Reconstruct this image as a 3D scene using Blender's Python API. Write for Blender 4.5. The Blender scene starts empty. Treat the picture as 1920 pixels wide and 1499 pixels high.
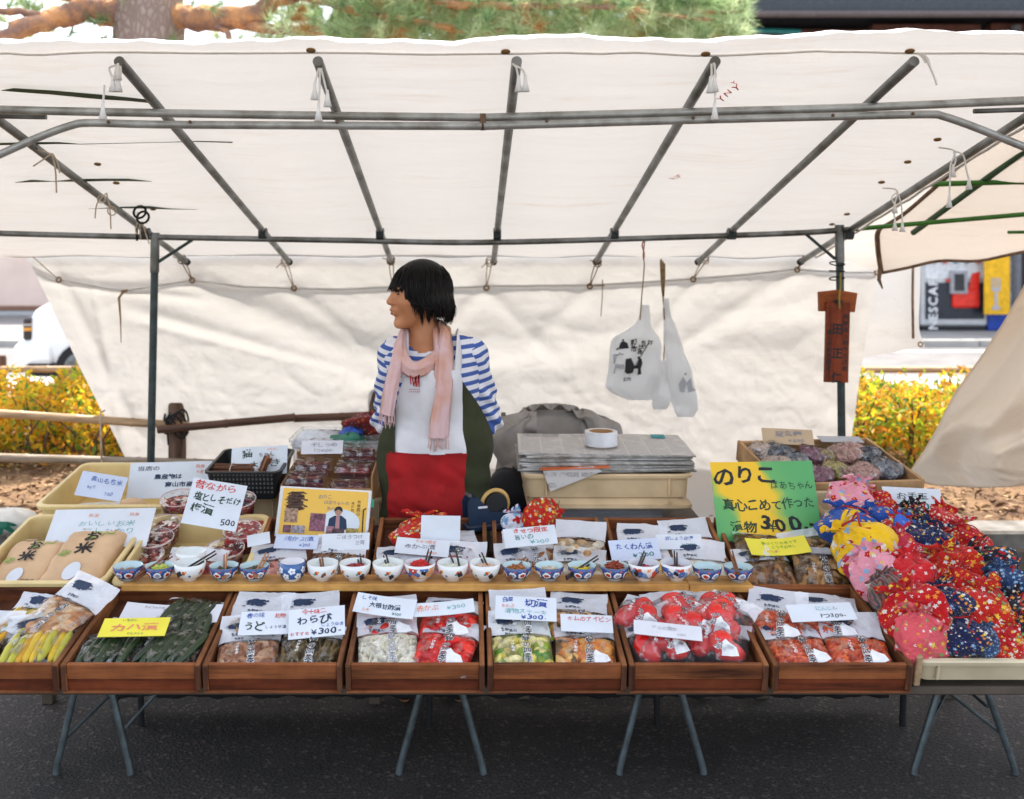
import bpy, bmesh, math, random
import numpy as np
from mathutils import Vector, Matrix
R = math.radians
SC = bpy.context.scene
COL = SC.collection
random.seed(7)

# ------------------------------------------------------------------ camera, sky, sun, exposure
FPX, CX, HY, H = 1900.0, 880.0, 470.0, 1.58          # level camera, lens shifted (cropped frame)
cam = bpy.data.cameras.new('camera')
cam.sensor_width = 36.0
cam.lens = 36.0 * FPX / 1920.0
cam.shift_x = (960.0 - CX) / 1920.0
cam.shift_y = -(749.5 - HY) / 1920.0
cam.clip_start, cam.clip_end = 0.05, 3000.0
cam.dof.use_dof = True
cam.dof.focus_distance = 2.95
cam.dof.aperture_fstop = 3.0
camo = bpy.data.objects.new('camera', cam)
COL.objects.link(camo)
camo.location = (0, 0, H)
camo.rotation_euler = (R(90), 0, 0)
SC.camera = camo

SUN_EL, SUN_AZ = 66.0, 5.0                           # high, from behind the stall and a little right
world = bpy.data.worlds.new('World')
SC.world = world
world.use_nodes = True
wt = world.node_tree
sky = wt.nodes.new('ShaderNodeTexSky')
sky.sky_type = 'NISHITA'
sky.sun_disc = False
sky.sun_elevation = R(SUN_EL)
sky.sun_rotation = R(SUN_AZ)
sky.air_density, sky.dust_density, sky.ozone_density = 1.0, 2.5, 0.6
hz_ = wt.nodes.new('ShaderNodeHueSaturation')                # hazy, whitish spring sky
hz_.inputs['Saturation'].default_value = 0.5
wt.links.new(sky.outputs[0], hz_.inputs['Color'])
wt.links.new(hz_.outputs[0], wt.nodes['Background'].inputs[0])
wt.nodes['Background'].inputs[1].default_value = 0.15
sl = bpy.data.lights.new('sun', 'SUN')
sl.energy, sl.angle, sl.color = 3.0, R(0.5), (1.0, 0.94, 0.86)
so = bpy.data.objects.new('sun', sl)
COL.objects.link(so)
_d = Vector((math.sin(R(SUN_AZ)) * math.cos(R(SUN_EL)), math.cos(R(SUN_AZ)) * math.cos(R(SUN_EL)), math.sin(R(SUN_EL))))
so.rotation_euler = _d.to_track_quat('Z', 'Y').to_euler()
so.location = (4, 8, 12)
vs = SC.view_settings
vs.view_transform, vs.look, vs.exposure, vs.gamma, vs.use_curve_mapping = 'Standard', 'None', 1.95, 1.0, False
SC.display_settings.display_device = 'sRGB'
SC.cycles.use_denoising = True
SC.cycles.max_bounces = 10
SC.cycles.transparent_max_bounces = 24
SC.cycles.diffuse_bounces = 6
SC.cycles.sample_clamp_indirect = 6.0
SC.cycles.caustics_reflective = SC.cycles.caustics_refractive = False

# ------------------------------------------------------------------ helpers: placing
def P(px, py, Y):
    """photo pixel (1920 wide) at depth Y -> point of the place"""
    return Vector(((px - CX) * Y / FPX, Y, H - (py - HY) * Y / FPX))

def T(x, y, z): return Matrix.Translation((x, y, z))
def RX(a): return Matrix.Rotation(R(a), 4, 'X')
def RY(a): return Matrix.Rotation(R(a), 4, 'Y')
def RZ(a): return Matrix.Rotation(R(a), 4, 'Z')
def S(x, y=None, z=None):
    return Matrix.Diagonal((x, x if y is None else y, x if z is None else z, 1))

# ------------------------------------------------------------------ helpers: materials
def srgb(r, g, b):
    f = lambda c: (c / 255 / 12.92) if c <= 10 else ((c / 255 + 0.055) / 1.055) ** 2.4
    return (f(r), f(g), f(b), 1.0)

class NT:
    def __init__(s, name):
        s.m = bpy.data.materials.new(name)
        s.m.use_nodes = True
        s.t = s.m.node_tree
        s.t.nodes.clear()
        s.out = s.n('ShaderNodeOutputMaterial')
    def n(s, typ, **kw):
        nd = s.t.nodes.new(typ)
        for k, v in kw.items():
            setattr(nd, k, v)
        return nd
    def l(s, a, b): s.t.links.new(a, b)
    def inp(s, sock, v):
        if isinstance(v, bpy.types.NodeSocket): s.l(v, sock)
        else: sock.default_value = v
    def math(s, op, a, b=0.0, c=0.0, clamp=False):
        nd = s.n('ShaderNodeMath', operation=op, use_clamp=clamp)
        s.inp(nd.inputs[0], a); s.inp(nd.inputs[1], b)
        if op in ('MULTIPLY_ADD', 'COMPARE', 'SMOOTH_MIN'): s.inp(nd.inputs[2], c)
        return nd.outputs[0]
    def mix(s, f, a, b):
        nd = s.n('ShaderNodeMix', data_type='RGBA')
        s.inp(nd.inputs[0], f); s.inp(nd.inputs[6], a); s.inp(nd.inputs[7], b)
        return nd.outputs[2]
    def coord(s, kind='Object', scale=(1, 1, 1)):
        tc = s.n('ShaderNodeTexCoord')
        mp = s.n('ShaderNodeMapping')
        mp.inputs['Scale'].default_value = scale
        s.l(tc.outputs[kind], mp.inputs[0])
        return mp.outputs[0]
    def noise(s, vec, scale, detail=3.0, rough=0.55):
        nd = s.n('ShaderNodeTexNoise')
        s.l(vec, nd.inputs['Vector'])
        nd.inputs['Scale'].default_value = scale
        nd.inputs['Detail'].default_value = detail
        nd.inputs['Roughness'].default_value = rough
        return nd.outputs[0], nd.outputs[1]
    def voro(s, vec, scale, feature='F1', rnd=1.0):
        nd = s.n('ShaderNodeTexVoronoi', feature=feature)
        s.l(vec, nd.inputs['Vector'])
        nd.inputs['Scale'].default_value = scale
        nd.inputs['Randomness'].default_value = rnd
        return nd
    def ramp(s, fac, stops, interp='LINEAR'):
        nd = s.n('ShaderNodeValToRGB')
        cr = nd.color_ramp
        cr.interpolation = interp
        while len(cr.elements) < len(stops): cr.elements.new(0.5)
        for e, (p, c) in zip(cr.elements, stops):
            e.position = p; e.color = c
        s.inp(nd.inputs[0], fac)
        return nd.outputs[0]
    def bsdf(s, col, rough=0.5, metal=0.0, spec=0.5, bump=None, bstr=0.3, bdist=0.002, **kw):
        b = s.n('ShaderNodeBsdfPrincipled')
        s.inp(b.inputs['Base Color'], col); s.inp(b.inputs['Roughness'], rough)
        s.inp(b.inputs['Metallic'], metal); s.inp(b.inputs['Specular IOR Level'], spec)
        for k, v in kw.items(): s.inp(b.inputs[k.replace('_', ' ')], v)
        if bump is not None:
            bn = s.n('ShaderNodeBump')
            bn.inputs['Strength'].default_value = bstr; bn.inputs['Distance'].default_value = bdist
            s.l(bump, bn.inputs['Height']); s.l(bn.outputs[0], b.inputs['Normal'])
        return b.outputs[0]
    def done(s, sh):
        s.l(sh, s.out.inputs[0])
        return s.m

MATS = {}
def mat(name, col, rough=0.55, metal=0.0, var=0.12, vs_=12.0, bump=0.0, bs=80.0, col2=None, spec=0.4, rnd=0.0, stretch=(1, 1, 1), **kw):
    if name in MATS: return MATS[name]
    k = NT(name)
    v = k.coord('Object', stretch)
    f, _ = k.noise(v, vs_)
    c2 = col2 if col2 else (col[0] * (1 - 2.2 * var), col[1] * (1 - 2.3 * var), col[2] * (1 - 2.5 * var), 1)
    fr = k.ramp(f, [(0.34, (0, 0, 0, 1)), (0.68, (1, 1, 1, 1))])
    c = k.mix(fr, c2, col)
    if rnd:
        oi = k.n('ShaderNodeObjectInfo')
        hs = k.n('ShaderNodeHueSaturation')
        k.l(k.math('MULTIPLY_ADD', oi.outputs['Random'], rnd, 1 - rnd * 0.5), hs.inputs['Value'])
        k.l(c, hs.inputs['Color']); c = hs.outputs[0]
    b = None
    if bump:
        b, _ = k.noise(v, bs, 4.0)
    rr, _ = k.noise(v, vs_ * 1.7)
    ro = k.math('MULTIPLY_ADD', rr, 0.18, rough - 0.09, clamp=True)
    MATS[name] = k.done(k.bsdf(c, ro, metal, spec, b, bump, **kw))
    return MATS[name]

def ink(name, col, rough=0.6):
    return mat(name, col, rough, var=0.05, vs_=60)

def wood(name, dark, light, axis, rough=0.6, scale=1.0, rnd=0.35):
    st = [26.0, 26.0, 26.0]
    st['xyz'.index(axis)] = 1.6
    k = NT(name)
    oi = k.n('ShaderNodeObjectInfo')
    v0 = k.coord('Object', tuple(a * scale for a in st))
    va = k.n('ShaderNodeVectorMath', operation='ADD')
    cm = k.n('ShaderNodeCombineXYZ')
    rv = k.math('MULTIPLY', oi.outputs['Random'], 57.0)
    for i in range(3): k.l(rv, cm.inputs[i])
    k.l(v0, va.inputs[0]); k.l(cm.outputs[0], va.inputs[1])
    f, _ = k.noise(va.outputs[0], 1.0, 5.0, 0.62)
    g, _ = k.noise(va.outputs[0], 5.0, 3.0, 0.7)
    w, _ = k.noise(k.coord('Object'), 9.0, 4.0, 0.6)
    ff = k.math('ADD', k.math('MULTIPLY', f, 0.75), k.math('MULTIPLY', g, 0.25))
    mid = tuple((a * 0.45 + b * 0.55) for a, b in zip(dark, light))
    c = k.ramp(ff, [(0.32, dark), (0.45, mid), (0.56, light), (0.68, mid)])
    st_ = k.ramp(w, [(0.32, (1, 1, 1, 1)), (0.55, (0.62, 0.56, 0.52, 1)), (0.68, (0.30, 0.26, 0.24, 1))])
    mm = k.n('ShaderNodeMix', data_type='RGBA', blend_type='MULTIPLY'); mm.inputs[0].default_value = 0.7
    k.l(c, mm.inputs[6]); k.l(st_, mm.inputs[7])
    hs = k.n('ShaderNodeHueSaturation')
    k.l(k.math('MULTIPLY_ADD', oi.outputs['Random'], rnd, 1 - rnd * 0.45), hs.inputs['Value'])
    k.l(mm.outputs[2], hs.inputs['Color'])
    MATS[name] = k.done(k.bsdf(hs.outputs[0], k.math('MULTIPLY_ADD', w, 0.3, rough - 0.1), 0, 0.22, ff, 0.6, 0.002))
    return MATS[name]

# ------------------------------------------------------------------ helpers: mesh building
class MB:
    def __init__(s): s.v = []; s.f = []; s.mi = []
    def add(s, vs_, fs, mi=0):
        o = len(s.v)
        s.v.extend([tuple(p) for p in vs_])
        s.f.extend([tuple(i + o for i in f) for f in fs])
        s.mi.extend([mi] * len(fs))
        return s
    def box(s, x0, x1, y0, y1, z0, z1, b=0.0, mi=0, M=None):
        if b <= 0:
            vs_ = [(x, y, z) for z in (z0, z1) for y in (y0, y1) for x in (x0, x1)]
            fs = [(0, 2, 3, 1), (4, 5, 7, 6), (0, 1, 5, 4), (2, 6, 7, 3), (0, 4, 6, 2), (1, 3, 7, 5)]
        else:
            c = [(x0, x1), (y0, y1), (z0, z1)]
            vs_ = []; idx = {}
            for sx in (0, 1):
                for sy in (0, 1):
                    for sz in (0, 1):
                        sg = (sx, sy, sz)
                        for a in range(3):
                            p = [c[i][sg[i]] + (0 if i == a else (b if sg[i] == 0 else -b)) for i in range(3)]
                            idx[(sg, a)] = len(vs_); vs_.append(p)
            fs = []
            for a in range(3):
                o1, o2 = [(1, 2), (2, 0), (0, 1)][a]
                for sd in (0, 1):
                    q = []
                    for e1, e2 in ((0, 0), (1, 0), (1, 1), (0, 1)):
                        g = [0, 0, 0]; g[a] = sd; g[o1] = e1; g[o2] = e2
                        q.append(idx[(tuple(g), a)])
                    fs.append(tuple(q) if sd else tuple(q[::-1]))
                for e1 in (0, 1):
                    for e2 in (0, 1):
                        g0 = [0, 0, 0]; g0[o1] = e1; g0[o2] = e2
                        g1 = list(g0); g1[a] = 1; g0[a] = 0
                        fs.append((idx[(tuple(g0), o1)], idx[(tuple(g1), o1)], idx[(tuple(g1), o2)], idx[(tuple(g0), o2)]))
            for sg in {k_[0] for k_ in idx}:
                fs.append((idx[(sg, 0)], idx[(sg, 1)], idx[(sg, 2)]))
        if M is not None: vs_ = [M @ Vector(p) for p in vs_]
        return s.add(vs_, fs, mi)
    def tube(s, path, r, n=8, mi=0, caps=True, flat=1.0):
        path = [Vector(p) for p in path]
        N = len(path)
        rs = r if hasattr(r, '__len__') else [r] * N
        up = None; rings = []
        for i in range(N):
            t = (path[min(i + 1, N - 1)] - path[max(i - 1, 0)])
            t = t.normalized() if t.length > 1e-9 else Vector((0, 0, 1))
            if up is None:
                up = Vector((0, 0, 1)) if abs(t.z) < 0.9 else Vector((0, 1, 0))
            sd = t.cross(up).normalized()
            up = sd.cross(t).normalized()
            rings.append([path[i] + (sd * math.cos(2 * math.pi * k / n) + up * math.sin(2 * math.pi * k / n) * flat) * rs[i] for k in range(n)])
        vs_ = [p for rg in rings for p in rg]
        fs = [(i * n + k, i * n + (k + 1) % n, (i + 1) * n + (k + 1) % n, (i + 1) * n + k) for i in range(N - 1) for k in range(n)]
        if caps:
            fs.append(tuple(range(n))[::-1]); fs.append(tuple((N - 1) * n + k for k in range(n)))
        return s.add(vs_, fs, mi)
    def lathe(s, prof, n=24, mi=0, wob=None, M=None, closed=False):
        vs_ = []
        for (r, z) in prof:
            for k in range(n):
                a = 2 * math.pi * k / n
                rr = r * (1 + (wob(a, z) if wob else 0))
                vs_.append((rr * math.cos(a), rr * math.sin(a), z))
        N = len(prof)
        fs = [(i * n + k, i * n + (k + 1) % n, (i + 1) * n + (k + 1) % n, (i + 1) * n + k) for i in range(N - 1) for k in range(n)]
        if closed:
            fs.append(tuple(range(n))[::-1]); fs.append(tuple((N - 1) * n + k for k in range(n)))
        if M is not None: vs_ = [M @ Vector(p) for p in vs_]
        return s.add(vs_, fs, mi)
    def grid(s, A, mi=0, wrap=False):
        nu, nv = A.shape[:2]
        o = len(s.v)
        s.v.extend(map(tuple, A.reshape(-1, 3)))
        for i in range(nu - 1):
            for j in range(nv if wrap else nv - 1):
                s.f.append((o + i * nv + j, o + (i + 1) * nv + j, o + (i + 1) * nv + (j + 1) % nv, o + i * nv + (j + 1) % nv)); s.mi.append(mi)
        return s
    def poly(s, pts, z=0.0, th=0.0, mi=0):
        n = len(pts)
        if th:
            s.add([(x, y, z) for x, y in pts] + [(x, y, z + th) for x, y in pts],
                  [tuple(range(n))[::-1], tuple(range(n, 2 * n))] + [(k, (k + 1) % n, n + (k + 1) % n, n + k) for k in range(n)], mi)
        else:
            s.add([(x, y, z) for x, y in pts], [tuple(range(n))], mi)
        return s
    def mesh(s, name, mats=(), smooth=False, auto=None):
        me = bpy.data.meshes.new(name)
        me.from_pydata([tuple(map(float, p)) for p in s.v], [], s.f)
        for m in (mats if isinstance(mats, (list, tuple)) else [mats]): me.materials.append(m)
        if len(set(s.mi)) > 1: me.polygons.foreach_set('material_index', s.mi)
        if smooth: me.polygons.foreach_set('use_smooth', [True] * len(me.polygons))
        if auto is not None:
            me.polygons.foreach_set('use_smooth', [True] * len(me.polygons))
            me.set_sharp_from_angle(angle=R(auto))
        me.update()
        return me

def put(name, me, parent=None, M=None, mt=None):
    o = bpy.data.objects.new(name, me)
    COL.objects.link(o)
    if parent is not None: o.parent = parent
    if M is not None: o.matrix_local = M
    if name in ('lettering', 'emblem', 'stem', 'cord_binding', 'tie_string', 'stencil_mark', 'fork_picture', 'print', 'gate_drawing', 'leaf_print', 'loop', 'tie'): o['kind'] = 'stuff'
    if mt is not None:
        o.material_slots[0].link = 'OBJECT'; o.material_slots[0].material = mt
    return o

def tag(o, label, cat, group=None, kind=None):
    if label: o['label'] = label
    if cat: o['category'] = cat
    if group: o['group'] = group
    if kind: o['kind'] = kind
    return o

def thing(name, label, cat, M=None, group=None):
    o = bpy.data.objects.new(name, None)
    COL.objects.link(o)
    o.empty_display_size = 0.05
    if M is not None: o.matrix_world = M
    return tag(o, label, cat, group)

def struct(name, me, M=None):
    o = put(name, me, None, M); o['kind'] = 'structure'
    return o

def blocks(u, v, seed, n=6, sc=1.0):
    """cheap smooth 2-D noise from sines, about -1..1"""
    rg = np.random.RandomState(seed)
    a = np.zeros_like(u)
    for _ in range(n):
        fx, fy = rg.normal(0, 1, 2) * sc
        a = a + np.sin(u * fx + v * fy + rg.uniform(0, 6.28)) / n ** 0.5
    return a

def vnoise(u, v, seed):
    """smooth lattice noise 0..1"""
    g = np.random.RandomState(seed).rand(256, 256)
    iu, iv = np.floor(u).astype(int), np.floor(v).astype(int); fu, fv = u - iu, v - iv
    fu, fv = fu * fu * (3 - 2 * fu), fv * fv * (3 - 2 * fv)
    a, b, c, d = g[iu % 256, iv % 256], g[(iu + 1) % 256, iv % 256], g[iu % 256, (iv + 1) % 256], g[(iu + 1) % 256, (iv + 1) % 256]
    return (a * (1 - fu) + b * fu) * (1 - fv) + (c * (1 - fu) + d * fu) * fv

def crease(u, v, seed):
    """sharp-edged cloth creases, about -0.5..0.5"""
    w = vnoise(u * 0.5, v * 0.5, seed + 5) * 3
    return np.abs(2 * vnoise(u + w, v + w, seed) - 1) * 0.65 + np.abs(2 * vnoise(u * 2.1 + w, v * 2.1 - w, seed + 1) - 1) * 0.35 - 0.4

# ------------------------------------------------------------------ helpers: lettering
_GL = {}
def glyphs(chars, off):
    need = [c for c in dict.fromkeys(chars) if (c, off) not in _GL and c not in ' \u3000']
    if not need: return
    obs = []
    for c in need:
        cu = bpy.data.curves.new('glyph', 'FONT')
        cu.body = c; cu.size = 1.0; cu.offset = off; cu.resolution_u = 2; cu.align_x = 'CENTER'; cu.align_y = 'CENTER'
        o = bpy.data.objects.new('glyph', cu); COL.objects.link(o); obs.append((c, o, cu))
    bpy.context.view_layer.update()
    dg = bpy.context.evaluated_depsgraph_get()
    for c, o, cu in obs:
        ev = o.evaluated_get(dg); me = ev.to_mesh()
        v = np.array([p.co[:2] for p in me.vertices]).reshape(-1, 2)
        f = [tuple(p.vertices) for p in me.polygons]
        ev.to_mesh_clear()
        wd = 1.0 if ord(c) > 0x2000 else (float(v[:, 0].max() - v[:, 0].min()) + 0.12 if len(v) else 0.4)
        if len(v):
            v[:, 0] -= (v[:, 0].max() + v[:, 0].min()) / 2
            v[:, 1] -= 0.0
        _GL[(c, off)] = (v, f, wd)
    for c, o, cu in obs:
        bpy.data.objects.remove(o); bpy.data.curves.remove(cu)

def text2d(txt, size, off=0.004, vertical=False, wob=0.045, jit=0.08, seed=0, sx=1.0, slant=0.0):
    """handwritten string centred on 0,0 -> (N,2) verts and faces"""
    glyphs(txt, off)
    rg = random.Random(seed * 977 + len(txt))
    V = []; F = []; pos = 0.0; n = 0
    tot = sum((_GL[(c, off)][2] if (c, off) in _GL else 0.5) * (1.0 if not vertical else 1.0) for c in txt) if not vertical else len(txt) * 1.04
    pos = -tot / 2
    for c in txt:
        if (c, off) not in _GL:
            pos += 0.5 if not vertical else 1.04; continue
        v, f, wd = _GL[(c, off)]
        if not len(v): pos += wd; continue
        a = rg.uniform(-1, 1) * jit * 1.4; k = 1 + rg.uniform(-1, 1) * jit * 2.0
        w = v.copy()
        ph = rg.uniform(0, 6.28)
        w[:, 0] += wob * np.sin(v[:, 1] * 5 + ph) + slant * v[:, 1]
        w[:, 1] += wob * np.sin(v[:, 0] * 6 + ph * 1.7)
        w = np.stack([w[:, 0] * math.cos(a) - w[:, 1] * math.sin(a), w[:, 0] * math.sin(a) + w[:, 1] * math.cos(a)], 1) * k
        if vertical:
            w[:, 1] -= pos + 0.52; pos += 1.04
        else:
            w[:, 0] += pos + wd / 2; pos += wd
            w[:, 1] += rg.uniform(-1, 1) * jit
        w[:, 0] *= sx
        V.append(w * size); F.extend([tuple(i + n for i in q) for q in f]); n += len(w)
    return (np.concatenate(V) if V else np.zeros((0, 2))), F

INK = {}
def lettering(parent, lines, zf=None, z=0.0, name='lettering'):
    """lines: (text, x, y, size, inkname, opts) -> one mesh per ink"""
    by = {}
    for i, ln in enumerate(lines):
        txt, x, y, size, ik = ln[:5]
        op = ln[5] if len(ln) > 5 else {}
        op = dict(op); rot = R(op.pop('rot', 0)); dz = op.pop('dz', 0.0); fit = op.pop('fit', None)
        v, f = text2d(txt, size, seed=i + len(txt), **op)
        if not len(v): continue
        if fit:
            wd = float(v[:, 0].max() - v[:, 0].min()); hg = float(v[:, 1].max() - v[:, 1].min())
            v = v * np.array([min(1.0, fit[0] / wd), min(1.0, fit[1] / max(hg, 1e-6))])
            x = max(-fit[2] + min(wd, fit[0]) / 2, min(fit[2] - min(wd, fit[0]) / 2, x))
        v = np.stack([v[:, 0] * math.cos(rot) - v[:, 1] * math.sin(rot) + x, v[:, 0] * math.sin(rot) + v[:, 1] * math.cos(rot) + y], 1)
        zz = (zf(v[:, 0], v[:, 1]) if zf else np.zeros(len(v))) + z + dz
        by.setdefault(ik, MB()).add(np.column_stack([v, zz]), f)
    for ik, mb in by.items():
        put(name, mb.mesh(name, INK[ik]), parent)

# ================================================================== shared materials
def canvas_mat(name, col, trans, stain, ts=0.5):
    k = NT(name)
    v = k.coord('Object')
    a, _ = k.noise(v, 2.2, 5.0, 0.6)
    b, _ = k.noise(k.coord('Object', (1.0, 9.0, 9.0)), 2.5, 4.0, 0.6)
    f = k.math('MULTIPLY', k.ramp(a, [(0.45, (0, 0, 0, 1)), (0.8, (1, 1, 1, 1))]), k.ramp(b, [(0.5, (0, 0, 0, 1)), (0.75, (1, 1, 1, 1))]))
    c = k.mix(k.math('MULTIPLY', f, 0.8), col, stain)
    w, _ = k.noise(v, 420.0, 2.0)
    w2, _ = k.noise(k.coord('Object', (1, 2.2, 1)), 20.0, 6.0, 0.65)
    w3 = k.n('ShaderNodeTexNoise', noise_type='RIDGED_MULTIFRACTAL'); k.l(v, w3.inputs['Vector']); w3.inputs['Scale'].default_value = 9.0; w3.inputs['Detail'].default_value = 5.0
    hb = k.math('ADD', k.math('ADD', k.math('MULTIPLY', w, 0.25), w2), k.math('MULTIPLY', w3.outputs[0], 0.35))
    bn = k.n('ShaderNodeBump'); bn.inputs['Strength'].default_value = 0.55; bn.inputs['Distance'].default_value = 0.008
    k.l(hb, bn.inputs['Height'])
    d = k.n('ShaderNodeBsdfDiffuse'); k.l(c, d.inputs[0]); k.l(bn.outputs[0], d.inputs['Normal'])
    t = k.n('ShaderNodeBsdfTranslucent')
    k.l(k.mix(1.0, c, c), t.inputs[0]); k.l(bn.outputs[0], t.inputs['Normal'])
    k.inp(t.inputs[0], k.mix(0.5, c, trans))
    mx = k.n('ShaderNodeMixShader'); mx.inputs[0].default_value = ts
    k.l(d.outputs[0], mx.inputs[1]); k.l(t.outputs[0], mx.inputs[2])
    MATS[name] = k.done(mx.outputs[0])
    return MATS[name]

M_CANOPY = canvas_mat('white canvas', (0.73, 0.72, 0.705, 1), (0.72, 0.69, 0.65, 1), (0.54, 0.43, 0.32, 1), 0.155)
M_WALLC = canvas_mat('off white canvas', (0.64, 0.615, 0.585, 1), (0.64, 0.60, 0.545, 1), (0.45, 0.36, 0.28, 1), 0.25)
M_TAN = canvas_mat('cream canvas', (0.80, 0.71, 0.60, 1), (0.80, 0.67, 0.53, 1), (0.5, 0.38, 0.25, 1), 0.58)
M_TAN2 = canvas_mat('neighbour canvas', (0.66, 0.60, 0.53, 1), (0.52, 0.44, 0.38, 1), (0.45, 0.36, 0.28, 1), 0.2)
M_STEEL = mat('galvanised steel', (0.25, 0.26, 0.26, 1), 0.42, 0.75, 0.28, 9, 0.12, 160, spec=0.5)
M_RAIL = mat('bright galvanised steel', (0.46, 0.47, 0.46, 1), 0.38, 0.55, 0.22, 14, 0.12, 160, spec=0.5)
M_DARKSTEEL = mat('painted steel', (0.055, 0.075, 0.08, 1), 0.45, 0.3, 0.2, 25, 0.1, 120)
M_LEG = mat('worn blue grey steel', (0.16, 0.20, 0.22, 1), 0.45, 0.6, 0.2, 20, 0.15, 90)
M_GREEN = mat('green paint', (0.035, 0.17, 0.015, 1), 0.5, 0, 0.15, 18)
M_DKGREEN = mat('dark green paint', (0.02, 0.075, 0.025, 1), 0.5, 0, 0.15, 18)
M_STRING = mat('cotton string', (0.62, 0.50, 0.38, 1), 0.9, 0, 0.15, 40)
M_STRINGD = mat('hemp string', (0.33, 0.21, 0.11, 1), 0.9, 0, 0.2, 40)
M_WHITESTR = mat('white cotton tape', (0.80, 0.78, 0.74, 1), 0.9, 0, 0.05, 40)
M_BLACKCORD = mat('black cord', (0.012, 0.012, 0.014, 1), 0.8, 0, 0.1, 40)
M_BRASS = mat('tarnished brass', (0.30, 0.17, 0.06, 1), 0.45, 0.7, 0.2, 60)
M_HEM = mat('brown hem leather', (0.20, 0.12, 0.075, 1), 0.8, 0, 0.25, 30, 0.3, 70)
M_BAMBOO = mat('pale bamboo', (0.55, 0.36, 0.20, 1), 0.45, 0, 0.25, 14, 0.1, 50, stretch=(0.3, 3, 3))
M_BAMBOOG = mat('weathered bamboo', (0.34, 0.27, 0.20, 1), 0.6, 0, 0.25, 14, 0.1, 50, stretch=(0.3, 3, 3))
M_BAMBOOD = mat('smoked bamboo', (0.13, 0.055, 0.03, 1), 0.5, 0, 0.25, 14, 0.1, 50, stretch=(0.3, 3, 3))  # darker brown than the other rails
M_POST = mat('weathered post wood', (0.15, 0.085, 0.055, 1), 0.8, 0, 0.3, 9, 0.5, 40, stretch=(6, 6, 0.6))

# ================================================================== the setting
def asphalt(name, lo, hi):
    k = NT(name)
    v = k.coord('Object')
    vo = k.voro(v, 95.0)
    n1, _ = k.noise(v, 3.0, 5.0, 0.6)
    n2, _ = k.noise(v, 120.0, 4.0, 0.75)
    sp = k.ramp(n2, [(0.30, lo), (0.62, hi)])
    st = k.ramp(k.math('FRACT', k.math('MULTIPLY', vo.outputs['Color'], 7.3)), [(0.90, (0, 0, 0, 1)), (0.96, (1, 1, 1, 1))])
    c = k.mix(k.math('MULTIPLY', st, 0.42), sp, (0.26, 0.21, 0.17, 1))
    mm = k.n('ShaderNodeMix', data_type='RGBA', blend_type='MULTIPLY'); mm.inputs[0].default_value = 1.0
    k.l(c, mm.inputs[6]); k.l(k.ramp(n1, [(0.3, (0.72, 0.72, 0.72, 1)), (0.7, (1.15, 1.12, 1.1, 1))]), mm.inputs[7])
    return k.done(k.bsdf(mm.outputs[2], 0.85, 0, 0.3, k.math('ADD', vo.outputs['Distance'], n2), 0.6, 0.004))

mb = MB(); mb.grid(np.array([[(x, y, 0.0) for y in (-300, -20, 0, 4, 8, 40, 900)] for x in (-600, -20, 0, 20, 600)], float))
struct('ground', mb.mesh('ground', asphalt('asphalt', (0.014, 0.0125, 0.012, 1), (0.105, 0.092, 0.084, 1))))

k = NT('soil with straw')
v = k.coord('Object')
a, _ = k.noise(v, 7.0, 6.0, 0.65); b, _ = k.noise(v, 60.0, 4.0, 0.7); c_, _ = k.noise(v, 1.3, 3.0)
col = k.ramp(k.math('ADD', k.math('MULTIPLY', a, 0.6), k.math('MULTIPLY', b, 0.4)), [(0.36, (0.04, 0.021, 0.013, 1)), (0.50, (0.12, 0.068, 0.04, 1)), (0.64, (0.26, 0.16, 0.085, 1))])
col = k.mix(k.ramp(c_, [(0.45, (0, 0, 0, 1)), (0.62, (0.6, 0.6, 0.6, 1))]), col, (0.30, 0.19, 0.10, 1))
M_SOIL = k.done(k.bsdf(col, 0.95, 0, 0.2, k.math('ADD', a, b), 0.9, 0.02))
xs = np.linspace(-9, 9, 120); ys = np.linspace(4.72, 8.8, 50)
U, V_ = np.meshgrid(xs, ys, indexing='ij')
Zs = 0.29 + 0.018 * blocks(U, V_, 3, 8, 4) + 0.008 * blocks(U, V_, 4, 8, 14) + 0.05 * np.clip((V_ - 4.8) / 1.2, 0, 1)
mb = MB(); mb.grid(np.stack([U, V_, Zs], -1))
struct('soil_bed', mb.mesh('soil_bed', M_SOIL, True))

M_STONE = mat('kerb stone', (0.17, 0.16, 0.15, 1), 0.85, 0, 0.25, 9, 0.6, 60, rnd=0.4)
kerb = struct('kerb', MB().box(-9, 9, 4.63, 4.78, 0.0, 0.20).mesh('kerb', M_STONE))
sb = MB().box(-0.335, 0.335, -0.1, 0.1, 0.0, 0.11, 0.012).mesh('kerb_stone', M_STONE)
for i in range(16):
    put('kerb_stone', sb, kerb, T(-5.1 + i * 0.68, 4.68 + random.uniform(-0.006, 0.006), 0.196 + random.uniform(0, 0.008)))

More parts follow.
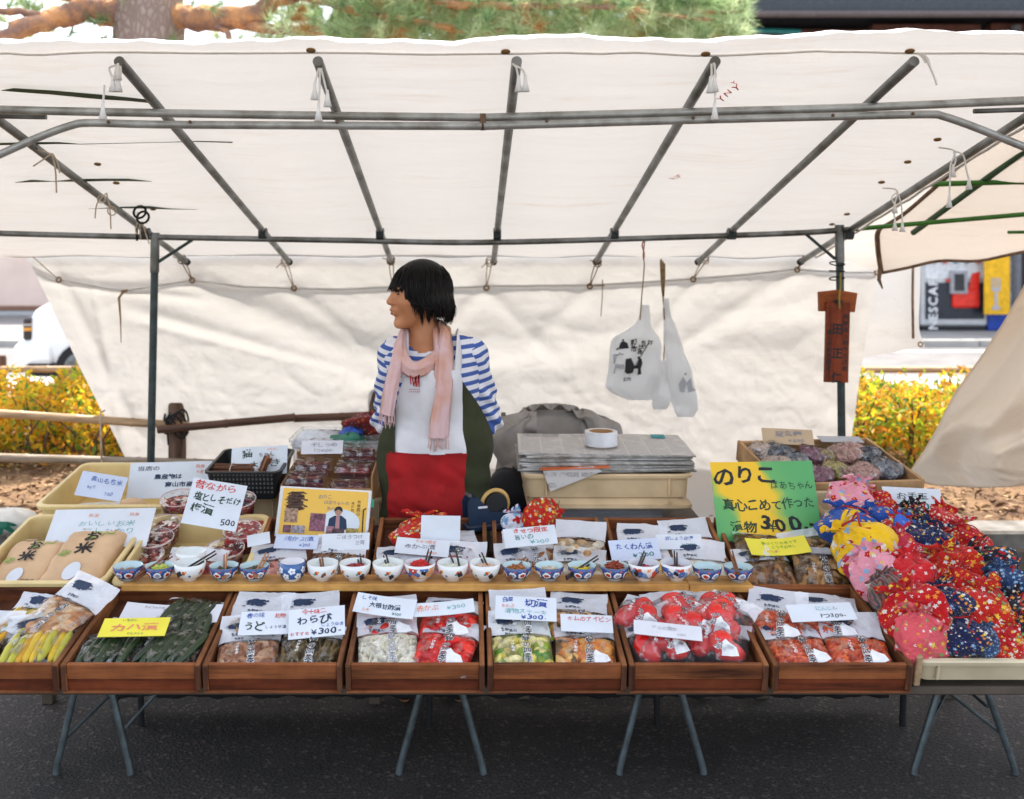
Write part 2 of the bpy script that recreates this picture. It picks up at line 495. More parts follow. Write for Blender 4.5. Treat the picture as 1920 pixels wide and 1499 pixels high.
M_ROAD = asphalt('road asphalt', (0.10, 0.10, 0.105, 1), (0.19, 0.185, 0.18, 1))
M_PAVE = mat('pale pavement', (0.40, 0.39, 0.37, 1), 0.8, 0, 0.1, 2, 0.2, 40)
struct('road', MB().box(-120, 120, 8.9, 15.6, 0.02, 0.10).mesh('road', M_ROAD))
struct('verge', MB().box(-120, 120, 8.7, 11.9, 0.02, 0.106).mesh('verge', M_PAVE))
M_PAINT = mat('road paint', (0.72, 0.72, 0.70, 1), 0.7, 0, 0.12, 3)
struct('road_line', MB().box(-120, 120, 14.75, 14.95, 0.06, 0.104).mesh('road_line', M_PAINT))
pv = struct('pavement', MB().box(-120, 120, 15.6, 21.5, 0.02, 0.2).mesh('pavement', mat('grey pavement', (0.25, 0.245, 0.24, 1), 0.85, 0, 0.12, 2, 0.2, 40)))
ks = MB().box(-0.6, 0.6, 0, 0.16, 0.0, 0.215, 0.012).mesh('kerb_stone', M_PAVE)
for i in range(26):
    put('kerb_stone', ks, pv, T(-16 + i * 1.22, 15.46, 0.0))

# ---- leaf litter on the soil (nobody could count it)
rg = np.random.RandomState(5)
def quads(name, pts, nrm_jit, size, mats, mi, asp=0.5, seed=1, lift=0.0):
    """many small folded leaves as one mesh"""
    rg = np.random.RandomState(seed)
    n = len(pts)
    d = rg.normal(size=(n, 3)); d[:, 2] *= nrm_jit
    d /= np.linalg.norm(d, axis=1)[:, None] + 1e-9
    s_ = rg.normal(size=(n, 3)); s_ -= (s_ * d).sum(1)[:, None] * d
    s_ /= np.linalg.norm(s_, axis=1)[:, None] + 1e-9
    nn = np.cross(d, s_)
    L = size * rg.uniform(0.6, 1.4, n)[:, None]
    W = L * asp
    p0 = pts; p1 = pts + d * L * 0.5 + s_ * W * 0.5 + nn * W * 0.18; p2 = pts + d * L - nn * L * 0.1; p3 = pts + d * L * 0.5 - s_ * W * 0.5 + nn * W * 0.18
    V = np.stack([p0, p1, p2, p3], 1).reshape(-1, 3)
    me = bpy.data.meshes.new(name)
    me.vertices.add(4 * n); me.vertices.foreach_set('co', V.ravel())
    idx = np.arange(4 * n).reshape(n, 4)
    tri = np.concatenate([idx[:, [0, 1, 2]], idx[:, [0, 2, 3]]], 1).reshape(-1)
    me.loops.add(6 * n); me.loops.foreach_set('vertex_index', tri)
    me.polygons.add(2 * n)
    me.polygons.foreach_set('loop_start', np.arange(0, 6 * n, 3)); me.polygons.foreach_set('loop_total', np.full(2 * n, 3))
    for m in mats: me.materials.append(m)
    me.polygons.foreach_set('material_index', np.repeat(mi, 2).astype(np.int32))
    me.update(); me.validate()
    return me

def leaf_mat(name, col, tr=0.5, rough=0.5):
    k = NT(name)
    v = k.coord('Object'); f, _ = k.noise(v, 5.0, 3.0)
    c = k.mix(f, tuple(x * 0.6 for x in col[:3]) + (1,), tuple(min(1, x * 1.3) for x in col[:3]) + (1,))
    d = k.n('ShaderNodeBsdfPrincipled'); k.l(c, d.inputs['Base Color']); d.inputs['Roughness'].default_value = rough; d.inputs['Specular IOR Level'].default_value = 0.3
    t = k.n('ShaderNodeBsdfTranslucent'); k.l(c, t.inputs[0])
    mx = k.n('ShaderNodeMixShader'); mx.inputs[0].default_value = tr
    k.l(d.outputs[0], mx.inputs[1]); k.l(t.outputs[0], mx.inputs[2])
    return k.done(mx.outputs[0])

n = 5200
pp = np.stack([rg.uniform(-4.2, 4.2, n), rg.uniform(4.8, 6.0, n), np.zeros(n)], 1)
pp[:, 2] = 0.30 + 0.05 * np.clip((pp[:, 1] - 4.8) / 1.2, 0, 1) + rg.uniform(0, 0.03, n)
lm = [mat('dry leaf brown', (0.13, 0.07, 0.035, 1), 0.8), mat('straw', (0.40, 0.27, 0.145, 1), 0.8), mat('dead leaf', (0.23, 0.125, 0.065, 1), 0.8)]
o = put('leaf_litter', quads('leaf_litter', pp, 0.25, 0.045, lm, rg.randint(0, 3, n), 0.35, 6))
tag(o, 'dry brown leaves and straw scattered over the soil bed', 'litter', kind='stuff')

# ---- hedges
HL = [leaf_mat('yellow leaf', (0.72, 0.48, 0.03, 1), 0.55), leaf_mat('orange leaf', (0.62, 0.26, 0.03, 1), 0.5), leaf_mat('lime leaf', (0.34, 0.42, 0.03, 1), 0.55), leaf_mat('green leaf', (0.10, 0.22, 0.03, 1), 0.45), leaf_mat('gold leaf', (0.75, 0.38, 0.02, 1), 0.5)]
M_STEM = mat('hedge stem', (0.10, 0.055, 0.03, 1), 0.8, 0, 0.2, 30)
def hedge(label, x0, x1, y0, y1, ztop, probs, seed, n):
    rg = np.random.RandomState(seed)
    h = thing('hedge', label, 'hedge', T((x0 + x1) / 2, (y0 + y1) / 2, 0.3), 'hedges behind the stall')
    x = rg.uniform(x0, x1, n) - (x0 + x1) / 2; y = rg.uniform(y0, y1, n) - (y0 + y1) / 2
    top = ztop - 0.3 + 0.05 * np.sin(x * 7 + seed) + 0.035 * np.sin(x * 19 + y * 9) + 0.03 * np.sin(y * 15)
    z = top * rg.beta(1.5, 1.0, n) + 0.05
    z = np.where(rg.rand(n) < 0.04, z + rg.uniform(0, 0.09, n), z)
    mi = rg.choice(5, n, p=probs)
    low = (z < top * 0.5) & (rg.rand(n) < 0.55); mi = np.where(low, rg.choice([3, 1, 2, 0], n), mi)
    put('foliage', quads('foliage', np.stack([x, y, z], 1), 0.9, 0.05, HL, mi, 0.42, seed), h)
    ms = MB()
    for _ in range(70):
        bx, by = rg.uniform(x0, x1) - (x0 + x1) / 2, rg.uniform(y0, y1) - (y0 + y1) / 2
        ms.tube([(bx, by, 0), (bx + rg.normal() * 0.05, by + rg.normal() * 0.05, 0.22), (bx + rg.normal() * 0.1, by + rg.normal() * 0.1, 0.45)], [0.009, 0.007, 0.003], 5)
    put('stem', ms.mesh('stem', M_STEM), h)
hedge('yellow and orange leaved hedge left of the stall behind bamboo rails', -4.1, -1.6, 5.7, 6.9, 0.70, [0.42, 0.15, 0.16, 0.08, 0.19], 11, 15000)
hedge('lime green hedge with orange tips between canvas wall and cream flap', 1.9, 4.3, 5.7, 6.9, 0.66, [0.20, 0.24, 0.34, 0.12, 0.10], 12, 15000)

# ---- bamboo fences
fz = thing('bamboo_fence', 'low bamboo fence with wooden post tied with black cord behind the stall', 'fence', T(0, 5.1, 0.3))
FZ = fz.matrix_world.inverted()
def fp(px, py, Y=5.1): return FZ @ P(px, py, Y)
def bamboo(name, a, b, r, m, parent, knots=6, seed=0):
    rg = random.Random(seed)
    L = (b - a).length; pts = []; rs = []
    n = max(2, int(L / 0.28))
    for i in range(n + 1):
        t = i / n
        for dt, k_ in ((-0.012, 1.0), (0.0, 1.16), (0.012, 1.0)):
            tt = min(1, max(0, t + dt / L * 1.0))
            if pts and (a.lerp(b, tt) - pts[-1]).length < 1e-4: continue
            pts.append(a.lerp(b, tt)); rs.append(r * k_)
    return put(name, MB().tube(pts, rs, 10).mesh(name, m, auto=50), parent)
bamboo('rail', fp(-900, 716), fp(352, 799), 0.021, M_BAMBOO, fz, seed=1)
bamboo('rail', fp(296, 806, 5.06), fp(552, 783, 5.06), 0.020, M_BAMBOOD, fz, seed=2)
bamboo('rail', fp(552, 785, 5.13), fp(730, 778, 5.13), 0.020, M_BAMBOOD, fz, seed=5)
bamboo('rail', fp(-900, 833), fp(470, 872), 0.022, M_BAMBOOG, fz, seed=3)
for px in (327, 706):
    c0 = fp(px, 757 if px < 500 else 722)
    pm = MB().tube([(c0.x, c0.y + 0.05, -0.25), (c0.x, c0.y + 0.05, c0.z - 0.008), (c0.x, c0.y + 0.05, c0.z)], [0.046, 0.044, 0.038], 14)
    put('post', pm.mesh('post', M_POST, auto=40), fz)
c0 = fp(327, 795)
mb = MB()
for i in range(5):
    a0 = i * 0.9
    mb.tube([(c0.x + 0.06 * math.cos(t + a0), c0.y + 0.03 + 0.062 * math.sin(t + a0), c0.z + 0.05 * math.sin(2 * t + i) + (i - 2) * 0.012) for t in np.linspace(0, 6.28, 22)], 0.005, 5)
mb.tube([(c0.x - 0.012, c0.y - 0.03, c0.z + 0.06), (c0.x - 0.03, c0.y - 0.035, c0.z + 0.03), (c0.x - 0.02, c0.y - 0.035, c0.z - 0.1)], 0.005, 5)
put('cord_binding', mb.mesh('cord_binding', M_BLACKCORD, True), fz)
fz2 = thing('bamboo_fence', 'far bamboo rail fence running behind the hedges by the road', 'fence', T(0, 7.3, 0.3))
F2 = fz2.matrix_world.inverted()
bamboo('rail', F2 @ P(-1300, 692, 7.3), F2 @ P(2500, 694, 7.3), 0.024, M_BAMBOO, fz2)
pm = MB().tube([(0, 0.04, 0), (0, 0.04, 0.5), (0, 0.04, 0.52)], [0.045, 0.045, 0.038], 10).mesh('post', M_POST, auto=40)
for x in (-5.2, -3.4, -1.6, 0.2, 2.0, 5.6): put('post', pm, fz2, T(x, 0, 0))

# ---- pine
k = NT('pine bark')
v = k.coord('Object', (1, 1, 0.45)); vo = k.voro(k.coord('Object', (1, 1, 0.5)), 24.0, 'DISTANCE_TO_EDGE'); n_, _ = k.noise(v, 24, 5, 0.7)
col = k.mix(k.ramp(vo.outputs[0], [(0.0, (0, 0, 0, 1)), (0.3, (1, 1, 1, 1))]), (0.24, 0.17, 0.145, 1), k.mix(n_, (0.28, 0.21, 0.18, 1), (0.46, 0.37, 0.32, 1)))
M_BARK = k.done(k.bsdf(col, 0.9, 0, 0.2, vo.outputs[0], 0.8, 0.03))
k = NT('orange pine bark')
v = k.coord('Object'); vo = k.voro(v, 22.0, 'DISTANCE_TO_EDGE'); n_, _ = k.noise(v, 6, 4)
col = k.mix(k.ramp(n_, [(0.42, (0, 0, 0, 1)), (0.6, (1, 1, 1, 1))]), (0.26, 0.15, 0.11, 1), (0.56, 0.27, 0.12, 1))
M_BARKO = k.done(k.bsdf(col, 0.85, 0, 0.2, vo.outputs[0], 0.7, 0.02))
pt = thing('pine_tree', 'old pine tree with thick trunk and orange branches behind the canopy', 'tree', T(P(283, 0, 7.7).x, 7.7, 0.3))
PT = pt.matrix_world.inverted()
def pp_(px, py, Y=7.7): return PT @ P(px, py, Y)
mb = MB(); prof = []
pts = [Vector((0.05, 0, -0.1)), Vector((0.02, 0, 0.8)), Vector((0, 0, 2.0)), Vector((-0.02, 0, 2.8)), Vector((0.0, 0.05, 3.6)), Vector((0.1, 0.1, 5.0))]
pts = [pts[i].lerp(pts[i + 1], t) for i in range(5) for t in (0, 0.25, 0.5, 0.75)] + [pts[-1]]
rs = [(0.37 - 0.05 * p.z / 1.5 if p.z < 1.5 else 0.30 - 0.03 * (p.z - 1.5)) * (1 + 0.04 * math.sin(p.z * 9)) for p in pts]
mb.tube(pts, rs, 18)
put('trunk', mb.mesh('trunk', M_BARK, True), pt)
def limb(path, r0, r1, m=M_BARKO, seed=0):
    rg = random.Random(seed)
    P_ = [Vector(p) for p in path]; out = []
    for i in range(len(P_) - 1):
        for t in np.linspace(0, 1, 6)[:-1]:
            q = P_[i].lerp(P_[i + 1], t); out.append(q + Vector([rg.uniform(-1, 1) * r0 * 0.22 for _ in range(3)]))
    out.append(P_[-1]); n = len(out)
    rr = [(r0 + (r1 - r0) * i / (n - 1)) * rg.uniform(0.9, 1.12) for i in range(n)]
    put('branch', MB().tube(out, rr, 10).mesh('branch', m, True), pt)
limb([pp_(240, 22), pp_(150, 18, 7.5), pp_(100, 34, 7.4), pp_(20, 66, 7.2), pp_(-120, 100, 7.1)], 0.105, 0.05, seed=1)
limb([pp_(190, 4), pp_(60, -30, 7.9), pp_(-120, -60, 7.5)], 0.08, 0.04, seed=9)
limb([pp_(320, 32), pp_(400, 36, 7.45), pp_(470, 30, 7.35), pp_(520, 0, 7.3), pp_(640, -40, 7.2), pp_(900, -60, 7.1)], 0.10, 0.04, seed=2)
limb([pp_(440, 36, 7.4), pp_(490, 55, 7.3), pp_(640, 62, 7.2), pp_(800, 52, 7.2)], 0.045, 0.02, seed=3)
limb([pp_(560, -10, 7.3), pp_(700, 30, 7.2), pp_(900, 62, 7.1), pp_(1050, 40, 7.1)], 0.035, 0.012, seed=4)
limb([pp_(640, -40, 7.2), pp_(860, 10, 7.1), pp_(1100, 10, 7.0), pp_(1360, 40, 6.95)], 0.04, 0.010, seed=5)
limb([pp_(700, -60, 7.2), pp_(1020, -20, 7.2), pp_(1250, 30, 7.1), pp_(1395, 20, 7.0)], 0.03, 0.010, M_BARKO, 6)
limb([pp_(395, 40, 7.45), pp_(425, 60, 7.3), pp_(440, 90, 7.2)], 0.03, 0.015, seed=7)
limb([pp_(90, 40, 7.4), pp_(40, 20, 7.3), pp_(-60, 30, 7.2)], 0.04, 0.015, seed=8)
NE = [leaf_mat('pine needle', (0.34, 0.46, 0.22, 1), 0.55), leaf_mat('pale pine needle', (0.56, 0.64, 0.38, 1), 0.6), leaf_mat('dark pine needle', (0.20, 0.32, 0.15, 1), 0.5), leaf_mat('dry needle', (0.45, 0.22, 0.07, 1), 0.4)]
rg = np.random.RandomState(21)
cent = []
for _ in range(2600):
    px = rg.uniform(470, 1385); py = rg.uniform(-260, 95) if rg.rand() < .55 else rg.uniform(-30, 85)
    if px < 620 and rg.rand() < 0.55: continue
    if px > 1320 and py < -20: continue
    cent.append(pp_(px, py, rg.uniform(6.85, 8.4)))
for _ in range(420):
    px = rg.uniform(-300, 460); py = rg.uniform(-220, 95)
    if 190 < px < 360 and rg.rand() < .75: continue
    cent.append(pp_(px, py, rg.uniform(7.2, 8.6)))
for px, py in ((1392, 8), (1396, 28), (1402, 50), (1388, 62), (1375, 45), (1380, -10)): cent.append(pp_(px - 12, py, 6.9))
cent = np.array([tuple(c) for c in cent]); nc = len(cent); NN = 46
ax = rg.normal(size=(nc, 3)); ax[:, 2] = np.abs(ax[:, 2]) * 0.5 + 0.1; ax[:, 0] += 0.5; ax /= np.linalg.norm(ax, axis=1)[:, None]
dirs = np.repeat(ax, NN, 0) * 0.55 + rg.normal(size=(nc * NN, 3)) * 0.55
dirs /= np.linalg.norm(dirs, axis=1)[:, None]
base = np.repeat(cent, NN, 0) + np.repeat(ax, NN, 0) * rg.uniform(0, 0.08, nc * NN)[:, None]
sd = np.cross(dirs, rg.normal(size=dirs.shape)); sd /= np.linalg.norm(sd, axis=1)[:, None]
Ln = rg.uniform(0.09, 0.16, nc * NN)[:, None]; wv = 0.0032
V = np.stack([base - sd * wv, base + sd * wv, base + dirs * Ln], 1).reshape(-1, 3)
me = bpy.data.meshes.new('crown'); n3 = nc * NN
me.vertices.add(3 * n3); me.vertices.foreach_set('co', V.ravel())
me.loops.add(3 * n3); me.loops.foreach_set('vertex_index', np.arange(3 * n3))
me.polygons.add(n3); me.polygons.foreach_set('loop_start', np.arange(0, 3 * n3, 3)); me.polygons.foreach_set('loop_total', np.full(n3, 3))
for m in NE: me.materials.append(m)
me.polygons.foreach_set('material_index', np.repeat(rg.choice(4, nc, p=[.42, .38, .12, .08]), NN).astype(np.int32))
me.update()
put('crown', me, pt)

# ---- buildings across the road
M_BEIGE = mat('beige plaster', (0.84, 0.66, 0.57, 1), 0.85, 0, 0.06, 1.5, 0.1, 30)
M_LGREY = mat('light grey plaster', (0.55, 0.55, 0.56, 1), 0.85, 0, 0.06, 1.5, 0.1, 30)
M_BAND = mat('brown band', (0.28, 0.14, 0.09, 1), 0.7)
M_TILE = mat('grey roof tile', (0.06, 0.062, 0.07, 1), 0.6, 0, 0.2, 5)
M_DARKWOOD = mat('dark stained timber', (0.035, 0.03, 0.034, 1), 0.6, 0, 0.25, 4, 0.3, 30, rnd=0.4, stretch=(4, 4, 0.4))
M_REDWOOD = mat('red brown timber', (0.16, 0.062, 0.045, 1), 0.6, 0, 0.2, 6, rnd=0.3)
M_GLASSD = mat('dark window glass', (0.03, 0.035, 0.04, 1), 0.12, 0, 0.1, 3, spec=0.6)
b1 = thing('beige_house', 'beige plastered house with brown band across the road on the left', 'building', T(-9.5, 21.5, 0.2))
put('wall', MB().box(-9, 6.5, 0, 6, 0.20, 4.6, 0.01).mesh('wall', M_BEIGE), b1)
put('plinth', MB().box(-9.03, 6.53, -0.04, 6.03, 0, 0.11, 0.01).mesh('plinth', M_LGREY), b1)
put('band', MB().box(-9.06, 6.56, -0.07, 6.06, 0.11, 0.20, 0.01).mesh('band', M_BAND), b1)
put('roof', MB().add([(-9.6, -0.7, 4.55), (7.1, -0.7, 4.55), (7.1, 6.7, 4.55), (-9.6, 6.7, 4.55), (-9.6, 3, 5.6), (7.1, 3, 5.6)], [(0, 1, 5, 4), (2, 3, 4, 5), (0, 4, 3), (1, 2, 5), (0, 3, 2, 1)]).mesh('roof', M_TILE), b1)
for i, x in enumerate((-6.5, -3.2, 0.2, 3.6)):
    w_ = put('window', MB().box(x - 0.75, x + 0.75, -0.05, 0.05, 1.9, 3.1, 0.02).mesh('window', M_LGREY), b1)
    for s_ in (-1, 1): put('pane', MB().box(x + s_ * 0.36 - 0.32, x + s_ * 0.36 + 0.32, -0.06, -0.045, 1.98, 3.02).mesh('pane', M_GLASSD), w_)
b2 = thing('timber_house', 'dark timber shop house with red brown beams across the road', 'building', T(10.2, 19.6, 0.2))
put('wall', MB().box(-5.6, 7, 0.25, 7, 0, 6.9).mesh('wall', mat('near black plaster', (0.022, 0.022, 0.03, 1), 0.8)), b2)
pl = MB().box(-0.14, 0.14, 0.16, 0.25, 0, 5.4, 0.006).mesh('plank', M_DARKWOOD)
for i in range(41): put('plank', pl, b2, T(-5.45 + i * 0.3, random.uniform(-0.008, 0.0), 0))
for i, (x0, x1, z0, z1) in enumerate(((-5.3, -2.5, 5.46, 5.66), (-2.4, -0.3, 5.50, 5.76), (-0.1, 2.0, 5.52, 5.78), (2.2, 4.4, 5.50, 5.7))):
    put('beam', MB().box(x0, x1, 0.0, 0.26, z0, z1, 0.01).mesh('beam', M_REDWOOD), b2)
ef = put('roof', MB().add([(-6.4, -1.2, 5.92), (8, -1.2, 5.92), (8, 4, 8.1), (-6.4, 4, 8.1), (-6.4, -1.2, 5.72), (8, -1.2, 5.72), (8, 4, 7.9), (-6.4, 4, 7.9)], [(0, 1, 2, 3), (4, 7, 6, 5), (0, 4, 5, 1), (1, 5, 6, 2), (2, 6, 7, 3), (3, 7, 4, 0)]).mesh('roof', M_TILE), b2)
put('fascia', MB().box(-6.4, 8, -1.26, -1.205, 5.70, 5.96, 0.01).mesh('fascia', mat('grey fascia', (0.055, 0.065, 0.075, 1), 0.6)), ef)
put('gutter', MB().tube([(-6.4, -1.33, 5.64), (8, -1.33, 5.64)], 0.06, 8).mesh('gutter', mat('bronze gutter', (0.12, 0.09, 0.09, 1), 0.5)), ef)
put('downpipe', MB().tube([(0.32, -0.1, 0), (0.32, -0.1, 5.7)], 0.09, 10).mesh('downpipe', mat('grey pipe', (0.2, 0.2, 0.22, 1), 0.5)), b2)
put('awning_pole', MB().tube([(-5.4, -0.7, 5.50), (-4.03, -0.7, 5.46)], 0.05, 8).mesh('awning_pole', mat('teal paint', (0.02, 0.22, 0.22, 1), 0.5)), b2)
w_ = put('window', MB().box(-5.0, -2.6, 0.10, 0.165, 0.9, 2.6, 0.02).mesh('window', M_REDWOOD), b2)
for i in range(3): put('pane', MB().box(-4.92 + i * 0.78, -4.2 + i * 0.78, 0.09, 0.098, 1.0, 2.5).mesh('pane', M_GLASSD), w_)

# ---- vending machine, banner, crate
INK['black'] = ink('black ink', (0.012, 0.012, 0.014, 1)); INK['white'] = ink('white print', (0.8, 0.8, 0.8, 1))
INK['red'] = ink('red ink', (0.60, 0.045, 0.02, 1)); INK['blue'] = ink('blue ink', (0.02, 0.07, 0.32, 1)); INK['green'] = ink('green ink', (0.01, 0.16, 0.12, 1))
INK['grey'] = ink('grey ink', (0.22, 0.22, 0.25, 1)); INK['orange'] = ink('faded orange ink', (0.75, 0.25, 0.12, 1)); INK['dkgreen'] = ink('dark green ink', (0.012, 0.045, 0.02, 1))
INK['navy'] = ink('navy ink', (0.012, 0.03, 0.075, 1)); INK['mid'] = ink('soft blue ink', (0.10, 0.16, 0.42, 1)); INK['leaf'] = ink('leaf green print', (0.16, 0.33, 0.04, 1)); INK['teal'] = ink('pale teal ink', (0.18, 0.42, 0.42, 1)); INK['crimson'] = ink('crimson thread', (0.33, 0.012, 0.015, 1)); INK['faint'] = ink('faint grey ink', (0.42, 0.42, 0.45, 1)); INK['brown'] = ink('brown ink', (0.10, 0.05, 0.03, 1))
VY = 17.4
a = P(1728, 622, VY); b = P(1852, 622, VY)
vm = thing('vending_machine', 'coffee vending machine with red mug picture by the dark shop house', 'vending machine', T((a.x + b.x) / 2, VY, 0.2))
W = (b.x - a.x) / 2
put('cabinet', MB().box(-W, W, 0.0, 0.75, 0.08, 1.86, 0.03).mesh('cabinet', mat('silver cabinet', (0.52, 0.53, 0.55, 1), 0.35, 0.3, 0.08, 5)), vm)
put('base', MB().box(-W + 0.02, W - 0.02, 0.03, 0.7, 0, 0.08).mesh('base', INK['black']), vm)
def fpan(name, x0, x1, z0, z1, m, d=0.012, par=None):
    return put(name, MB().box(x0, x1, -d, -0.001, z0, z1, 0.004).mesh(name, m), par or vm)
fpan('display_panel', -W + 0.06, W - 0.06, 0.2, 0.83, mat('black panel', (0.02, 0.025, 0.04, 1), 0.3))
fpan('product_window', -W + 0.06, W - 0.06, 0.9, 1.78, mat('white panel', (0.7, 0.72, 0.75, 1), 0.3))
for r_ in range(2):
    for i in range(5):
        c = put('can', MB().lathe([(0.036, 0), (0.04, 0.01), (0.04, 0.15), (0.034, 0.17)], 12, closed=True).mesh('can', mat('can %d' % ((i + r_) % 3), [(0.02, 0.04, 0.12, 1), (0.5, 0.02, 0.02, 1), (0.05, 0.2, 0.3, 1)][(i + r_) % 3], 0.3)), vm, T(-0.38 + i * 0.19, -0.055, 1.16 + r_ * 0.28))
ml = MB(); ml.box(-0.06, 0.40, -0.05, -0.014, 0.40, 0.72, 0.03); ml.box(-0.16, -0.03, -0.04, -0.014, 0.84, 0.89, 0.005)
ml.add([(0.22, -0.03, 0.70), (0.40, -0.03, 0.70), (0.42, -0.03, 1.02), (0.28, -0.03, 0.98)], [(0, 1, 2, 3)])
put('mug_picture', ml.mesh('mug_picture', mat('bright red print', (0.80, 0.03, 0.015, 1), 0.35)), vm)
fpan('cup_door', -0.10, 0.19, 0.64, 1.03, mat('grey plastic', (0.35, 0.35, 0.38, 1), 0.3), 0.075)
fpan('cup_glass', -0.04, 0.13, 0.69, 0.98, M_GLASSD, 0.085)
lp = bpy.data.objects.new('brand_lettering', None)
v_, f_ = text2d('NESCAFÉ', 0.215, 0.02, wob=0, jit=0)
v_ = v_ - v_.mean(0)
mb = MB().add([(-0.38 - y, -0.016, 0.53 + x) for x, y in v_], f_)
put('lettering', mb.mesh('lettering', INK['white']), vm)
a = P(1845, 590, 17.2); b = P(1893, 480, 17.2)
bn = thing('yellow_banner', 'tall yellow banner with white fork picture beside the vending machine', 'banner', T(a.x, 17.2, 0.2))
put('cloth', MB().box(0, b.x - a.x, -0.01, 0.01, a.z - 0.2, 2.3, 0.004).mesh('cloth', mat('yellow banner cloth', (0.85, 0.47, 0.01, 1), 0.7)), bn)
put('pole', MB().tube([(b.x - a.x + 0.03, 0.03, 0), (b.x - a.x + 0.03, 0.03, 2.4)], 0.018, 8).mesh('pole', M_STEEL), bn)
v_, f_ = text2d('めし', 0.25, 0.015, vertical=True, wob=0, jit=0)
put('lettering', MB().add([(x + 0.2, -0.014, y + 1.5) for x, y in v_], f_).mesh('lettering', INK['faint']), bn)
mb = MB().box(0.13, 0.26, -0.02, -0.012, a.z - 0.12, a.z - 0.06); mb.box(0.17, 0.22, -0.02, -0.012, a.z - 0.06, a.z + 0.2)
for i in range(4): mb.box(0.12 + i * 0.043, 0.14 + i * 0.043, -0.02, -0.012, a.z + 0.25, a.z + 0.42)
mb.box(0.12, 0.27, -0.02, -0.012, a.z + 0.2, a.z + 0.25)
put('fork_picture', mb.mesh('fork_picture', INK['faint']), bn)
a = P(1845, 620, 17.5)
bc = thing('recycling_bin', 'small blue bin standing beside the vending machine', 'bin', T(a.x + 0.22, 17.6, 0.2))
put('body', MB().box(-0.2, 0.22, -0.2, 0.2, 0, 0.42, 0.02).mesh('body', mat('blue plastic', (0.01, 0.06, 0.42, 1), 0.4)), bc)
put('lid', MB().box(-0.21, 0.23, -0.21, 0.21, 0.42, 0.47, 0.015).mesh('lid', mat('blue plastic', (0.01, 0.06, 0.42, 1), 0.4)), bc)

# ---- white car at the far left
CY = 10.2
c0 = P(38, 690, CY)
car = thing('parked_car', 'white car with dark tail lamp parked beyond the left hedge', 'car', T(c0.x, CY + 0.74, 0.106))
M_WPAINT = mat('white car paint', (0.80, 0.82, 0.86, 1), 0.25, 0, 0.02, 3, spec=0.5)
st = [(0.0, 0.42, 0.56, .62), (0.02, 0.36, 0.66, .69), (0.06, 0.30, 0.80, .72), (0.12, 0.28, 0.90, .735), (0.25, 0.26, 0.97, .74), (0.5, 0.25, 1.06, .74), (0.8, 0.25, 1.24, .74), (1.15, 0.25, 1.36, .74), (1.8, 0.25, 1.36, .74), (2.3, 0.25, 1.24, .74), (2.75, 0.25, 0.94, .74), (3.2, 0.27, 0.82, .73), (3.5, 0.32, 0.66, .66), (3.56, 0.40, 0.56, .60)]
A = []
for x, zb, zt, hw in st:
    row = []
    for t in np.linspace(0, 1, 22):
        # superellipse section, narrower roof
        a_ = -math.pi / 2 + 2 * math.pi * t
        cz, hz = (zb + zt) / 2, (zt - zb) / 2
        sx = math.copysign(abs(math.cos(a_)) ** 0.35, math.cos(a_)); sz = math.copysign(abs(math.sin(a_)) ** 0.35, math.sin(a_))
        z = cz + hz * sz
        row.append((x, sx * hw * (1 - 0.16 * max(0, (z - 0.9) / 0.6)), z))
    A.append(row)
mb = MB().grid(np.array(A)[:, :-1], wrap=True); m_ = 21
mb.f.append(tuple(range(m_))); mb.mi.append(0); mb.f.append(tuple(13 * m_ + i for i in range(m_))[::-1]); mb.mi.append(0)
put('body', mb.mesh('body', M_WPAINT, auto=40), car)
bm_ = MB()
bm_.box(-0.07, 0.35, -0.765, 0.765, 0.33, 0.55, 0.05)
put('bumper', bm_.mesh('bumper', M_WPAINT, auto=40), car)
put('sill', MB().box(0.05, 3.3, -0.745, 0.745, 0.2, 0.33, 0.02).mesh('sill', M_BLACKCORD), car)
for s_ in (-1, 1):
    tl = put('tail_lamp', MB().box(0.02, 0.12, min(s_ * 0.6, s_ * 0.742), max(s_ * 0.6, s_ * 0.742), 0.565, 0.80, 0.02).mesh('tail_lamp', mat('dark lamp glass', (0.05, 0.045, 0.05, 1), 0.15)), car)
    put('lamp_segment', MB().box(0.03, 0.115, min(s_ * 0.64, s_ * 0.748), max(s_ * 0.64, s_ * 0.748), 0.66, 0.70, 0.01).mesh('lamp_segment', mat('amber lamp', (0.8, 0.35, 0.05, 1), 0.2)), tl)
    put('lamp_segment', MB().box(0.03, 0.115, min(s_ * 0.64, s_ * 0.747), max(s_ * 0.64, s_ * 0.747), 0.71, 0.74, 0.01).mesh('lamp_segment', mat('clear lamp', (0.5, 0.45, 0.42, 1), 0.2)), tl)
    put('window', MB().add([(0.85, s_ * 0.742, 0.95), (2.45, s_ * 0.742, 0.95), (2.05, s_ * 0.70, 1.26), (1.05, s_ * 0.70, 1.26)], [(0, 1, 2, 3)]).mesh('window', M_GLASSD), car)
    for x in (0.62, 2.85):
        wh = put('wheel', MB().lathe([(0.05, -0.08), (0.19, -0.08), (0.26, -0.07), (0.275, 0), (0.26, 0.07), (0.19, 0.08), (0.05, 0.08)], 24, closed=True).mesh('wheel', M_BLACKCORD, auto=40), car, T(x, s_ * 0.69, 0.275) @ RX(90))
        put('rim', MB().lathe([(0.03, -0.086), (0.17, -0.084), (0.175, -0.08), (0.175, 0.08), (0.17, 0.084), (0.03, 0.086)], 20, closed=True).mesh('rim', M_STEEL, auto=40), wh)

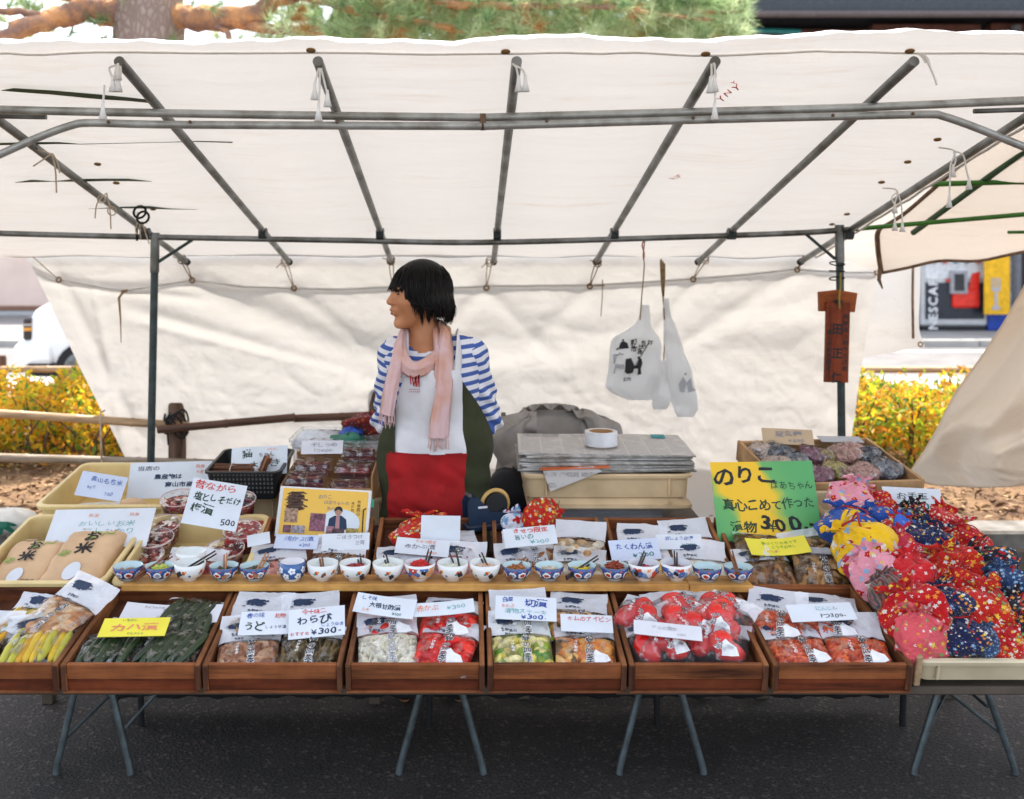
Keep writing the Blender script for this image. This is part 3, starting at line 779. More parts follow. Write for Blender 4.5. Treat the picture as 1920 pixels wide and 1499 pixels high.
# ================================================================== the stall tent
RAFT = [-1.379 + 0.4993 * i for i in range(7)]
def zr(Y): return 2.05 - 0.2213 * (Y - 2.57)
def canY(py): return 1.0387 / ((HY - py) / FPX + 0.2213)
def can_z(x, y):
    x = np.asarray(x, float); y = np.asarray(y, float)
    bay = (x - RAFT[0]) / 0.4993
    s = np.sin(np.pi * bay) ** 2
    z = 2.05 - 0.2213 * (y - 2.57) + 0.030
    z = z - 0.012 * s * np.clip((y - 2.5) / 0.5, 0, 1) * np.clip((5.1 - y) / 0.4, 0.2, 1)
    z = z + 0.006 * blocks(x * 2.0, y * 9.0, 31, 7, 2.0) * (0.3 + 0.7 * s) + 0.003 * blocks(x * 3, y * 30, 32, 7, 1.5) * s
    z = z + (0.2 + 0.8 * s) * (0.010 * crease(x * 2.2 + 40, y * 7 + 40, 71) + 0.005 * crease(x * 6 + 40, y * 16 + 40, 73))
    lip = np.clip((2.60 - y) / 0.20, 0, 1)
    px = CX + x * FPX / 2.40
    tp = np.interp(px, [-900, -300, 0, 200, 400, 560, 640, 850, 940, 1000, 1170, 1280, 1420, 1560, 1700, 1920, 2300], [66, 72, 68, 67, 71, 62, 67, 72, 64, 58, 64, 68, 61, 53, 47, 55, 60])
    zt = H + (HY - tp) * 2.40 / FPX + 0.0025 * np.sin(x * 31) + 0.0015 * np.sin(x * 73 + 1)
    z = z * (1 - lip * lip) + zt * lip * lip
    z = z + 0.007 * np.sin(np.pi * lip) * blocks(x * 3, y * 8, 33, 7, 2.0)
    return z
CANX0, CANX1 = -2.35, 1.70
ys_ = np.concatenate([np.linspace(2.36, 2.62, 16), np.linspace(2.65, 4.965, 170)])
xs_ = np.linspace(CANX0, CANX1, 260)
X, Y_ = np.meshgrid(xs_, ys_, indexing='ij')
Zc = can_z(X, Y_)
roll = np.clip((2.50 - Y_) / 0.14, 0, 1)
Zc = Zc - 0.022 * roll ** 2
cnp = put('tent_canopy', MB().grid(np.stack([X, Y_, Zc], -1)).mesh('tent_canopy', M_CANOPY, True))
tag(cnp, 'large white canvas canopy stretched over the pipe frame of the stall', 'canopy')
hem = MB()
hem.tube([(x, 2.565, float(can_z(x, 2.565)) - 0.006) for x in np.linspace(CANX0, CANX1, 90)], 0.003, 5)
hem.tube([(CANX1 - 0.004, y, float(can_z(CANX1, y)) - 0.002) for y in np.linspace(2.4, 4.96, 40)], 0.006, 5)
put('hem', hem.mesh('hem', M_WHITESTR, True), cnp)
gr = MB()
for t in np.linspace(0, 2 * math.pi, 15)[:-1]: pass
def torus(mb, M, r, q, n=16, m=6, mi=0):
    A = np.array([[tuple(M @ Vector(((r + q * math.cos(b)) * math.cos(a), (r + q * math.cos(b)) * math.sin(a), q * math.sin(b)))) for b in np.linspace(0, 2 * math.pi, m, False)] for a in np.linspace(0, 2 * math.pi, n + 1)])
    return mb.grid(A, mi, wrap=True)
TORUS = torus(MB(), Matrix(), 0.009, 0.0035).mesh('grommet', M_BRASS, True)
for px, py in ((583, 124), (948, 117), (1323, 113), (1706, 96)):
    Yg = 2.553; x = (px - CX) * Yg / FPX
    put('grommet', TORUS, cnp, T(x, Yg, float(can_z(x, Yg)) - 0.006) @ RX(-10))
for px, py in ((1758, 276), (1702, 317), (1653, 352), (1588, 412), (1560, 432), (218, 353), (287, 405), (183, 317)):
    Yg = canY(py); x = (px - CX) * Yg / FPX
    put('grommet', TORUS, cnp, T(x, Yg, float(can_z(x, Yg)) - 0.006) @ RX(-12))
def stripe(pts, m):
    """tapered strip on the canopy underside: (px, py, half thickness px)"""
    up, lo = [], []
    for px, py, h in pts:
        for lst, d in ((up, -h), (lo, h)):
            Yg = canY(py + d); x = (px - CX) * Yg / FPX
            lst.append((x, Yg, min(float(can_z(x, Yg)) - 0.007, zr(Yg) + 0.016)))
    n = len(up)
    mb = MB().add(up + lo, [(i, i + 1, n + i + 1, n + i) for i in range(n - 1)])
    put('green_stripe', mb.mesh('green_stripe', m), cnp)
stripe([(2, 181, 0.4), (25, 180, 3.5), (100, 185, 4), (183, 192, 4), (240, 197, 3.5), (298, 203, 3)], M_DKGREEN)
stripe([(-40, 279, 2), (40, 279, 2.5), (110, 278, 2), (150, 279, 0.6), (300, 277, 0.5), (370, 275, 1), (436, 274, 0.8)], M_DKGREEN)
stripe([(28, 351, 0.4), (60, 348, 2.4), (100, 349, 0.6), (140, 347, 2.6), (200, 346, 2.4), (240, 345, 2.4), (285, 347, 0.3)], M_DKGREEN)
stripe([(165, 399, 0.3), (230, 397, 1.6), (280, 397, 2.6), (320, 399, 1.8), (370, 401, 0.3)], M_DKGREEN)
# faded red stencil marks on the canvas
for txt, px, py, sz, rot in (('YNY', 1366, 190, 0.035, 62), ('RIF', 1268, 345, 0.035, 66), ('Y', 1376, 174, 0.02, 62)):
    Yg = canY(py); x0 = (px - CX) * Yg / FPX
    v_, f_ = text2d(txt, sz, 0.0, wob=0.05, jit=0.1)
    a_ = R(rot)
    xx = x0 + v_[:, 0] * math.cos(a_) - v_[:, 1] * math.sin(a_); yy = Yg - (v_[:, 0] * math.sin(a_) + v_[:, 1] * math.cos(a_)) * 1.6
    put('stencil_mark', MB().add(np.column_stack([xx, yy, can_z(xx, yy) - 0.004]), f_).mesh('stencil_mark', INK['red']), cnp)

fr = thing('market_tent', 'galvanised pipe frame with rafters and rails holding up the canopy', 'tent frame', T(0, 3.7, 0))
FI = fr.matrix_world.inverted()
def W2(px, py, Y): return FI @ P(px, py, Y)
def pipe(name, pts, r, m=M_STEEL, n=12, par=fr):
    return put(name, MB().tube(pts, r, n).mesh(name, m, auto=60), par)
def smooth_path(p, k=6):
    p = [Vector(q) for q in p]; out = []
    for i in range(len(p) - 1):
        a, b, c, d = p[max(i - 1, 0)], p[i], p[i + 1], p[min(i + 2, len(p) - 1)]
        for t in np.linspace(0, 1, k, False):
            out.append(0.5 * ((2 * b) + (c - a) * t + (2 * a - 5 * b + 4 * c - d) * t * t + (3 * b - a - 3 * c + d) * t ** 3))
    return out + [p[-1]]
for i, x in enumerate(RAFT):
    pipe('rafter', [FI @ Vector((x, y, zr(y))) for y in (2.545, 3.6, 4.94)], 0.0135)
    put('rafter_cap', MB().tube([FI @ Vector((x, 4.93, zr(4.93))), FI @ Vector((x, 4.955, zr(4.955)))], 0.017, 10).mesh('rafter_cap', M_BLACKCORD), fr)
    put('clamp', MB().tube([FI @ Vector((x - 0.016, 4.32, zr(4.32) - 0.012)), FI @ Vector((x + 0.016, 4.32, zr(4.32) - 0.012))], 0.026, 10).mesh('clamp', M_DARKSTEEL), fr)
pipe('front_rail', smooth_path([W2(*q, 2.80) for q in ((-420, 190), (0, 206), (450, 215), (903, 221))]), 0.0118, M_RAIL)
pipe('front_rail', smooth_path([W2(*q, 2.80) for q in ((907, 221), (1280, 211), (1610, 202), (1920, 189), (2300, 175))]), 0.0118, M_RAIL)
pipe('front_brace', smooth_path([W2(*q, 2.785) for q in ((-420, 470), (-100, 334), (0, 290), (70, 259), (130, 237), (170, 231), (300, 234), (640, 236), (903, 237))]), 0.0112, M_RAIL)
pipe('front_brace', smooth_path([W2(*q, 2.785) for q in ((907, 237), (1280, 226), (1600, 218), (1738, 215), (1770, 219), (1830, 240), (1920, 276), (2050, 330), (2300, 440))]), 0.0112, M_RAIL)
put('joint_sleeve', MB().tube([W2(900, 229, 2.79), W2(911, 229, 2.79)], 0.0128, 10, flat=1.9).mesh('joint_sleeve', M_HEM), fr)
pipe('front_rail', [W2(-200, 214, 2.83), W2(87, 220, 2.83)], 0.007)
pipe('front_rail', [W2(1826, 209, 2.83), W2(2100, 200, 2.83)], 0.007)
for px in (203, 356, 632, 1025, 1300, 1562, 1712):
    py = 229 if px < 900 else 229 - (px - 900) * 0.019
    put('rivet', MB().lathe([(0.001, 0.004), (0.004, 0.003), (0.005, 0)], 8).mesh('rivet', M_HEM), fr, FI @ T(*P(px, py, 2.772)) @ RX(90))
pipe('rear_rail', smooth_path([W2(*q, 4.32) for q in ((-300, 428), (0, 438), (290, 445), (640, 451), (905, 455), (1280, 445), (1500, 437), (1600, 430))]), 0.0125)
for top, bot, pxb in ((291, 445, 283), (1574, 430, 1578)):
    a = P(top, bot, 4.32); b = P(pxb, 860 if top < 500 else 820, 4.32)
    t = a.z / (a.z - b.z); g = a.lerp(b, t)
    pipe('pole', [FI @ a, FI @ g], 0.0165, M_DARKSTEEL)
    put('pole_sleeve', MB().tube([FI @ a.lerp(b, -0.02), FI @ a.lerp(b, 0.16)], 0.0195, 12).mesh('pole_sleeve', M_STEEL, auto=50), fr)
    put('base_plate', MB().box(-0.06, 0.06, -0.06, 0.06, 0.001, 0.008, 0.002).mesh('base_plate', M_DARKSTEEL), fr, FI @ T(g.x, g.y, 0))
pipe('corner_brace', [W2(296, 492, 4.32), W2(361, 450, 4.32)], 0.007, M_DARKSTEEL)
pipe('corner_brace', [W2(1566, 486, 4.32), W2(1507, 436, 4.32)], 0.007, M_DARKSTEEL)
# side poles in front, outside the picture, so that the rails rest on something
for s_, x in ((-1, -2.02), (1, 2.12)):
    pipe('pole', [FI @ Vector((x, 2.8, 0)), FI @ Vector((x, 2.8, 1.98))], 0.0165, M_STEEL)
# dark cords and tape on the left rafter
mb = MB()
for px, py in ((262, 398), (268, 408)):
    c0 = W2(px, py, canY(py) - 0.02)
    mb.tube([c0 + Vector((0.024 * math.cos(t), 0.01 * math.sin(t), 0.024 * math.sin(t))) for t in np.linspace(0, 6.28, 14)], 0.005, 5)
mb.tube([W2(256, 388, 4.15), W2(262, 395, 4.15)], 0.008, 5); mb.tube([W2(256, 425, 4.3), W2(257, 452, 4.3)], 0.005, 5)
put('cord_binding', mb.mesh('cord_binding', M_BLACKCORD, True), fr)

# white and beige ties that hold the canopy to the pipes
def ties(label, px, py, Y, strands, m, tassel=False, loop=None):
    o = thing('tie_string', label, 'string', T(*P(px, py, Y)), 'strings tying canvas to the frame')
    OI = o.matrix_world.inverted()
    for st_ in strands:
        pts = [OI @ P(a, b, Y) for a, b in st_]
        put('strand', MB().tube(smooth_path(pts, 4), 0.0028, 5).mesh('strand', m, True), o)
        if tassel:
            e = pts[-1]
            put('frayed_end', MB().tube([e + Vector((0, 0, 0.012)), e - Vector((0, 0, 0.01)), e - Vector((0, 0, 0.03))], [0.003, 0.006, 0.011], 7).mesh('frayed_end', m, True), o)
    if loop:
        mb = MB()
        for (cx_, cy_, rr) in loop:
            c = OI @ P(cx_, cy_, Y)
            mb.tube([c + Vector((rr * math.cos(t), 0, rr * math.sin(t))) for t in np.linspace(0, 6.28, 18)], 0.0024, 5)
        put('loop', mb.mesh('loop', m, True), o)
ties('white tie hanging from the first front rafter on the left', 222, 126, 2.53, [[(222, 122), (205, 128), (212, 150)], [(222, 122), (218, 128), (215, 140), (221, 128)], [(226, 124), (226, 140), (222, 150)], [(196, 160), (194, 185), (193, 202)]], M_WHITESTR, True)
ties('pair of white tie ends hanging from second front rafter', 600, 130, 2.53, [[(598, 128), (592, 150), (590, 165)], [(600, 128), (599, 170), (597, 205)], [(602, 128), (607, 150), (614, 178)]], M_WHITESTR, True)
ties('small white tie at the middle front rafter', 962, 122, 2.53, [[(960, 120), (968, 128), (972, 150)], [(962, 122), (980, 132), (985, 150)]], M_WHITESTR, True)
ties('white tie at the front rafter right of the middle', 1336, 120, 2.53, [[(1334, 120), (1334, 140), (1332, 152)], [(1338, 118), (1342, 140), (1340, 150)], [(1340, 120), (1341, 170), (1340, 202)]], M_WHITESTR, True)
ties('white tie at the rightmost front rafter', 1728, 102, 2.53, [[(1722, 100), (1730, 108), (1736, 118)], [(1728, 100), (1740, 112), (1744, 128)], [(1732, 100), (1750, 140), (1757, 160)]], M_WHITESTR)
ties('long tasselled tie on the right rafter, the upper of two', 1788, 284, canY(284) - 0.03, [[(1760, 277), (1790, 284), (1782, 310), (1781, 345), (1780, 372)], [(1790, 284), (1806, 292), (1812, 320), (1817, 338)], [(1788, 285), (1792, 300), (1787, 315)]], M_WHITESTR, True)
ties('long tasselled tie on the right rafter, the lower of two', 1684, 360, canY(360) - 0.03, [[(1655, 353), (1682, 358), (1676, 390), (1678, 418)], [(1682, 358), (1690, 385), (1692, 420)], [(1684, 360), (1672, 370), (1678, 385)]], M_WHITESTR, True)
ties('beige tie on the left rafter near the front brace', 100, 282, canY(282) - 0.03, [[(55, 278), (80, 284), (98, 290)], [(98, 288), (108, 305), (112, 325)], [(98, 288), (104, 320), (106, 362)], [(98, 288), (80, 300), (62, 312)]], M_STRING)
ties('beige bow tied halfway along the left rafter', 200, 362, canY(362) - 0.03, [[(200, 362), (204, 380), (216, 398)], [(198, 364), (182, 382), (178, 410)], [(200, 364), (206, 392), (208, 430)]], M_STRING, False, [(190, 374, 0.014), (210, 396, 0.016)])
ties('beige knot where left rafter meets the rear rail', 262, 415, canY(415) - 0.03, [[(262, 415), (262, 430), (264, 448)], [(266, 415), (272, 435), (280, 458)], [(258, 416), (254, 432), (258, 440)]], M_STRING)

# ---- back wall canvas
def lrp(tab, v): return np.interp(v, [a for a, _ in tab], [b for _, b in tab])
LT = [(430, 8), (470, 40), (500, 60), (600, 108), (690, 150), (760, 185), (820, 216), (862, 236), (900, 238), (1010, 215)]
RT = [(430, 1668), (505, 1645), (600, 1630), (700, 1613), (820, 1597), (900, 1590), (1010, 1585)]
py_ = np.linspace(430, 1000, 190)
uu = np.linspace(0, 1, 420)
PY, UU = np.meshgrid(py_, uu, indexing='ij')
PX = lrp(LT, PY) * (1 - UU) + lrp(RT, PY) * UU
def ridge(x0, y0, x1, y1, w, amp):
    dx, dy = x1 - x0, y1 - y0; L = math.hypot(dx, dy)
    d = ((PX - x0) * dy - (PY - y0) * dx) / L
    t = ((PX - x0) * dx + (PY - y0) * dy) / L ** 2
    return amp * np.exp(-(d / w) ** 2) * np.exp(-np.clip(np.abs(t - 0.5) - 0.45, 0, None) ** 2 / 0.02)
Yw = 4.99 + 0.25 * np.clip((PY - 500) / 400, 0, 1)
for a in ((280, 590, 700, 715, 16, -0.030), (290, 610, 640, 700, 10, 0.022), (360, 530, 640, 650, 22, -0.022), (400, 560, 900, 760, 40, -0.03), (900, 550, 760, 690, 14, -0.018), (120, 530, 250, 800, 12, -0.02), (180, 560, 236, 850, 9, 0.018),
          (700, 660, 1350, 640, 38, -0.035), (880, 700, 1500, 610, 30, 0.03), (1490, 510, 1290, 640, 16, -0.02), (1640, 515, 1560, 760, 18, -0.02), (112, 528, 360, 560, 9, -0.02), (230, 545, 360, 530, 9, -0.015), (1106, 540, 1000, 640, 16, -0.014), (551, 545, 700, 660, 14, -0.016), (912, 545, 1050, 680, 14, -0.012), (1300, 530, 1200, 660, 13, -0.014)):
    Yw = Yw + ridge(*a)
Yw = Yw + 0.005 * blocks(PX / 90, PY / 90, 41, 8, 1.2) + np.clip((PY - 600) / 120, 0.3, 1) * 0.0022 * blocks(PX / 13 + 3 * np.sin(PY / 70), PY / 24 + 3 * np.sin(PX / 90), 42, 12, 1.3) + 0.0008 * blocks(PX / 6 + 2 * np.sin(PY / 31), PY / 8 + 2 * np.sin(PX / 37), 43, 12, 1.1)
Yw = Yw + np.clip((PY - 560) / 140, 0.25, 1) * (0.016 * crease(PX / 52, PY / 70, 61) + 0.007 * crease(PX / 20, PY / 30, 63)) + 0.010 * crease(PX / 120, PY / 60, 65)
Yw = Yw - 0.62 * np.clip((PY - 880) / 120, 0, 1) ** 1.3
hemy = np.interp(PX, [0, 110, 230, 360, 455, 551, 640, 737, 830, 912, 1010, 1106, 1200, 1300, 1400, 1495, 1570, 1645], [470, 525, 546, 526, 538, 541, 543, 538, 541, 537, 536, 535, 530, 523, 515, 505, 511, 511])
Yw = Yw - 0.020 * np.clip((PY - hemy) / 5, -0.0, 1)
A = np.stack([(PX - CX) * Yw / FPX, Yw, H - (PY - HY) * Yw / FPX], -1)
wl = put('back_canvas', MB().grid(A).mesh('back_canvas', M_WALLC, True))
tag(wl, 'wrinkled off white canvas sheet closing the back of the stall', 'canvas')
mb = MB(); hx = np.linspace(112, 1643, 150)
def wall_pt(px, py, d=0.0):
    i = np.interp(py, py_, np.arange(len(py_))); 
    l, r = lrp(LT, py), lrp(RT, py); j = (px - l) / (r - l) * (len(uu) - 1)
    yv = Yw[int(round(i)), int(np.clip(round(j), 0, len(uu) - 1))]
    return P(px, py, yv - d)
hyv = np.interp(hx, PX[30], hemy[30])
mb.tube([wall_pt(a, b, 0.004) for a, b in zip(hx, hyv)], 0.0035, 5)
put('hem', mb.mesh('hem', M_WALLC, True), wl)
GR2 = torus(MB(), RX(90), 0.012, 0.004).mesh('grommet', M_BRASS, True)
GP = [(110, 525), (360, 526), (551, 541), (737, 540), (912, 540), (1106, 537), (1300, 524), (1495, 506), (1645, 511)]
for px, py in GP: put('grommet', GR2, wl, T(*wall_pt(px, py, 0.02)))
RE = [(20, 440), (342, 486), (535, 491), (733, 488), (918, 491), (1120, 492), (1321, 486), (1522, 458), (1645, 430)]
for i, ((gx, gy), (rx, ry)) in enumerate(zip(GP, RE)):
    mb = MB(); g = wall_pt(gx, gy, 0.03); e = P(rx, ry, 4.93)
    mb.tube([g, g.lerp(e, 0.5) + Vector((-0.008, 0, 0)), e + Vector((-0.01, -0.01, 0))], 0.0028, 5)
    if 0 < i < 8:
        mb.tube([g, g.lerp(e, 0.5) + Vector((0.008, 0, 0)), e + Vector((0.012, -0.01, 0))], 0.0028, 5)
        mb.tube([e + Vector((-0.012, -0.02, 0.0)), e + Vector((-0.04, -0.02, -0.03 + 0.04 * (i % 2)))], 0.0026, 5)
        for t0 in range(2): torus(mb, T(*(e + Vector((0, -0.012, 0.006 - 0.012 * t0)))) @ RX(75), 0.018, 0.003, 12, 5)
    put('tie_string', mb.mesh('tie_string', M_STRINGD if i % 2 else M_STRING, True), wl)
mb = MB(); a = wall_pt(232, 547, 0.03)
mb.tube([a, a + Vector((-0.02, -0.01, -0.03)), a + Vector((-0.012, -0.01, -0.14)), a + Vector((-0.013, 0, -0.25))], [0.006, 0.007, 0.004, 0.002], 6)
mb.tube([a + Vector((-0.01, 0, 0)), a + Vector((0.018, -0.005, 0.004))], 0.008, 6)
put('tie_string', mb.mesh('tie_string', M_STRINGD, True), wl)
mb = MB(); a = wall_pt(1122, 540, 0.03); mb.tube([a + Vector((-0.05, 0, 0.01)), a + Vector((0.03, 0, 0.012))], 0.003, 5); mb.tube([a + Vector((0.02, 0, 0.04)), a + Vector((0.018, 0, -0.06)), a + Vector((0.012, 0, -0.14))], 0.0024, 5)
put('tie_string', mb.mesh('tie_string', M_STRINGD, True), wl)
mb = MB(); a = P(192, 772, 5.06); mb.tube([a + Vector((0, 0.03, 0.0)), a + Vector((0, -0.03, 0)), a + Vector((0, -0.03, -0.02)), a + Vector((0.0, 0, -0.35))], 0.005, 6)
put('tie_string', mb.mesh('tie_string', M_STRING, True), wl)

# ---- cloth sheets lofted from rows of points
def sheet(rows, nu, nv, amp=0.0, seed=0, fq=20, smooth=4):
    A = []
    for r in rows:
        r = np.array([tuple(P(*q)) for q in r]); d = np.r_[0, np.cumsum(np.linalg.norm(np.diff(r, axis=0), axis=1))]; t = np.linspace(0, d[-1], nu)
        A.append(np.stack([np.interp(t, d, r[:, i]) for i in range(3)], 1))
    A = np.array(A); tt = np.linspace(0, len(rows) - 1, nv); i0 = np.minimum(tt.astype(int), len(rows) - 2); f = (tt - i0)[:, None, None]
    B = A[i0] * (1 - f) + A[i0 + 1] * f
    for _ in range(smooth):
        B[1:-1] = (B[:-2] + 2 * B[1:-1] + B[2:]) / 4; B[:, 1:-1] = (B[:, :-2] + 2 * B[:, 1:-1] + B[:, 2:]) / 4
    if amp: B[..., 1] += amp * blocks(B[..., 0] * fq, B[..., 2] * fq, seed, 8, 1.0)
    return B
# neighbour's flap at the right
B = sheet([[(1930, 520, 4.25), (2000, 515, 4.3), (2200, 510, 4.4)],
           [(1886, 602, 4.20), (1930, 606, 4.12), (1975, 610, 4.28), (2200, 600, 4.4)],
           [(1838, 672, 4.10), (1880, 680, 4.06), (1930, 690, 4.24), (2000, 690, 4.2), (2200, 690, 4.4)],
           [(1790, 738, 4.04), (1830, 745, 4.02), (1890, 760, 4.22), (1960, 760, 4.12), (2200, 760, 4.4)],
           [(1758, 803, 3.96), (1786, 790, 4.10), (1850, 805, 4.18), (1920, 812, 4.06), (2200, 812, 4.36)],
           [(1732, 846, 3.90), (1762, 812, 4.10), (1810, 838, 4.00), (1870, 850, 4.16), (1930, 850, 4.02), (2200, 846, 4.32)],
           [(1706, 884, 3.86), (1750, 846, 4.04), (1800, 868, 3.92), (1870, 880, 4.12), (1940, 880, 3.98), (2200, 872, 4.28)],
           [(1716, 896, 3.84), (1765, 886, 3.94), (1810, 893, 3.88), (1880, 898, 4.06), (1950, 894, 3.95), (2200, 884, 4.26)],
           [(1742, 906, 3.84), (1790, 909, 3.90), (1830, 912, 3.88), (1890, 911, 4.02), (1960, 902, 3.94), (2200, 892, 4.24)]], 110, 110, 0.005, 51, 9, 4)
rl = B.copy(); 
fl = put('side_canvas', MB().grid(B).mesh('side_canvas', M_TAN, True)); tag(fl, 'cream canvas flap swept down beside the right end of the stall', 'canvas')
put('hem', MB().tube([tuple(p) for p in B[-1]], 0.006, 6).mesh('hem', M_TAN, True), fl)
put('hem', MB().tube([tuple(p) for p in B[:, 0]], 0.004, 6).mesh('hem', M_TAN, True), fl)
# pale square of canvas beyond the wall
B = sheet([[(1640, 440, 5.5), (1725, 470, 5.5)], [(1640, 505, 5.5), (1726, 500, 5.5)], [(1625, 600, 5.45), (1722, 600, 5.5)], [(1610, 640, 5.45), (1724, 625, 5.5)], [(1605, 672, 5.45), (1660, 664, 5.48), (1733, 650, 5.5)]], 40, 40, 0.006, 52, 12)
f2 = put('side_canvas', MB().grid(B).mesh('side_canvas', M_WALLC, True)); tag(f2, 'pale canvas corner hanging right of the plaque in front of the road', 'canvas')
put('hem', MB().tube([P(1712, 480, 5.47), P(1711, 560, 5.46), P(1712, 635, 5.47)], 0.006, 6, flat=2).mesh('hem', M_HEM, True), f2)
put('grommet', GR2, f2, T(*P(1726, 646, 5.47)))
# neighbour's canopy with brown edge and green bars
nb = thing('neighbour_canopy', 'tan canvas canopy of the next stall with brown taped edge', 'canopy', T(*P(1800, 400, 4.6)))
NI = nb.matrix_world.inverted()
B = sheet([[(2010, 120, 2.7), (2200, 100, 2.6), (2900, 100, 2.6)], [(1990, 170, 3.2), (2100, 150, 3.0), (2800, 150, 3.0)], [(1838, 272, 3.9), (1960, 262, 3.7), (2700, 240, 3.5)], [(1760, 345, 4.2), (1900, 340, 4.0), (2600, 330, 3.8)], [(1690, 405, 4.45), (1860, 400, 4.3), (2600, 400, 4.1)], [(1642, 432, 4.7), (1850, 430, 4.6), (2600, 440, 4.4)], [(1646, 480, 4.85), (1800, 470, 4.8), (2600, 440, 4.6)], [(1650, 512, 4.9), (1700, 503, 4.9), (1760, 487, 4.86), (1830, 492, 4.86), (1925, 470, 4.8), (2600, 450, 4.7)]], 60, 50, 0.004, 53, 10, 3)  # first two rows are out of view, added to keep sun off the ground
ed = B[-1].copy(); le = B[:, 0].copy()
Bl = np.array([[tuple(NI @ Vector(p)) for p in r] for r in B])
put('cloth', MB().grid(Bl).mesh('cloth', M_TAN2, True), nb)
ov = np.array([[tuple(NI @ (Vector(p).lerp(Vector((1.695, p[1], zr(p[1]) + 0.034)), t) + Vector((0, 0.006, 0.004)))) for t in np.linspace(0, 1, 8)] for p in le])  # strip added to close the sun gap beside the main canopy
put('cloth', MB().grid(ov).mesh('cloth', M_WALLC, True), nb)
put('taped_edge', MB().tube([NI @ (Vector(p) + Vector((0, -0.01, 0))) for p in ed], 0.013, 6, flat=0.6).mesh('taped_edge', M_HEM, True), nb)
put('taped_edge', MB().tube([NI @ (Vector(p) + Vector((0.0, -0.01, 0))) for p in le], 0.012, 6, flat=0.6).mesh('taped_edge', M_HEM, True), nb)
put('taped_edge', MB().tube([NI @ P(1650, 505, 4.88), NI @ P(1648, 525, 4.88), NI @ P(1655, 542, 4.88)], [0.012, 0.01, 0.003], 6).mesh('taped_edge', M_HEM, True), nb)
ng = thing('neighbouring_tent', 'green painted bars of the next stall under its tan canopy', 'tent frame', T(*P(1850, 380, 4.2)))
N2 = ng.matrix_world.inverted()
for a, b, Ya, Yb, r in (((1735, 346), (2200, 333), 4.1, 3.9, 0.011), ((1590, 431), (2200, 378), 4.42, 4.1, 0.010), ((1890, 436), (2200, 432), 4.4, 4.4, 0.007)):
    put('bar', MB().tube([N2 @ P(*a, Ya), N2 @ P(*b, Yb)], r, 8).mesh('bar', M_GREEN, auto=50), ng)
put('bar', MB().tube([N2 @ P(1712, 437, 4.55), N2 @ P(2000, 225, 3.6)], 0.013, 8).mesh('bar', M_DKGREEN, auto=50), ng)

# ---- wooden name plaque on the right pole
Y0 = 4.265
c = P(1572, 545, Y0)
pq = thing('wooden_plaque', 'red brown wooden name plaque hanging on the right tent pole', 'plaque', T(c.x, Y0, c.z) @ RY(1.5))
M_PLQ = wood('plaque wood', (0.09, 0.016, 0.006, 1), (0.28, 0.052, 0.014, 1), 'z', 0.5, rnd=0.1)
M_PLQ2 = wood('plaque cap wood', (0.17, 0.036, 0.010, 1), (0.40, 0.105, 0.022, 1), 'x', 0.5, rnd=0.1)
q = Y0 / FPX
put('cap_board', MB().add([(x * q, d, z * q) for d in (0.0, 0.022) for x, z in ((-36, -4), (0, 1), (36, -4), (32, -40), (-34, -40))], [(0, 4, 3, 2, 1), (5, 6, 7, 8, 9), (0, 1, 6, 5), (1, 2, 7, 6), (2, 3, 8, 7), (3, 4, 9, 8), (4, 0, 5, 9)]).mesh('cap_board', M_PLQ2), pq)
bd = put('name_board', MB().box(-24 * q, 21 * q, -0.014, 0.0, -172 * q, -22 * q, 0.002).mesh('name_board', M_PLQ), pq)
for tx, x, z, s_ in (('平　田　正　仁', -2, -96, 0.047), ('飛騨高山朝市出店者', 13, -98, 0.026), ('高山市朝市組合', -17, -112, 0.024)):
    v_, f_ = text2d(tx, s_, 0.03 if s_ > .04 else 0.01, vertical=True, wob=0.02, jit=0.03)
    if s_ > .04: v_[:, 1] *= 1.04
    put('lettering', MB().add([(a + x * q, -0.0155, b + z * q) for a, b in v_], f_).mesh('lettering', INK['black']), bd)
put('hanging_cord', MB().tube([(0, -0.018, -34 * q), (-1 * q, -0.018, -12 * q), (1 * q, -0.018, 8 * q), (0, -0.02, 34 * q)], 0.004, 6).mesh('hanging_cord', mat('mustard cord', (0.32, 0.24, 0.05, 1), 0.8)), pq)
mb = MB()
for i in range(3): torus(mb, T(2 * q, 0.035, (22 + 14 * i) * q) @ RX(15 * (i - 1)), 0.03, 0.003, 16, 5)
put('cord_binding', mb.mesh('cord_binding', M_BLACKCORD, True), pq)

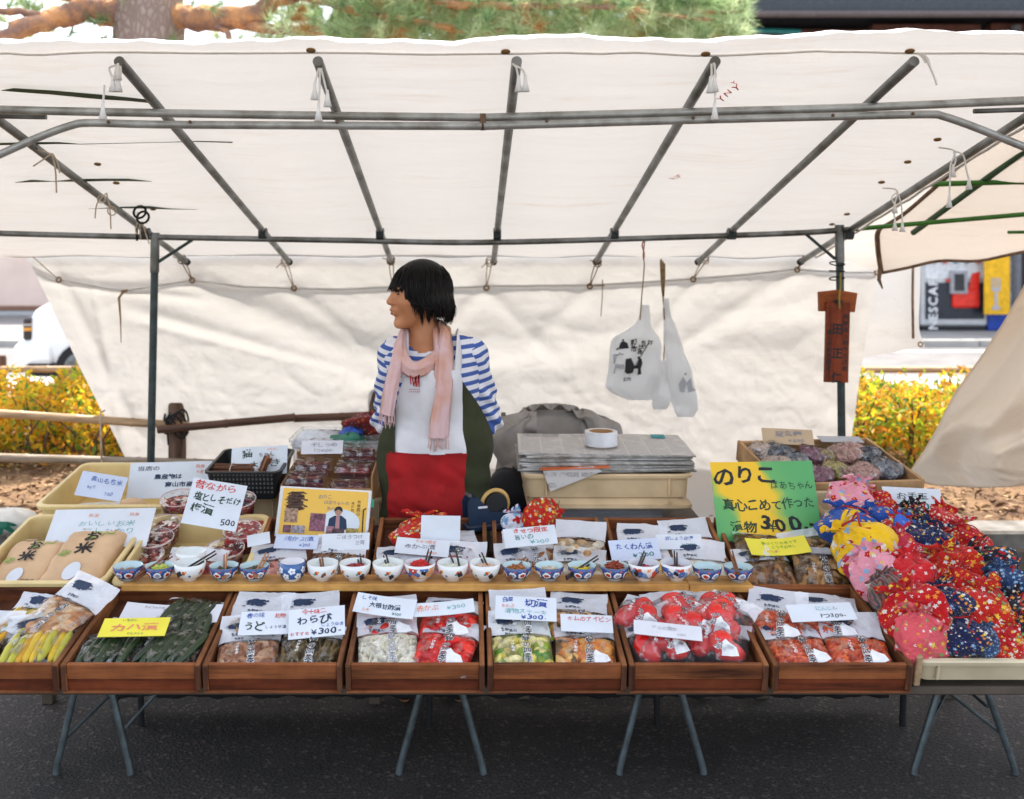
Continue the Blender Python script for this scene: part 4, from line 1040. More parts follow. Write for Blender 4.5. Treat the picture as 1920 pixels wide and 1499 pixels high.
# ---- white plastic shopping bags hung from the rail
k = NT('white carrier bag film')
v = k.coord('Object'); n_, _ = k.noise(v, 14, 5, 0.6)
bnp = k.n('ShaderNodeBump'); bnp.inputs['Strength'].default_value = 0.5; bnp.inputs['Distance'].default_value = 0.012; k.l(n_, bnp.inputs['Height'])
pb = k.n('ShaderNodeBsdfPrincipled'); pb.inputs['Base Color'].default_value = (0.88, 0.89, 0.90, 1); pb.inputs['Roughness'].default_value = 0.35; k.l(bnp.outputs[0], pb.inputs['Normal'])
tb = k.n('ShaderNodeBsdfTranslucent'); tb.inputs[0].default_value = (0.85, 0.85, 0.85, 1)
mx = k.n('ShaderNodeMixShader'); mx.inputs[0].default_value = 0.5; k.l(pb.outputs[0], mx.inputs[1]); k.l(tb.outputs[0], mx.inputs[2])
M_BAGW = k.done(mx.outputs[0])
def puff(rows, Y, thick, seed, n=44):
    A = []
    for (py, xl, xr) in rows:
        row = []
        for j in range(n):
            a = 2 * math.pi * j / n
            xx = (xl + xr) / 2 + (xr - xl) / 2 * math.copysign(abs(math.cos(a)) ** 0.7, math.cos(a))
            d = thick * (xr - xl) / 100.0 * math.sin(a) * (1 + 0.25 * math.sin(5 * a + py * 0.05 + seed) + 0.15 * math.sin(11 * a + py * 0.03))
            row.append(tuple(P(xx, py, Y) + Vector((0, d, 0))))
        A.append(row)
    A = np.array(A); m = 40
    tt = np.linspace(0, len(A) - 1, m); i0 = np.minimum(tt.astype(int), len(A) - 2); f = (tt - i0)[:, None, None]
    B = A[i0] * (1 - f) + A[i0 + 1] * f
    for _ in range(2): B[1:-1] = (B[:-2] + 2 * B[1:-1] + B[2:]) / 4
    B[..., 1] += 0.006 * blocks(B[..., 0] * 22, B[..., 2] * 22, seed, 8, 1.2)
    B[..., 0] += 0.003 * blocks(B[..., 0] * 30, B[..., 2] * 30, seed + 1, 8, 1.2)
    return B
def hung(label, rows, Y, seed, string):
    B = puff(rows, Y, 0.02, seed)
    g = thing('carrier_bag', label, 'plastic bag', T(*P(rows[0][1], rows[0][0], Y)), 'carrier bags hung from the rear rail')
    GI = g.matrix_world.inverted()
    B = np.array([[tuple(GI @ Vector(p)) for p in r] for r in B])
    put('bag', MB().grid(B, wrap=True).mesh('bag', M_BAGW, True), g)
    put('string', MB().tube(smooth_path([GI @ P(a, b, Y + d) for a, b, d in string], 4), 0.0028, 6).mesh('string', M_STRINGD, True), g)
    return g, GI, B
g1, GI, B1 = hung('white carrier bag with black printed figures hung from the rear rail', [(572, 1203, 1218), (605, 1196, 1220), (622, 1172, 1228), (632, 1148, 1238), (660, 1142, 1240), (700, 1139, 1238), (727, 1136, 1236), (738, 1150, 1234), (750, 1178, 1230)], 4.72, 3, [(1209, 452, -0.4), (1206, 480, -0.1), (1208, 500, 0), (1203, 560, -0.03), (1200, 600, -0.03)])
lo = B1[..., 1].min()
def prn(v2, f, px, py, Y=4.72):
    c_ = GI @ P(px, py, Y)
    return MB().add([(c_.x + a, lo - 0.003, c_.z + b) for a, b in v2], f)
E_ = 4.72 / FPX
def prints(parent, polys, m, px, py, name='print'):
    mb = MB()
    for pl in polys:
        c_ = GI @ P(px, py, 4.72)
        mb.add([(c_.x + a * E_, lo - 0.003, c_.z - b * E_) for a, b in pl], [tuple(range(len(pl)))])
    put(name, mb.mesh(name, m), parent)
roofp = [[(-9, 8), (11, 6), (8, -4), (0, -8), (-5, -4)], [(-14, 9), (-9, 4), (-9, 9)], [(-3, -8), (0, -12), (3, -8)]]
prints(g1, roofp, INK['black'], 1166, 646)
prints(g1, [[(-15, 12), (-13, -12), (-3, -14), (4, 2), (0, 14), (-10, 16)], [(4, 6), (12, -12), (16, -14), (18, -4), (15, 6), (16, 16), (9, 18), (10, 6)], [(8, -14), (12, -18), (14, -14), (11, -11)], [(2, 3), (8, -2), (9, 1), (4, 7)]], INK['black'], 1184, 684)
for tx, px, py, s_ in (('朝市', 1186, 648, 0.028), ('御土産', 1197, 650, 0.022), ('飛騨', 1204, 646, 0.018)):
    v_, f_ = text2d(tx, s_, 0.03, vertical=True); put('lettering', prn(v_, f_, px, py).mesh('lettering', INK['black']), g1)
v_, f_ = text2d('陣屋', 0.045, 0.03, vertical=True); put('lettering', prn(v_, f_, 1158, 682).mesh('lettering', INK['faint']), g1)
v_, f_ = text2d('朝市', 0.018, 0.03); put('lettering', prn(v_, f_, 1174, 710).mesh('lettering', INK['grey']), g1)
g2, GI, B2 = hung('plain white carrier bag bundle between the printed bag and tall bag', [(676, 1232, 1250), (690, 1222, 1256), (710, 1218, 1260), (735, 1220, 1258), (758, 1222, 1256), (768, 1226, 1250)], 4.74, 5, [(1240, 490, -0.02), (1243, 540, 0), (1246, 620, 0.0), (1244, 690, 0)])
g3, GI, B3 = hung('tall white carrier bag with faint grey print hung on the right', [(560, 1243, 1252), (590, 1242, 1258), (620, 1244, 1270), (660, 1246, 1284), (700, 1250, 1298), (740, 1258, 1306), (770, 1264, 1308), (782, 1270, 1300)], 4.73, 6, [(1238, 488, -0.02), (1240, 530, 0), (1244, 570, 0), (1246, 600, -0.02)])
lo = B3[..., 1].min()
prints(g3, [[(-12, -2), (-4, -16), (2, -6), (-2, 14), (-10, 12)], [(2, -4), (10, -14), (14, 4), (20, 10), (6, 14)], [(-2, -22), (2, -24), (3, -19), (-1, -18)]], INK['faint'], 1284, 722)
mb = MB(); 
for i in range(3): mb.tube([P(1240 + i * 3, 486 + i * 4, 4.7), P(1242 + i * 2, 520, 4.7), P(1244, 556, 4.72)], 0.004, 5)
o = put('wire_hook', mb.mesh('wire_hook', M_STRINGD, True)); tag(o, 'bundle of brown hemp cords above the tall white carrier bag', 'cord')
mb = MB(); mb.tube(smooth_path([P(1210, 446, 4.32), P(1204, 460, 4.34), P(1208, 475, 4.4), P(1207, 488, 4.5)], 4), 0.003, 5)
o = put('red_string', mb.mesh('red_string', INK['red'], True)); tag(o, 'short red string tied to the rear rail above the printed bag', 'string')

# ================================================================== tables, trays, crates
M_TB = mat('table top board', (0.10, 0.075, 0.055, 1), 0.7)
def table(label, x0, x1, legx):
    t = thing('folding_table', label, 'table', T((x0 + x1) / 2, 3.0, 0), 'folding tables under the trays')
    c = (x0 + x1) / 2
    put('table_top', MB().box(x0 - c, x1 - c, -0.37, 0.42, 0.425, 0.447, 0.004).mesh('table_top', M_TB), t)
    for z0, z1, y0, y1 in ((0.447, 0.507, 0.02, 0.05), (0.447, 0.59, 0.33, 0.36)):
        put('riser', MB().box(x0 - c + 0.02, x1 - c - 0.02, y0, y1, z0, z1, 0.003).mesh('riser', M_TB), t)
    for lx, spl, spr, sx in legx:
        for s_, sp in ((-1, spl), (1, spr)):
            put('leg', MB().tube([(lx - c + s_ * 0.012, 0.07, 0.43), (lx - c + s_ * sp, 0.06, 0.02), (lx - c + s_ * sp * 1.02, 0.06, 0.0)], [0.0105, 0.0105, 0.0115], 10).mesh('leg', M_LEG, auto=50), t)
        put('leg', MB().tube([(lx - c + (0.04 if sx > 0 else -0.04), 0.36, 0.43), (lx - c + (0.05 if sx > 0 else -0.05), 0.37, 0.0)], 0.0105, 10).mesh('leg', M_BLACKCORD, auto=50), t)  # rear leg in black: shade under the table put into its colour
        if abs(lx) < 0.8: continue
        put('strut', MB().tube([(lx - c + spr * 0.75, 0.065, 0.12), (lx - c + sx, 0.2, 0.40)], 0.005, 6).mesh('strut', M_DARKSTEEL), t)
        put('strut', MB().tube([(lx - c - spl * 0.8, 0.07, 0.1), (lx - c + 0.02, 0.2, 0.19), (lx - c + 0.1 * (1 if sx > 0 else -1), 0.33, 0.3)], 0.005, 6).mesh('strut', M_DARKSTEEL), t)
        put('cross_bar', MB().tube([(lx - c + spr * 0.5, 0.065, 0.2), (lx - c + spr * 0.5, 0.345, 0.2)], 0.006, 6).mesh('cross_bar', M_DARKSTEEL), t)
table('grey legged folding table under the left trays', -1.72, 0.10, [(-1.14, 0.105, 0.115, 0.35), (-0.085, 0.125, 0.125, -0.35)])
table('grey legged folding table under the right trays', 0.38, 2.05, [(0.575, 0.12, 0.13, 0.35), (1.49, 0.145, 0.155, -0.25)])

sk = np.linspace(-1.26, 1.45, 160); zk = np.linspace(0.034, 0.43, 12)  # sheet added behind the legs to keep the ground under the tables dark
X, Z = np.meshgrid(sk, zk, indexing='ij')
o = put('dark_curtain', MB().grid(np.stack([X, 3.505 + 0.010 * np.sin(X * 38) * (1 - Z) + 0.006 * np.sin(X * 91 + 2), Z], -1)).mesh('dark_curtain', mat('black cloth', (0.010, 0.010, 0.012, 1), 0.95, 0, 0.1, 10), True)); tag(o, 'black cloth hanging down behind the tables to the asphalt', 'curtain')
WX = wood('tray wood lengthwise', (0.030, 0.009, 0.005, 1), (0.30, 0.100, 0.034, 1), 'x', 0.7)
WXD = wood('tray wood dark', (0.020, 0.006, 0.003, 1), (0.185, 0.042, 0.014, 1), 'x', 0.7)
WY = wood('tray wood sides', (0.036, 0.012, 0.006, 1), (0.34, 0.135, 0.048, 1), 'y', 0.7)
WEND = wood('tray wood end grain', (0.035, 0.014, 0.009, 1), (0.13, 0.055, 0.03, 1), 'z')
WB = wood('tray base board', (0.04, 0.014, 0.008, 1), (0.16, 0.06, 0.03, 1), 'y')
TW, TL, TH = 0.351, 0.40, 0.078
tm = {
 'front_upper': MB().box(-TW / 2 + 0.0135, TW / 2 - 0.0135, 0.0, 0.012, 0.037, TH, 0.0018).mesh('front_board', WX),
 'front_lower': MB().box(-TW / 2 + 0.0135, TW / 2 - 0.0135, 0.004, 0.014, 0.0055, 0.0365, 0.0012).mesh('front_board', WXD),
 'back': MB().box(-TW / 2 + 0.0135, TW / 2 - 0.0135, TL - 0.012, TL, 0.006, TH, 0.0018).mesh('back_board', WX),
 'side': MB().box(-0.0065, 0.0065, -0.002, TL + 0.001, 0.0055, TH + 0.001, 0.0018).mesh('side_board', WY),
 'end': MB().box(-0.0058, 0.0058, -0.005, -0.0021, 0.008, TH - 0.002, 0.0012).mesh('end_grain', WEND),
 'base': MB().box(-TW / 2 + 0.002, TW / 2 - 0.002, -0.003, TL - 0.001, 0.0, 0.005, 0.0012).mesh('base_board', WX),
 'floor': MB().box(-TW / 2 + 0.015, TW / 2 - 0.015, 0.0145, TL - 0.0125, 0.036, 0.0405).mesh('floor_board', WB),
}
def tray(label, M, group):
    t = thing('wooden_tray', label, 'tray', M, group)
    put('front_board', tm['front_upper'], t); put('front_board', tm['front_lower'], t); put('back_board', tm['back'], t)
    for s_ in (-1, 1):
        put('side_board', tm['side'], t, T(s_ * (TW / 2 - 0.0066), 0, 0)); put('end_grain', tm['end'], t, T(s_ * (TW / 2 - 0.0066), 0, 0))
    put('base_board', tm['base'], t); put('floor_board', tm['floor'], t)
    return M
def fm(px): return T((px - CX) / FPX * 2.552, 2.565, 0.46) @ RX(9.5)
def bmx(x): return T(x, 2.989, 0.52) @ RX(14.5)
FT = [tray(l, fm(px), 'front row of wooden trays') for px, l in (
    (-23, 'wooden tray of yellow pickles at the far left of the front row'), (244, 'wooden tray of cucumber pickles in the front row'), (510, 'wooden tray with two price cards side by side in the front row'),
    (778, 'wooden tray of red and white pickle bags in the front row'), (1045, 'wooden tray of yellow green and orange pickle bags in the front row'), (1311, 'wooden tray heaped with red turnip bags in the front row'), (1581, 'wooden tray of orange shredded pickle bags at the right of the front row'))]
BT = [tray(l, bmx(x), 'back row of wooden trays') for x, l in (
    (-0.49, 'wooden back row tray under the yellow picture folder'), (-0.12, 'wooden back row tray with a red pouch in front of the woman'), (0.25, 'wooden back row tray beside the blue tape dispenser'),
    (0.62, 'wooden back row tray with two white price cards'), (0.985, 'wooden back row tray under the green sign'))]

def on(M, px, py, h):
    """point of a tray's plane (height h above its bottom) seen at a photo pixel, in tray coordinates"""
    MI = M.inverted(); o = MI @ Vector((0, 0, H)); d = MI @ P(px, py, 1.0) - o
    t = (h - o.z) / d.z
    return o + d * t

M_CREAM = mat('cream plastic', (0.70, 0.60, 0.40, 1), 0.45, 0, 0.10, 6, 0.06, 60, spec=0.4)
M_CREAM2 = mat('aged cream plastic', (0.72, 0.53, 0.31, 1), 0.5, 0, 0.14, 6, 0.08, 60)
M_YCREAM = mat('yellow cream plastic', (0.78, 0.60, 0.28, 1), 0.4, 0, 0.08, 6, 0.06, 60)
def rrect(w, l, r, n=5):
    pts = []
    for cx_, cy_, a0 in ((w / 2 - r, l / 2 - r, 0), (-w / 2 + r, l / 2 - r, 90), (-w / 2 + r, -l / 2 + r, 180), (w / 2 - r, -l / 2 + r, 270)):
        for i in range(n + 1):
            a = R(a0 + 90 * i / n); pts.append((cx_ + r * math.cos(a), cy_ + r * math.sin(a)))
    return pts
def loftrr(mb, rings, mi=0, cap0=False, cap1=False):
    n = None; vs_ = []
    for (w, l, r, z) in rings:
        p = rrect(w, l, r); n = len(p); vs_ += [(x, y, z) for x, y in p]
    fs = [(i * n + k_, i * n + (k_ + 1) % n, (i + 1) * n + (k_ + 1) % n, (i + 1) * n + k_) for i in range(len(rings) - 1) for k_ in range(n)]
    if cap0: fs.append(tuple(range(n))[::-1])
    if cap1: fs.append(tuple((len(rings) - 1) * n + k_ for k_ in range(n)))
    return mb.add(vs_, fs, mi)
def crate(label, M, w, l, h, m, group=None, flare=0.03):
    c = thing('plastic_crate', label, 'crate', M, group)
    r = 0.035; t = 0.004
    mb = loftrr(MB(), [(w - flare, l - flare, r, 0), (w - 0.022, l - 0.022, r, h - 0.012), (w - 0.022 - 2 * t, l - 0.022 - 2 * t, r, h - 0.012), (w - flare - 2 * t, l - flare - 2 * t, r, t)], cap0=True, cap1=True)
    put('shell', mb.mesh('shell', m, auto=40), c)
    put('rim', loftrr(MB(), [(w - 0.03, l - 0.03, r, h - 0.014), (w, l, r, h - 0.014), (w + 0.002, l + 0.002, r, h - 0.004), (w - 0.004, l - 0.004, r, h), (w - 0.026, l - 0.026, r, h), (w - 0.03, l - 0.03, r, h - 0.004), (w - 0.03, l - 0.03, r, h - 0.014)]).mesh('rim', m, auto=40), c)
    for s_ in (-1, 1):
        for f in (-0.36, 0.36):
            put('rib', MB().box(f * w - 0.004, f * w + 0.004, s_ * (l / 2 - 0.008) - 0.006, s_ * (l / 2 - 0.008) + 0.006, 0.008, h - 0.015, 0.0015).mesh('rib', m), c)
    return M

# left side crates
CR1 = crate('cream crate holding two brown rice sacks at the left', T(-1.262, 3.185, 0.525) @ RX(9.5), 0.41, 0.47, 0.135, M_YCREAM)
CR3 = crate('cream crate filled with round tubs of red plums', T(-0.856, 3.19, 0.555) @ RX(11), 0.385, 0.46, 0.10, M_YCREAM)
CR2 = crate('yellowish crate with two paper signs behind the rice sacks', T(-1.228, 3.685, 0.61) @ RX(7), 0.51, 0.45, 0.13, M_YCREAM)
# inner tables that carry goods behind the trays
def bench(label, x0, x1, y0, y1, z):
    t = thing('wooden_bench', label, 'bench', T((x0 + x1) / 2, (y0 + y1) / 2, 0))
    a, b = (x1 - x0) / 2, (y1 - y0) / 2
    put('seat', MB().box(-a, a, -b, b, z - 0.025, z, 0.004).mesh('seat', M_TB), t)
    for sx in (-1, 1):
        for sy in (-1, 1): put('leg', MB().box(sx * (a - 0.03) - 0.02, sx * (a - 0.03) + 0.02, sy * (b - 0.085) - 0.02, sy * (b - 0.085) + 0.02, 0, z - 0.0255, 0.003).mesh('leg', M_TB), t)
bench('low wooden bench behind the trays under the left boxes and crate', -1.5, -0.3, 3.46, 4.05, 0.60)
bench('low wooden bench behind the trays under the newspaper stack', 0.16, 0.86, 3.5, 4.02, 0.585)
bench('low wooden bench at the right under the box of beans', 1.0, 1.72, 3.5, 3.98, 0.60)

# right side crates with pouches
CR4 = crate('cream crate of drawstring pouches at the front right', T(1.372, 2.825, 0.522) @ RX(14.5), 0.465, 0.45, 0.066, M_CREAM)
CR5 = crate('cream crate of drawstring pouches behind the front one', T(1.372, 3.272, 0.637) @ RX(14.5), 0.465, 0.45, 0.066, M_CREAM)
# wooden slat between trays and pouches
o = put('wooden_divider', MB().box(-0.008, 0.008, 0, 0.80, 0, 0.085, 0.002).mesh('wooden_slat', wood('pale slat wood', (0.30, 0.19, 0.10, 1), (0.58, 0.42, 0.26, 1), 'y')), None, T(1.148, 2.60, 0.462) @ RX(14.5))
tag(o, 'pale wooden strip standing between the trays and the pouches', 'divider')

# ---- yellow sampling boards
M_PLANK = wood('yellow plank', (0.42, 0.17, 0.035, 1), (0.74, 0.40, 0.11, 1), 'x', 0.45, 0.5, 0.1)
PZ = 0.626
for a, b, l, dz in ((228, 1292, 'long yellow wooden board carrying the row of tasting bowls', 0), (1292, 1412, 'short yellow wooden board under the two rightmost tasting bowls', -0.003)):
    xa, xb = (a - CX) / FPX * 2.9, (b - CX) / FPX * 2.9
    o = put('tasting_board', MB().box(xa + 0.001, xb - 0.001, 2.893, 2.985, PZ - 0.02 + dz, PZ + dz, 0.002).mesh('tasting_board', M_PLANK)); tag(o, l, 'board')

# ================================================================== bowls
def porcelain(name, kind):
    k = NT(name)
    tc = k.n('ShaderNodeTexCoord'); sx = k.n('ShaderNodeSeparateXYZ'); k.l(tc.outputs['Object'], sx.inputs[0])
    x, y, z = sx.outputs
    an = k.math('ARCTAN2', y, x); r = k.math('SQRT', k.math('ADD', k.math('MULTIPLY', x, x), k.math('MULTIPLY', y, y)))
    def cells(n, off=0.0):  # -0.5..0.5 across each of n cells round the bowl
        return k.math('SUBTRACT', k.math('FRACT', k.math('ADD', k.math('MULTIPLY', an, n / (2 * math.pi)), 10.0 + off)), 0.5)
    def ell(u, v, cu, cv, ru, rv):
        a = k.math('DIVIDE', k.math('SUBTRACT', u, cu), ru); b = k.math('DIVIDE', k.math('SUBTRACT', v, cv), rv)
        d = k.math('ADD', k.math('MULTIPLY', a, a), k.math('MULTIPLY', b, b))
        return k.math('LESS_THAN', d, 1.0)
    W_ = (0.80, 0.81, 0.79, 1)
    if kind == 'imari':
        n_, _ = k.noise(tc.outputs['Object'], 120, 2)
        u = cells(8); ng, nc_ = k.noise(k.coord('Object'), 75, 3); u = k.math('ADD', u, k.math('MULTIPLY_ADD', ng, 0.36, -0.18)); z0_ = z; z = k.math('ADD', z, k.math('MULTIPLY_ADD', k.noise(k.coord('Object'), 110, 2)[0], 0.010, -0.005))
        od = k.math('GREATER_THAN', k.math('FRACT', k.math('MULTIPLY', an, 4 / (2 * math.pi))), 0.5)
        c = k.mix(k.ramp(n_, [(0.42, (0, 0, 0, 1)), (0.5, (1, 1, 1, 1))]), (0.015, 0.045, 0.17, 1), (0.03, 0.08, 0.26, 1))
        c = k.mix(ell(u, z, 0, 0.021, 0.38, 0.0095), c, W_)
        c = k.mix(ell(u, z, 0.02, 0.0205, 0.24, 0.0055), c, k.mix(od, (0.45, 0.03, 0.02, 1), (0.30, 0.36, 0.50, 1))); z = z0_
        c = k.mix(ell(u, z, 0.3, 0.032, 0.14, 0.003), c, (0.5, 0.08, 0.05, 1))
        c = k.mix(k.math('LESS_THAN', z, 0.009), c, (0.45, 0.5, 0.55, 1))
        c = k.mix(k.math('GREATER_THAN', z, 0.0405), c, (0.10, 0.12, 0.16, 1))
        inside = (0.50, 0.66, 0.68, 1)
    elif kind == 'white':
        u = cells(5, 0.3); c = W_
        c = k.mix(ell(u, z, 0.0, 0.030, 0.10, 0.0055), c, (0.62, 0.07, 0.03, 1))
        c = k.mix(ell(u, z, 0.11, 0.033, 0.07, 0.003), c, (0.75, 0.40, 0.06, 1))
        c = k.mix(ell(u, z, -0.1, 0.026, 0.08, 0.003), c, (0.06, 0.30, 0.20, 1))
        c = k.mix(ell(u, z, 0.32, 0.02, 0.08, 0.004), c, (0.06, 0.16, 0.45, 1))
        inside = (0.74, 0.78, 0.76, 1)
    elif kind == 'cup':
        c = (0.03, 0.11, 0.30, 1); u = cells(6); zz = z
        for off, zc in ((0.0, 0.034), (0.5, 0.018)):
            u = cells(6, off)
            d = k.math('SQRT', k.math('ADD', k.math('POWER', k.math('DIVIDE', u, 0.28), 2), k.math('POWER', k.math('DIVIDE', k.math('SUBTRACT', z, zc), 0.0095), 2)))
            pa = k.math('ARCTAN2', k.math('DIVIDE', k.math('SUBTRACT', z, zc), 0.0095), k.math('DIVIDE', u, 0.28))
            pet = k.math('MULTIPLY_ADD', k.math('ABSOLUTE', k.math('SINE', k.math('MULTIPLY', pa, 2.5))), 0.35, 0.7)
            c = k.mix(k.math('LESS_THAN', d, pet), c, (0.80, 0.80, 0.84, 1))
            c = k.mix(k.math('LESS_THAN', d, 0.2), c, (0.05, 0.12, 0.32, 1))
        c = k.mix(k.math('LESS_THAN', z, 0.008), c, W_)
        inside = (0.74, 0.72, 0.74, 1)
    else:
        u = cells(5); v = k.voro(k.coord('Object', (1, 1, 1)), 62.0)
        c = k.ramp(k.math('FRACT', k.math('MULTIPLY', v.outputs['Color'], 3.7)), [(0, (0.06, 0.14, 0.36, 1)), (0.28, (0.50, 0.05, 0.03, 1)), (0.5, (0.72, 0.68, 0.62, 1)), (0.68, (0.70, 0.30, 0.10, 1)), (0.8, (0.15, 0.28, 0.50, 1))], 'CONSTANT')
        c = k.mix(k.math('LESS_THAN', v.outputs['Distance'], 0.18), c, (0.7, 0.62, 0.5, 1))
        c = k.mix(k.math('LESS_THAN', z, 0.012), c, W_); c = k.mix(k.math('GREATER_THAN', z, 0.043), c, W_)
        inside = (0.66, 0.68, 0.74, 1)
    ge = k.n('ShaderNodeNewGeometry')
    # inner surface: normal points to the axis
    dt = k.n('ShaderNodeVectorMath', operation='DOT_PRODUCT'); cm = k.n('ShaderNodeCombineXYZ'); k.l(x, cm.inputs[0]); k.l(y, cm.inputs[1])
    vt = k.n('ShaderNodeVectorTransform', vector_type='NORMAL', convert_from='WORLD', convert_to='OBJECT'); k.l(ge.outputs['True Normal'], vt.inputs[0])
    k.l(vt.outputs[0], dt.inputs[0]); k.l(cm.outputs[0], dt.inputs[1])
    c = k.mix(k.math('LESS_THAN', dt.outputs['Value'], 0.0), c, inside)
    return k.done(k.bsdf(c, 0.12, 0, 0.5, Coat_Weight=0.3))
POR = {n: porcelain(n + ' porcelain', n) for n in ('imari', 'white', 'cup', 'brocade')}
def bowlmesh(kind):
    if kind == 'imari':
        pr = [(0.0, 0.003), (0.019, 0.003), (0.020, 0.0), (0.021, 0.0), (0.0215, 0.006), (0.030, 0.010), (0.0385, 0.022), (0.0425, 0.042), (0.0412, 0.0425), (0.037, 0.024), (0.029, 0.013), (0.018, 0.009), (0.0, 0.008)]
        wob = lambda a, z: 0.022 * math.sin(9 * a) * max(0, (z - 0.02) / 0.022)
    elif kind == 'cup':
        pr = [(0.0, 0.003), (0.022, 0.003), (0.023, 0.0), (0.024, 0.0), (0.025, 0.006), (0.034, 0.012), (0.0375, 0.03), (0.0365, 0.053), (0.0352, 0.0535), (0.0352, 0.03), (0.031, 0.014), (0.02, 0.01), (0.0, 0.009)]; wob = None
    else:
        pr = [(0.0, 0.003), (0.018, 0.003), (0.019, 0.0), (0.0205, 0.0), (0.021, 0.007), (0.033, 0.012), (0.042, 0.026), (0.0455, 0.05), (0.0442, 0.0505), (0.040, 0.027), (0.031, 0.0155), (0.018, 0.011), (0.0, 0.01)]; wob = None
    pr = [(max(r, 0.0003), z) for r, z in pr]
    return MB().lathe(pr, 54, wob=wob).mesh(kind + '_bowl', POR[kind], True)
BM = {n: bowlmesh(n) for n in POR}
FOODM = {}
def foodm(name, c1, c2=None, rough=0.35):
    return mat('food ' + name, c1, rough, 0, 0.25, 60, 0.2, 120, col2=c2, spec=0.5)
FC = {'brown': foodm('brown', (0.20, 0.075, 0.025, 1), (0.42, 0.2, 0.09, 1)), 'greenyellow': foodm('greenyellow', (0.62, 0.60, 0.08, 1), (0.24, 0.36, 0.05, 1)), 'dark': foodm('dark', (0.028, 0.024, 0.014, 1), (0.075, 0.06, 0.03, 1)),
      'red': foodm('red', (0.62, 0.012, 0.012, 1), (0.42, 0.01, 0.015, 1)), 'crimson': foodm('crimson', (0.42, 0.012, 0.03, 1)), 'white': foodm('white', (0.72, 0.72, 0.66, 1), (0.62, 0.66, 0.5, 1)), 'beige': foodm('beige', (0.58, 0.36, 0.22, 1), (0.7, 0.5, 0.36, 1)),
      'cream': foodm('cream', (0.75, 0.68, 0.55, 1)), 'yellow': foodm('yellow', (0.80, 0.60, 0.03, 1)), 'redbrown': foodm('redbrown', (0.30, 0.045, 0.015, 1), (0.16, 0.02, 0.01, 1)), 'orange': foodm('orange brown', (0.45, 0.15, 0.03, 1), (0.25, 0.08, 0.02, 1))}
M_CHD = mat('dark lacquer', (0.022, 0.013, 0.011, 1), 0.35); M_CHB = mat('brown chopstick wood', (0.20, 0.075, 0.03, 1), 0.5); M_CHL = mat('light chopstick wood', (0.42, 0.18, 0.075, 1), 0.5)
ORD = ['leftmost', 'second', 'third', 'fourth', 'fifth', 'sixth', 'seventh', 'eighth', 'ninth', 'tenth', 'eleventh', 'twelfth', 'thirteenth', 'fourteenth', 'fifteenth', 'sixteenth', 'seventeenth', 'eighteenth', 'nineteenth', 'rightmost']
BW = [(240, 'imari', 'brown', 1, (M_CHB, (252, 1086), (320, 1043))), (300, 'imari', 'greenyellow', 3, None), (356, 'white', None, 0, (M_CHD, (333, 1079), (402, 1038))), (420, 'imari', 'dark', 2, (M_CHL, (420, 1085), (423, 1041))),
      (477, 'imari', 'dark', 2, (M_CHL, (478, 1082), (501, 1040))), (548, 'cup', None, 0, None), (605, 'white', None, 0, (M_CHB, (607, 1080), (601, 1040))), (666, 'white', 'crimson', 2, (M_CHD, (679, 1085), (673, 1042))),
      (728, 'white', 'white', 2, (M_CHD, (734, 1084), (722, 1042))), (787, 'brocade', 'red', 4, (M_CHD, (794, 1077), (806, 1034))), (849, 'white', 'white', 2, (M_CHD, (863, 1080), (850, 1036))), (909, 'white', 'beige', 2, (M_CHD, (921, 1083), (902, 1040))),
      (969, 'imari', 'orange', 3, (M_CHB, (953, 1087), (986, 1049))), (1030, 'imari', 'cream', 2, None), (1091, 'imari', 'yellow', 2, (M_CHD, (1062, 1084), (1119, 1047))), (1152, 'imari', 'redbrown', 5, None),
      (1207, 'brocade', 'crimson', 1, (M_CHD, (1192, 1078), (1209, 1038))), (1268, 'brocade', 'crimson', 1, (M_CHD, (1268, 1078), (1267, 1037))), (1326, 'imari', 'dark', 1, None), (1384, 'imari', 'dark', 1, (M_CHB, (1383, 1076), (1371, 1034)))]
KD = {'imari': 'blue and red patterned bowl', 'white': 'white bowl with small flowers', 'cup': 'blue cup with white blossoms', 'brocade': 'red brocade patterned bowl'}
FD = {'brown': 'brown flakes', 'greenyellow': 'yellow green pickles', 'dark': 'dark pickles', 'red': 'bright red pickles', 'crimson': 'crimson pickles', 'white': 'pale white pickles', 'beige': 'beige pickles', 'orange': 'orange brown pickles', 'cream': 'cream coloured pickles', 'yellow': 'yellow pickles', 'redbrown': 'red brown strips'}
def heap(rmax, z0, top, seed, n):
    rg = random.Random(seed); mb = MB()
    mb.lathe([(0.0005, z0 + top * 0.75), (rmax * 0.5, z0 + top * 0.6), (rmax, z0), (rmax * 0.6, z0 - 0.006)], 16)
    for _ in range(n):
        a = rg.uniform(0, 6.28); q = rmax * 0.92 * math.sqrt(rg.random()); c = Vector((q * math.cos(a), q * math.sin(a), z0 + top * (1 - (q / rmax) ** 2) * 0.8))
        d = Vector((rg.uniform(-1, 1), rg.uniform(-1, 1), rg.uniform(-0.25, 0.45))).normalized() * rg.uniform(0.005, 0.010)
        mb.tube([c - d, c - d * 0.3, c + d * 0.5, c + d], [0.0012, 0.0032, 0.0034, 0.001], 6, flat=0.6)
    return mb
YB = 2.937
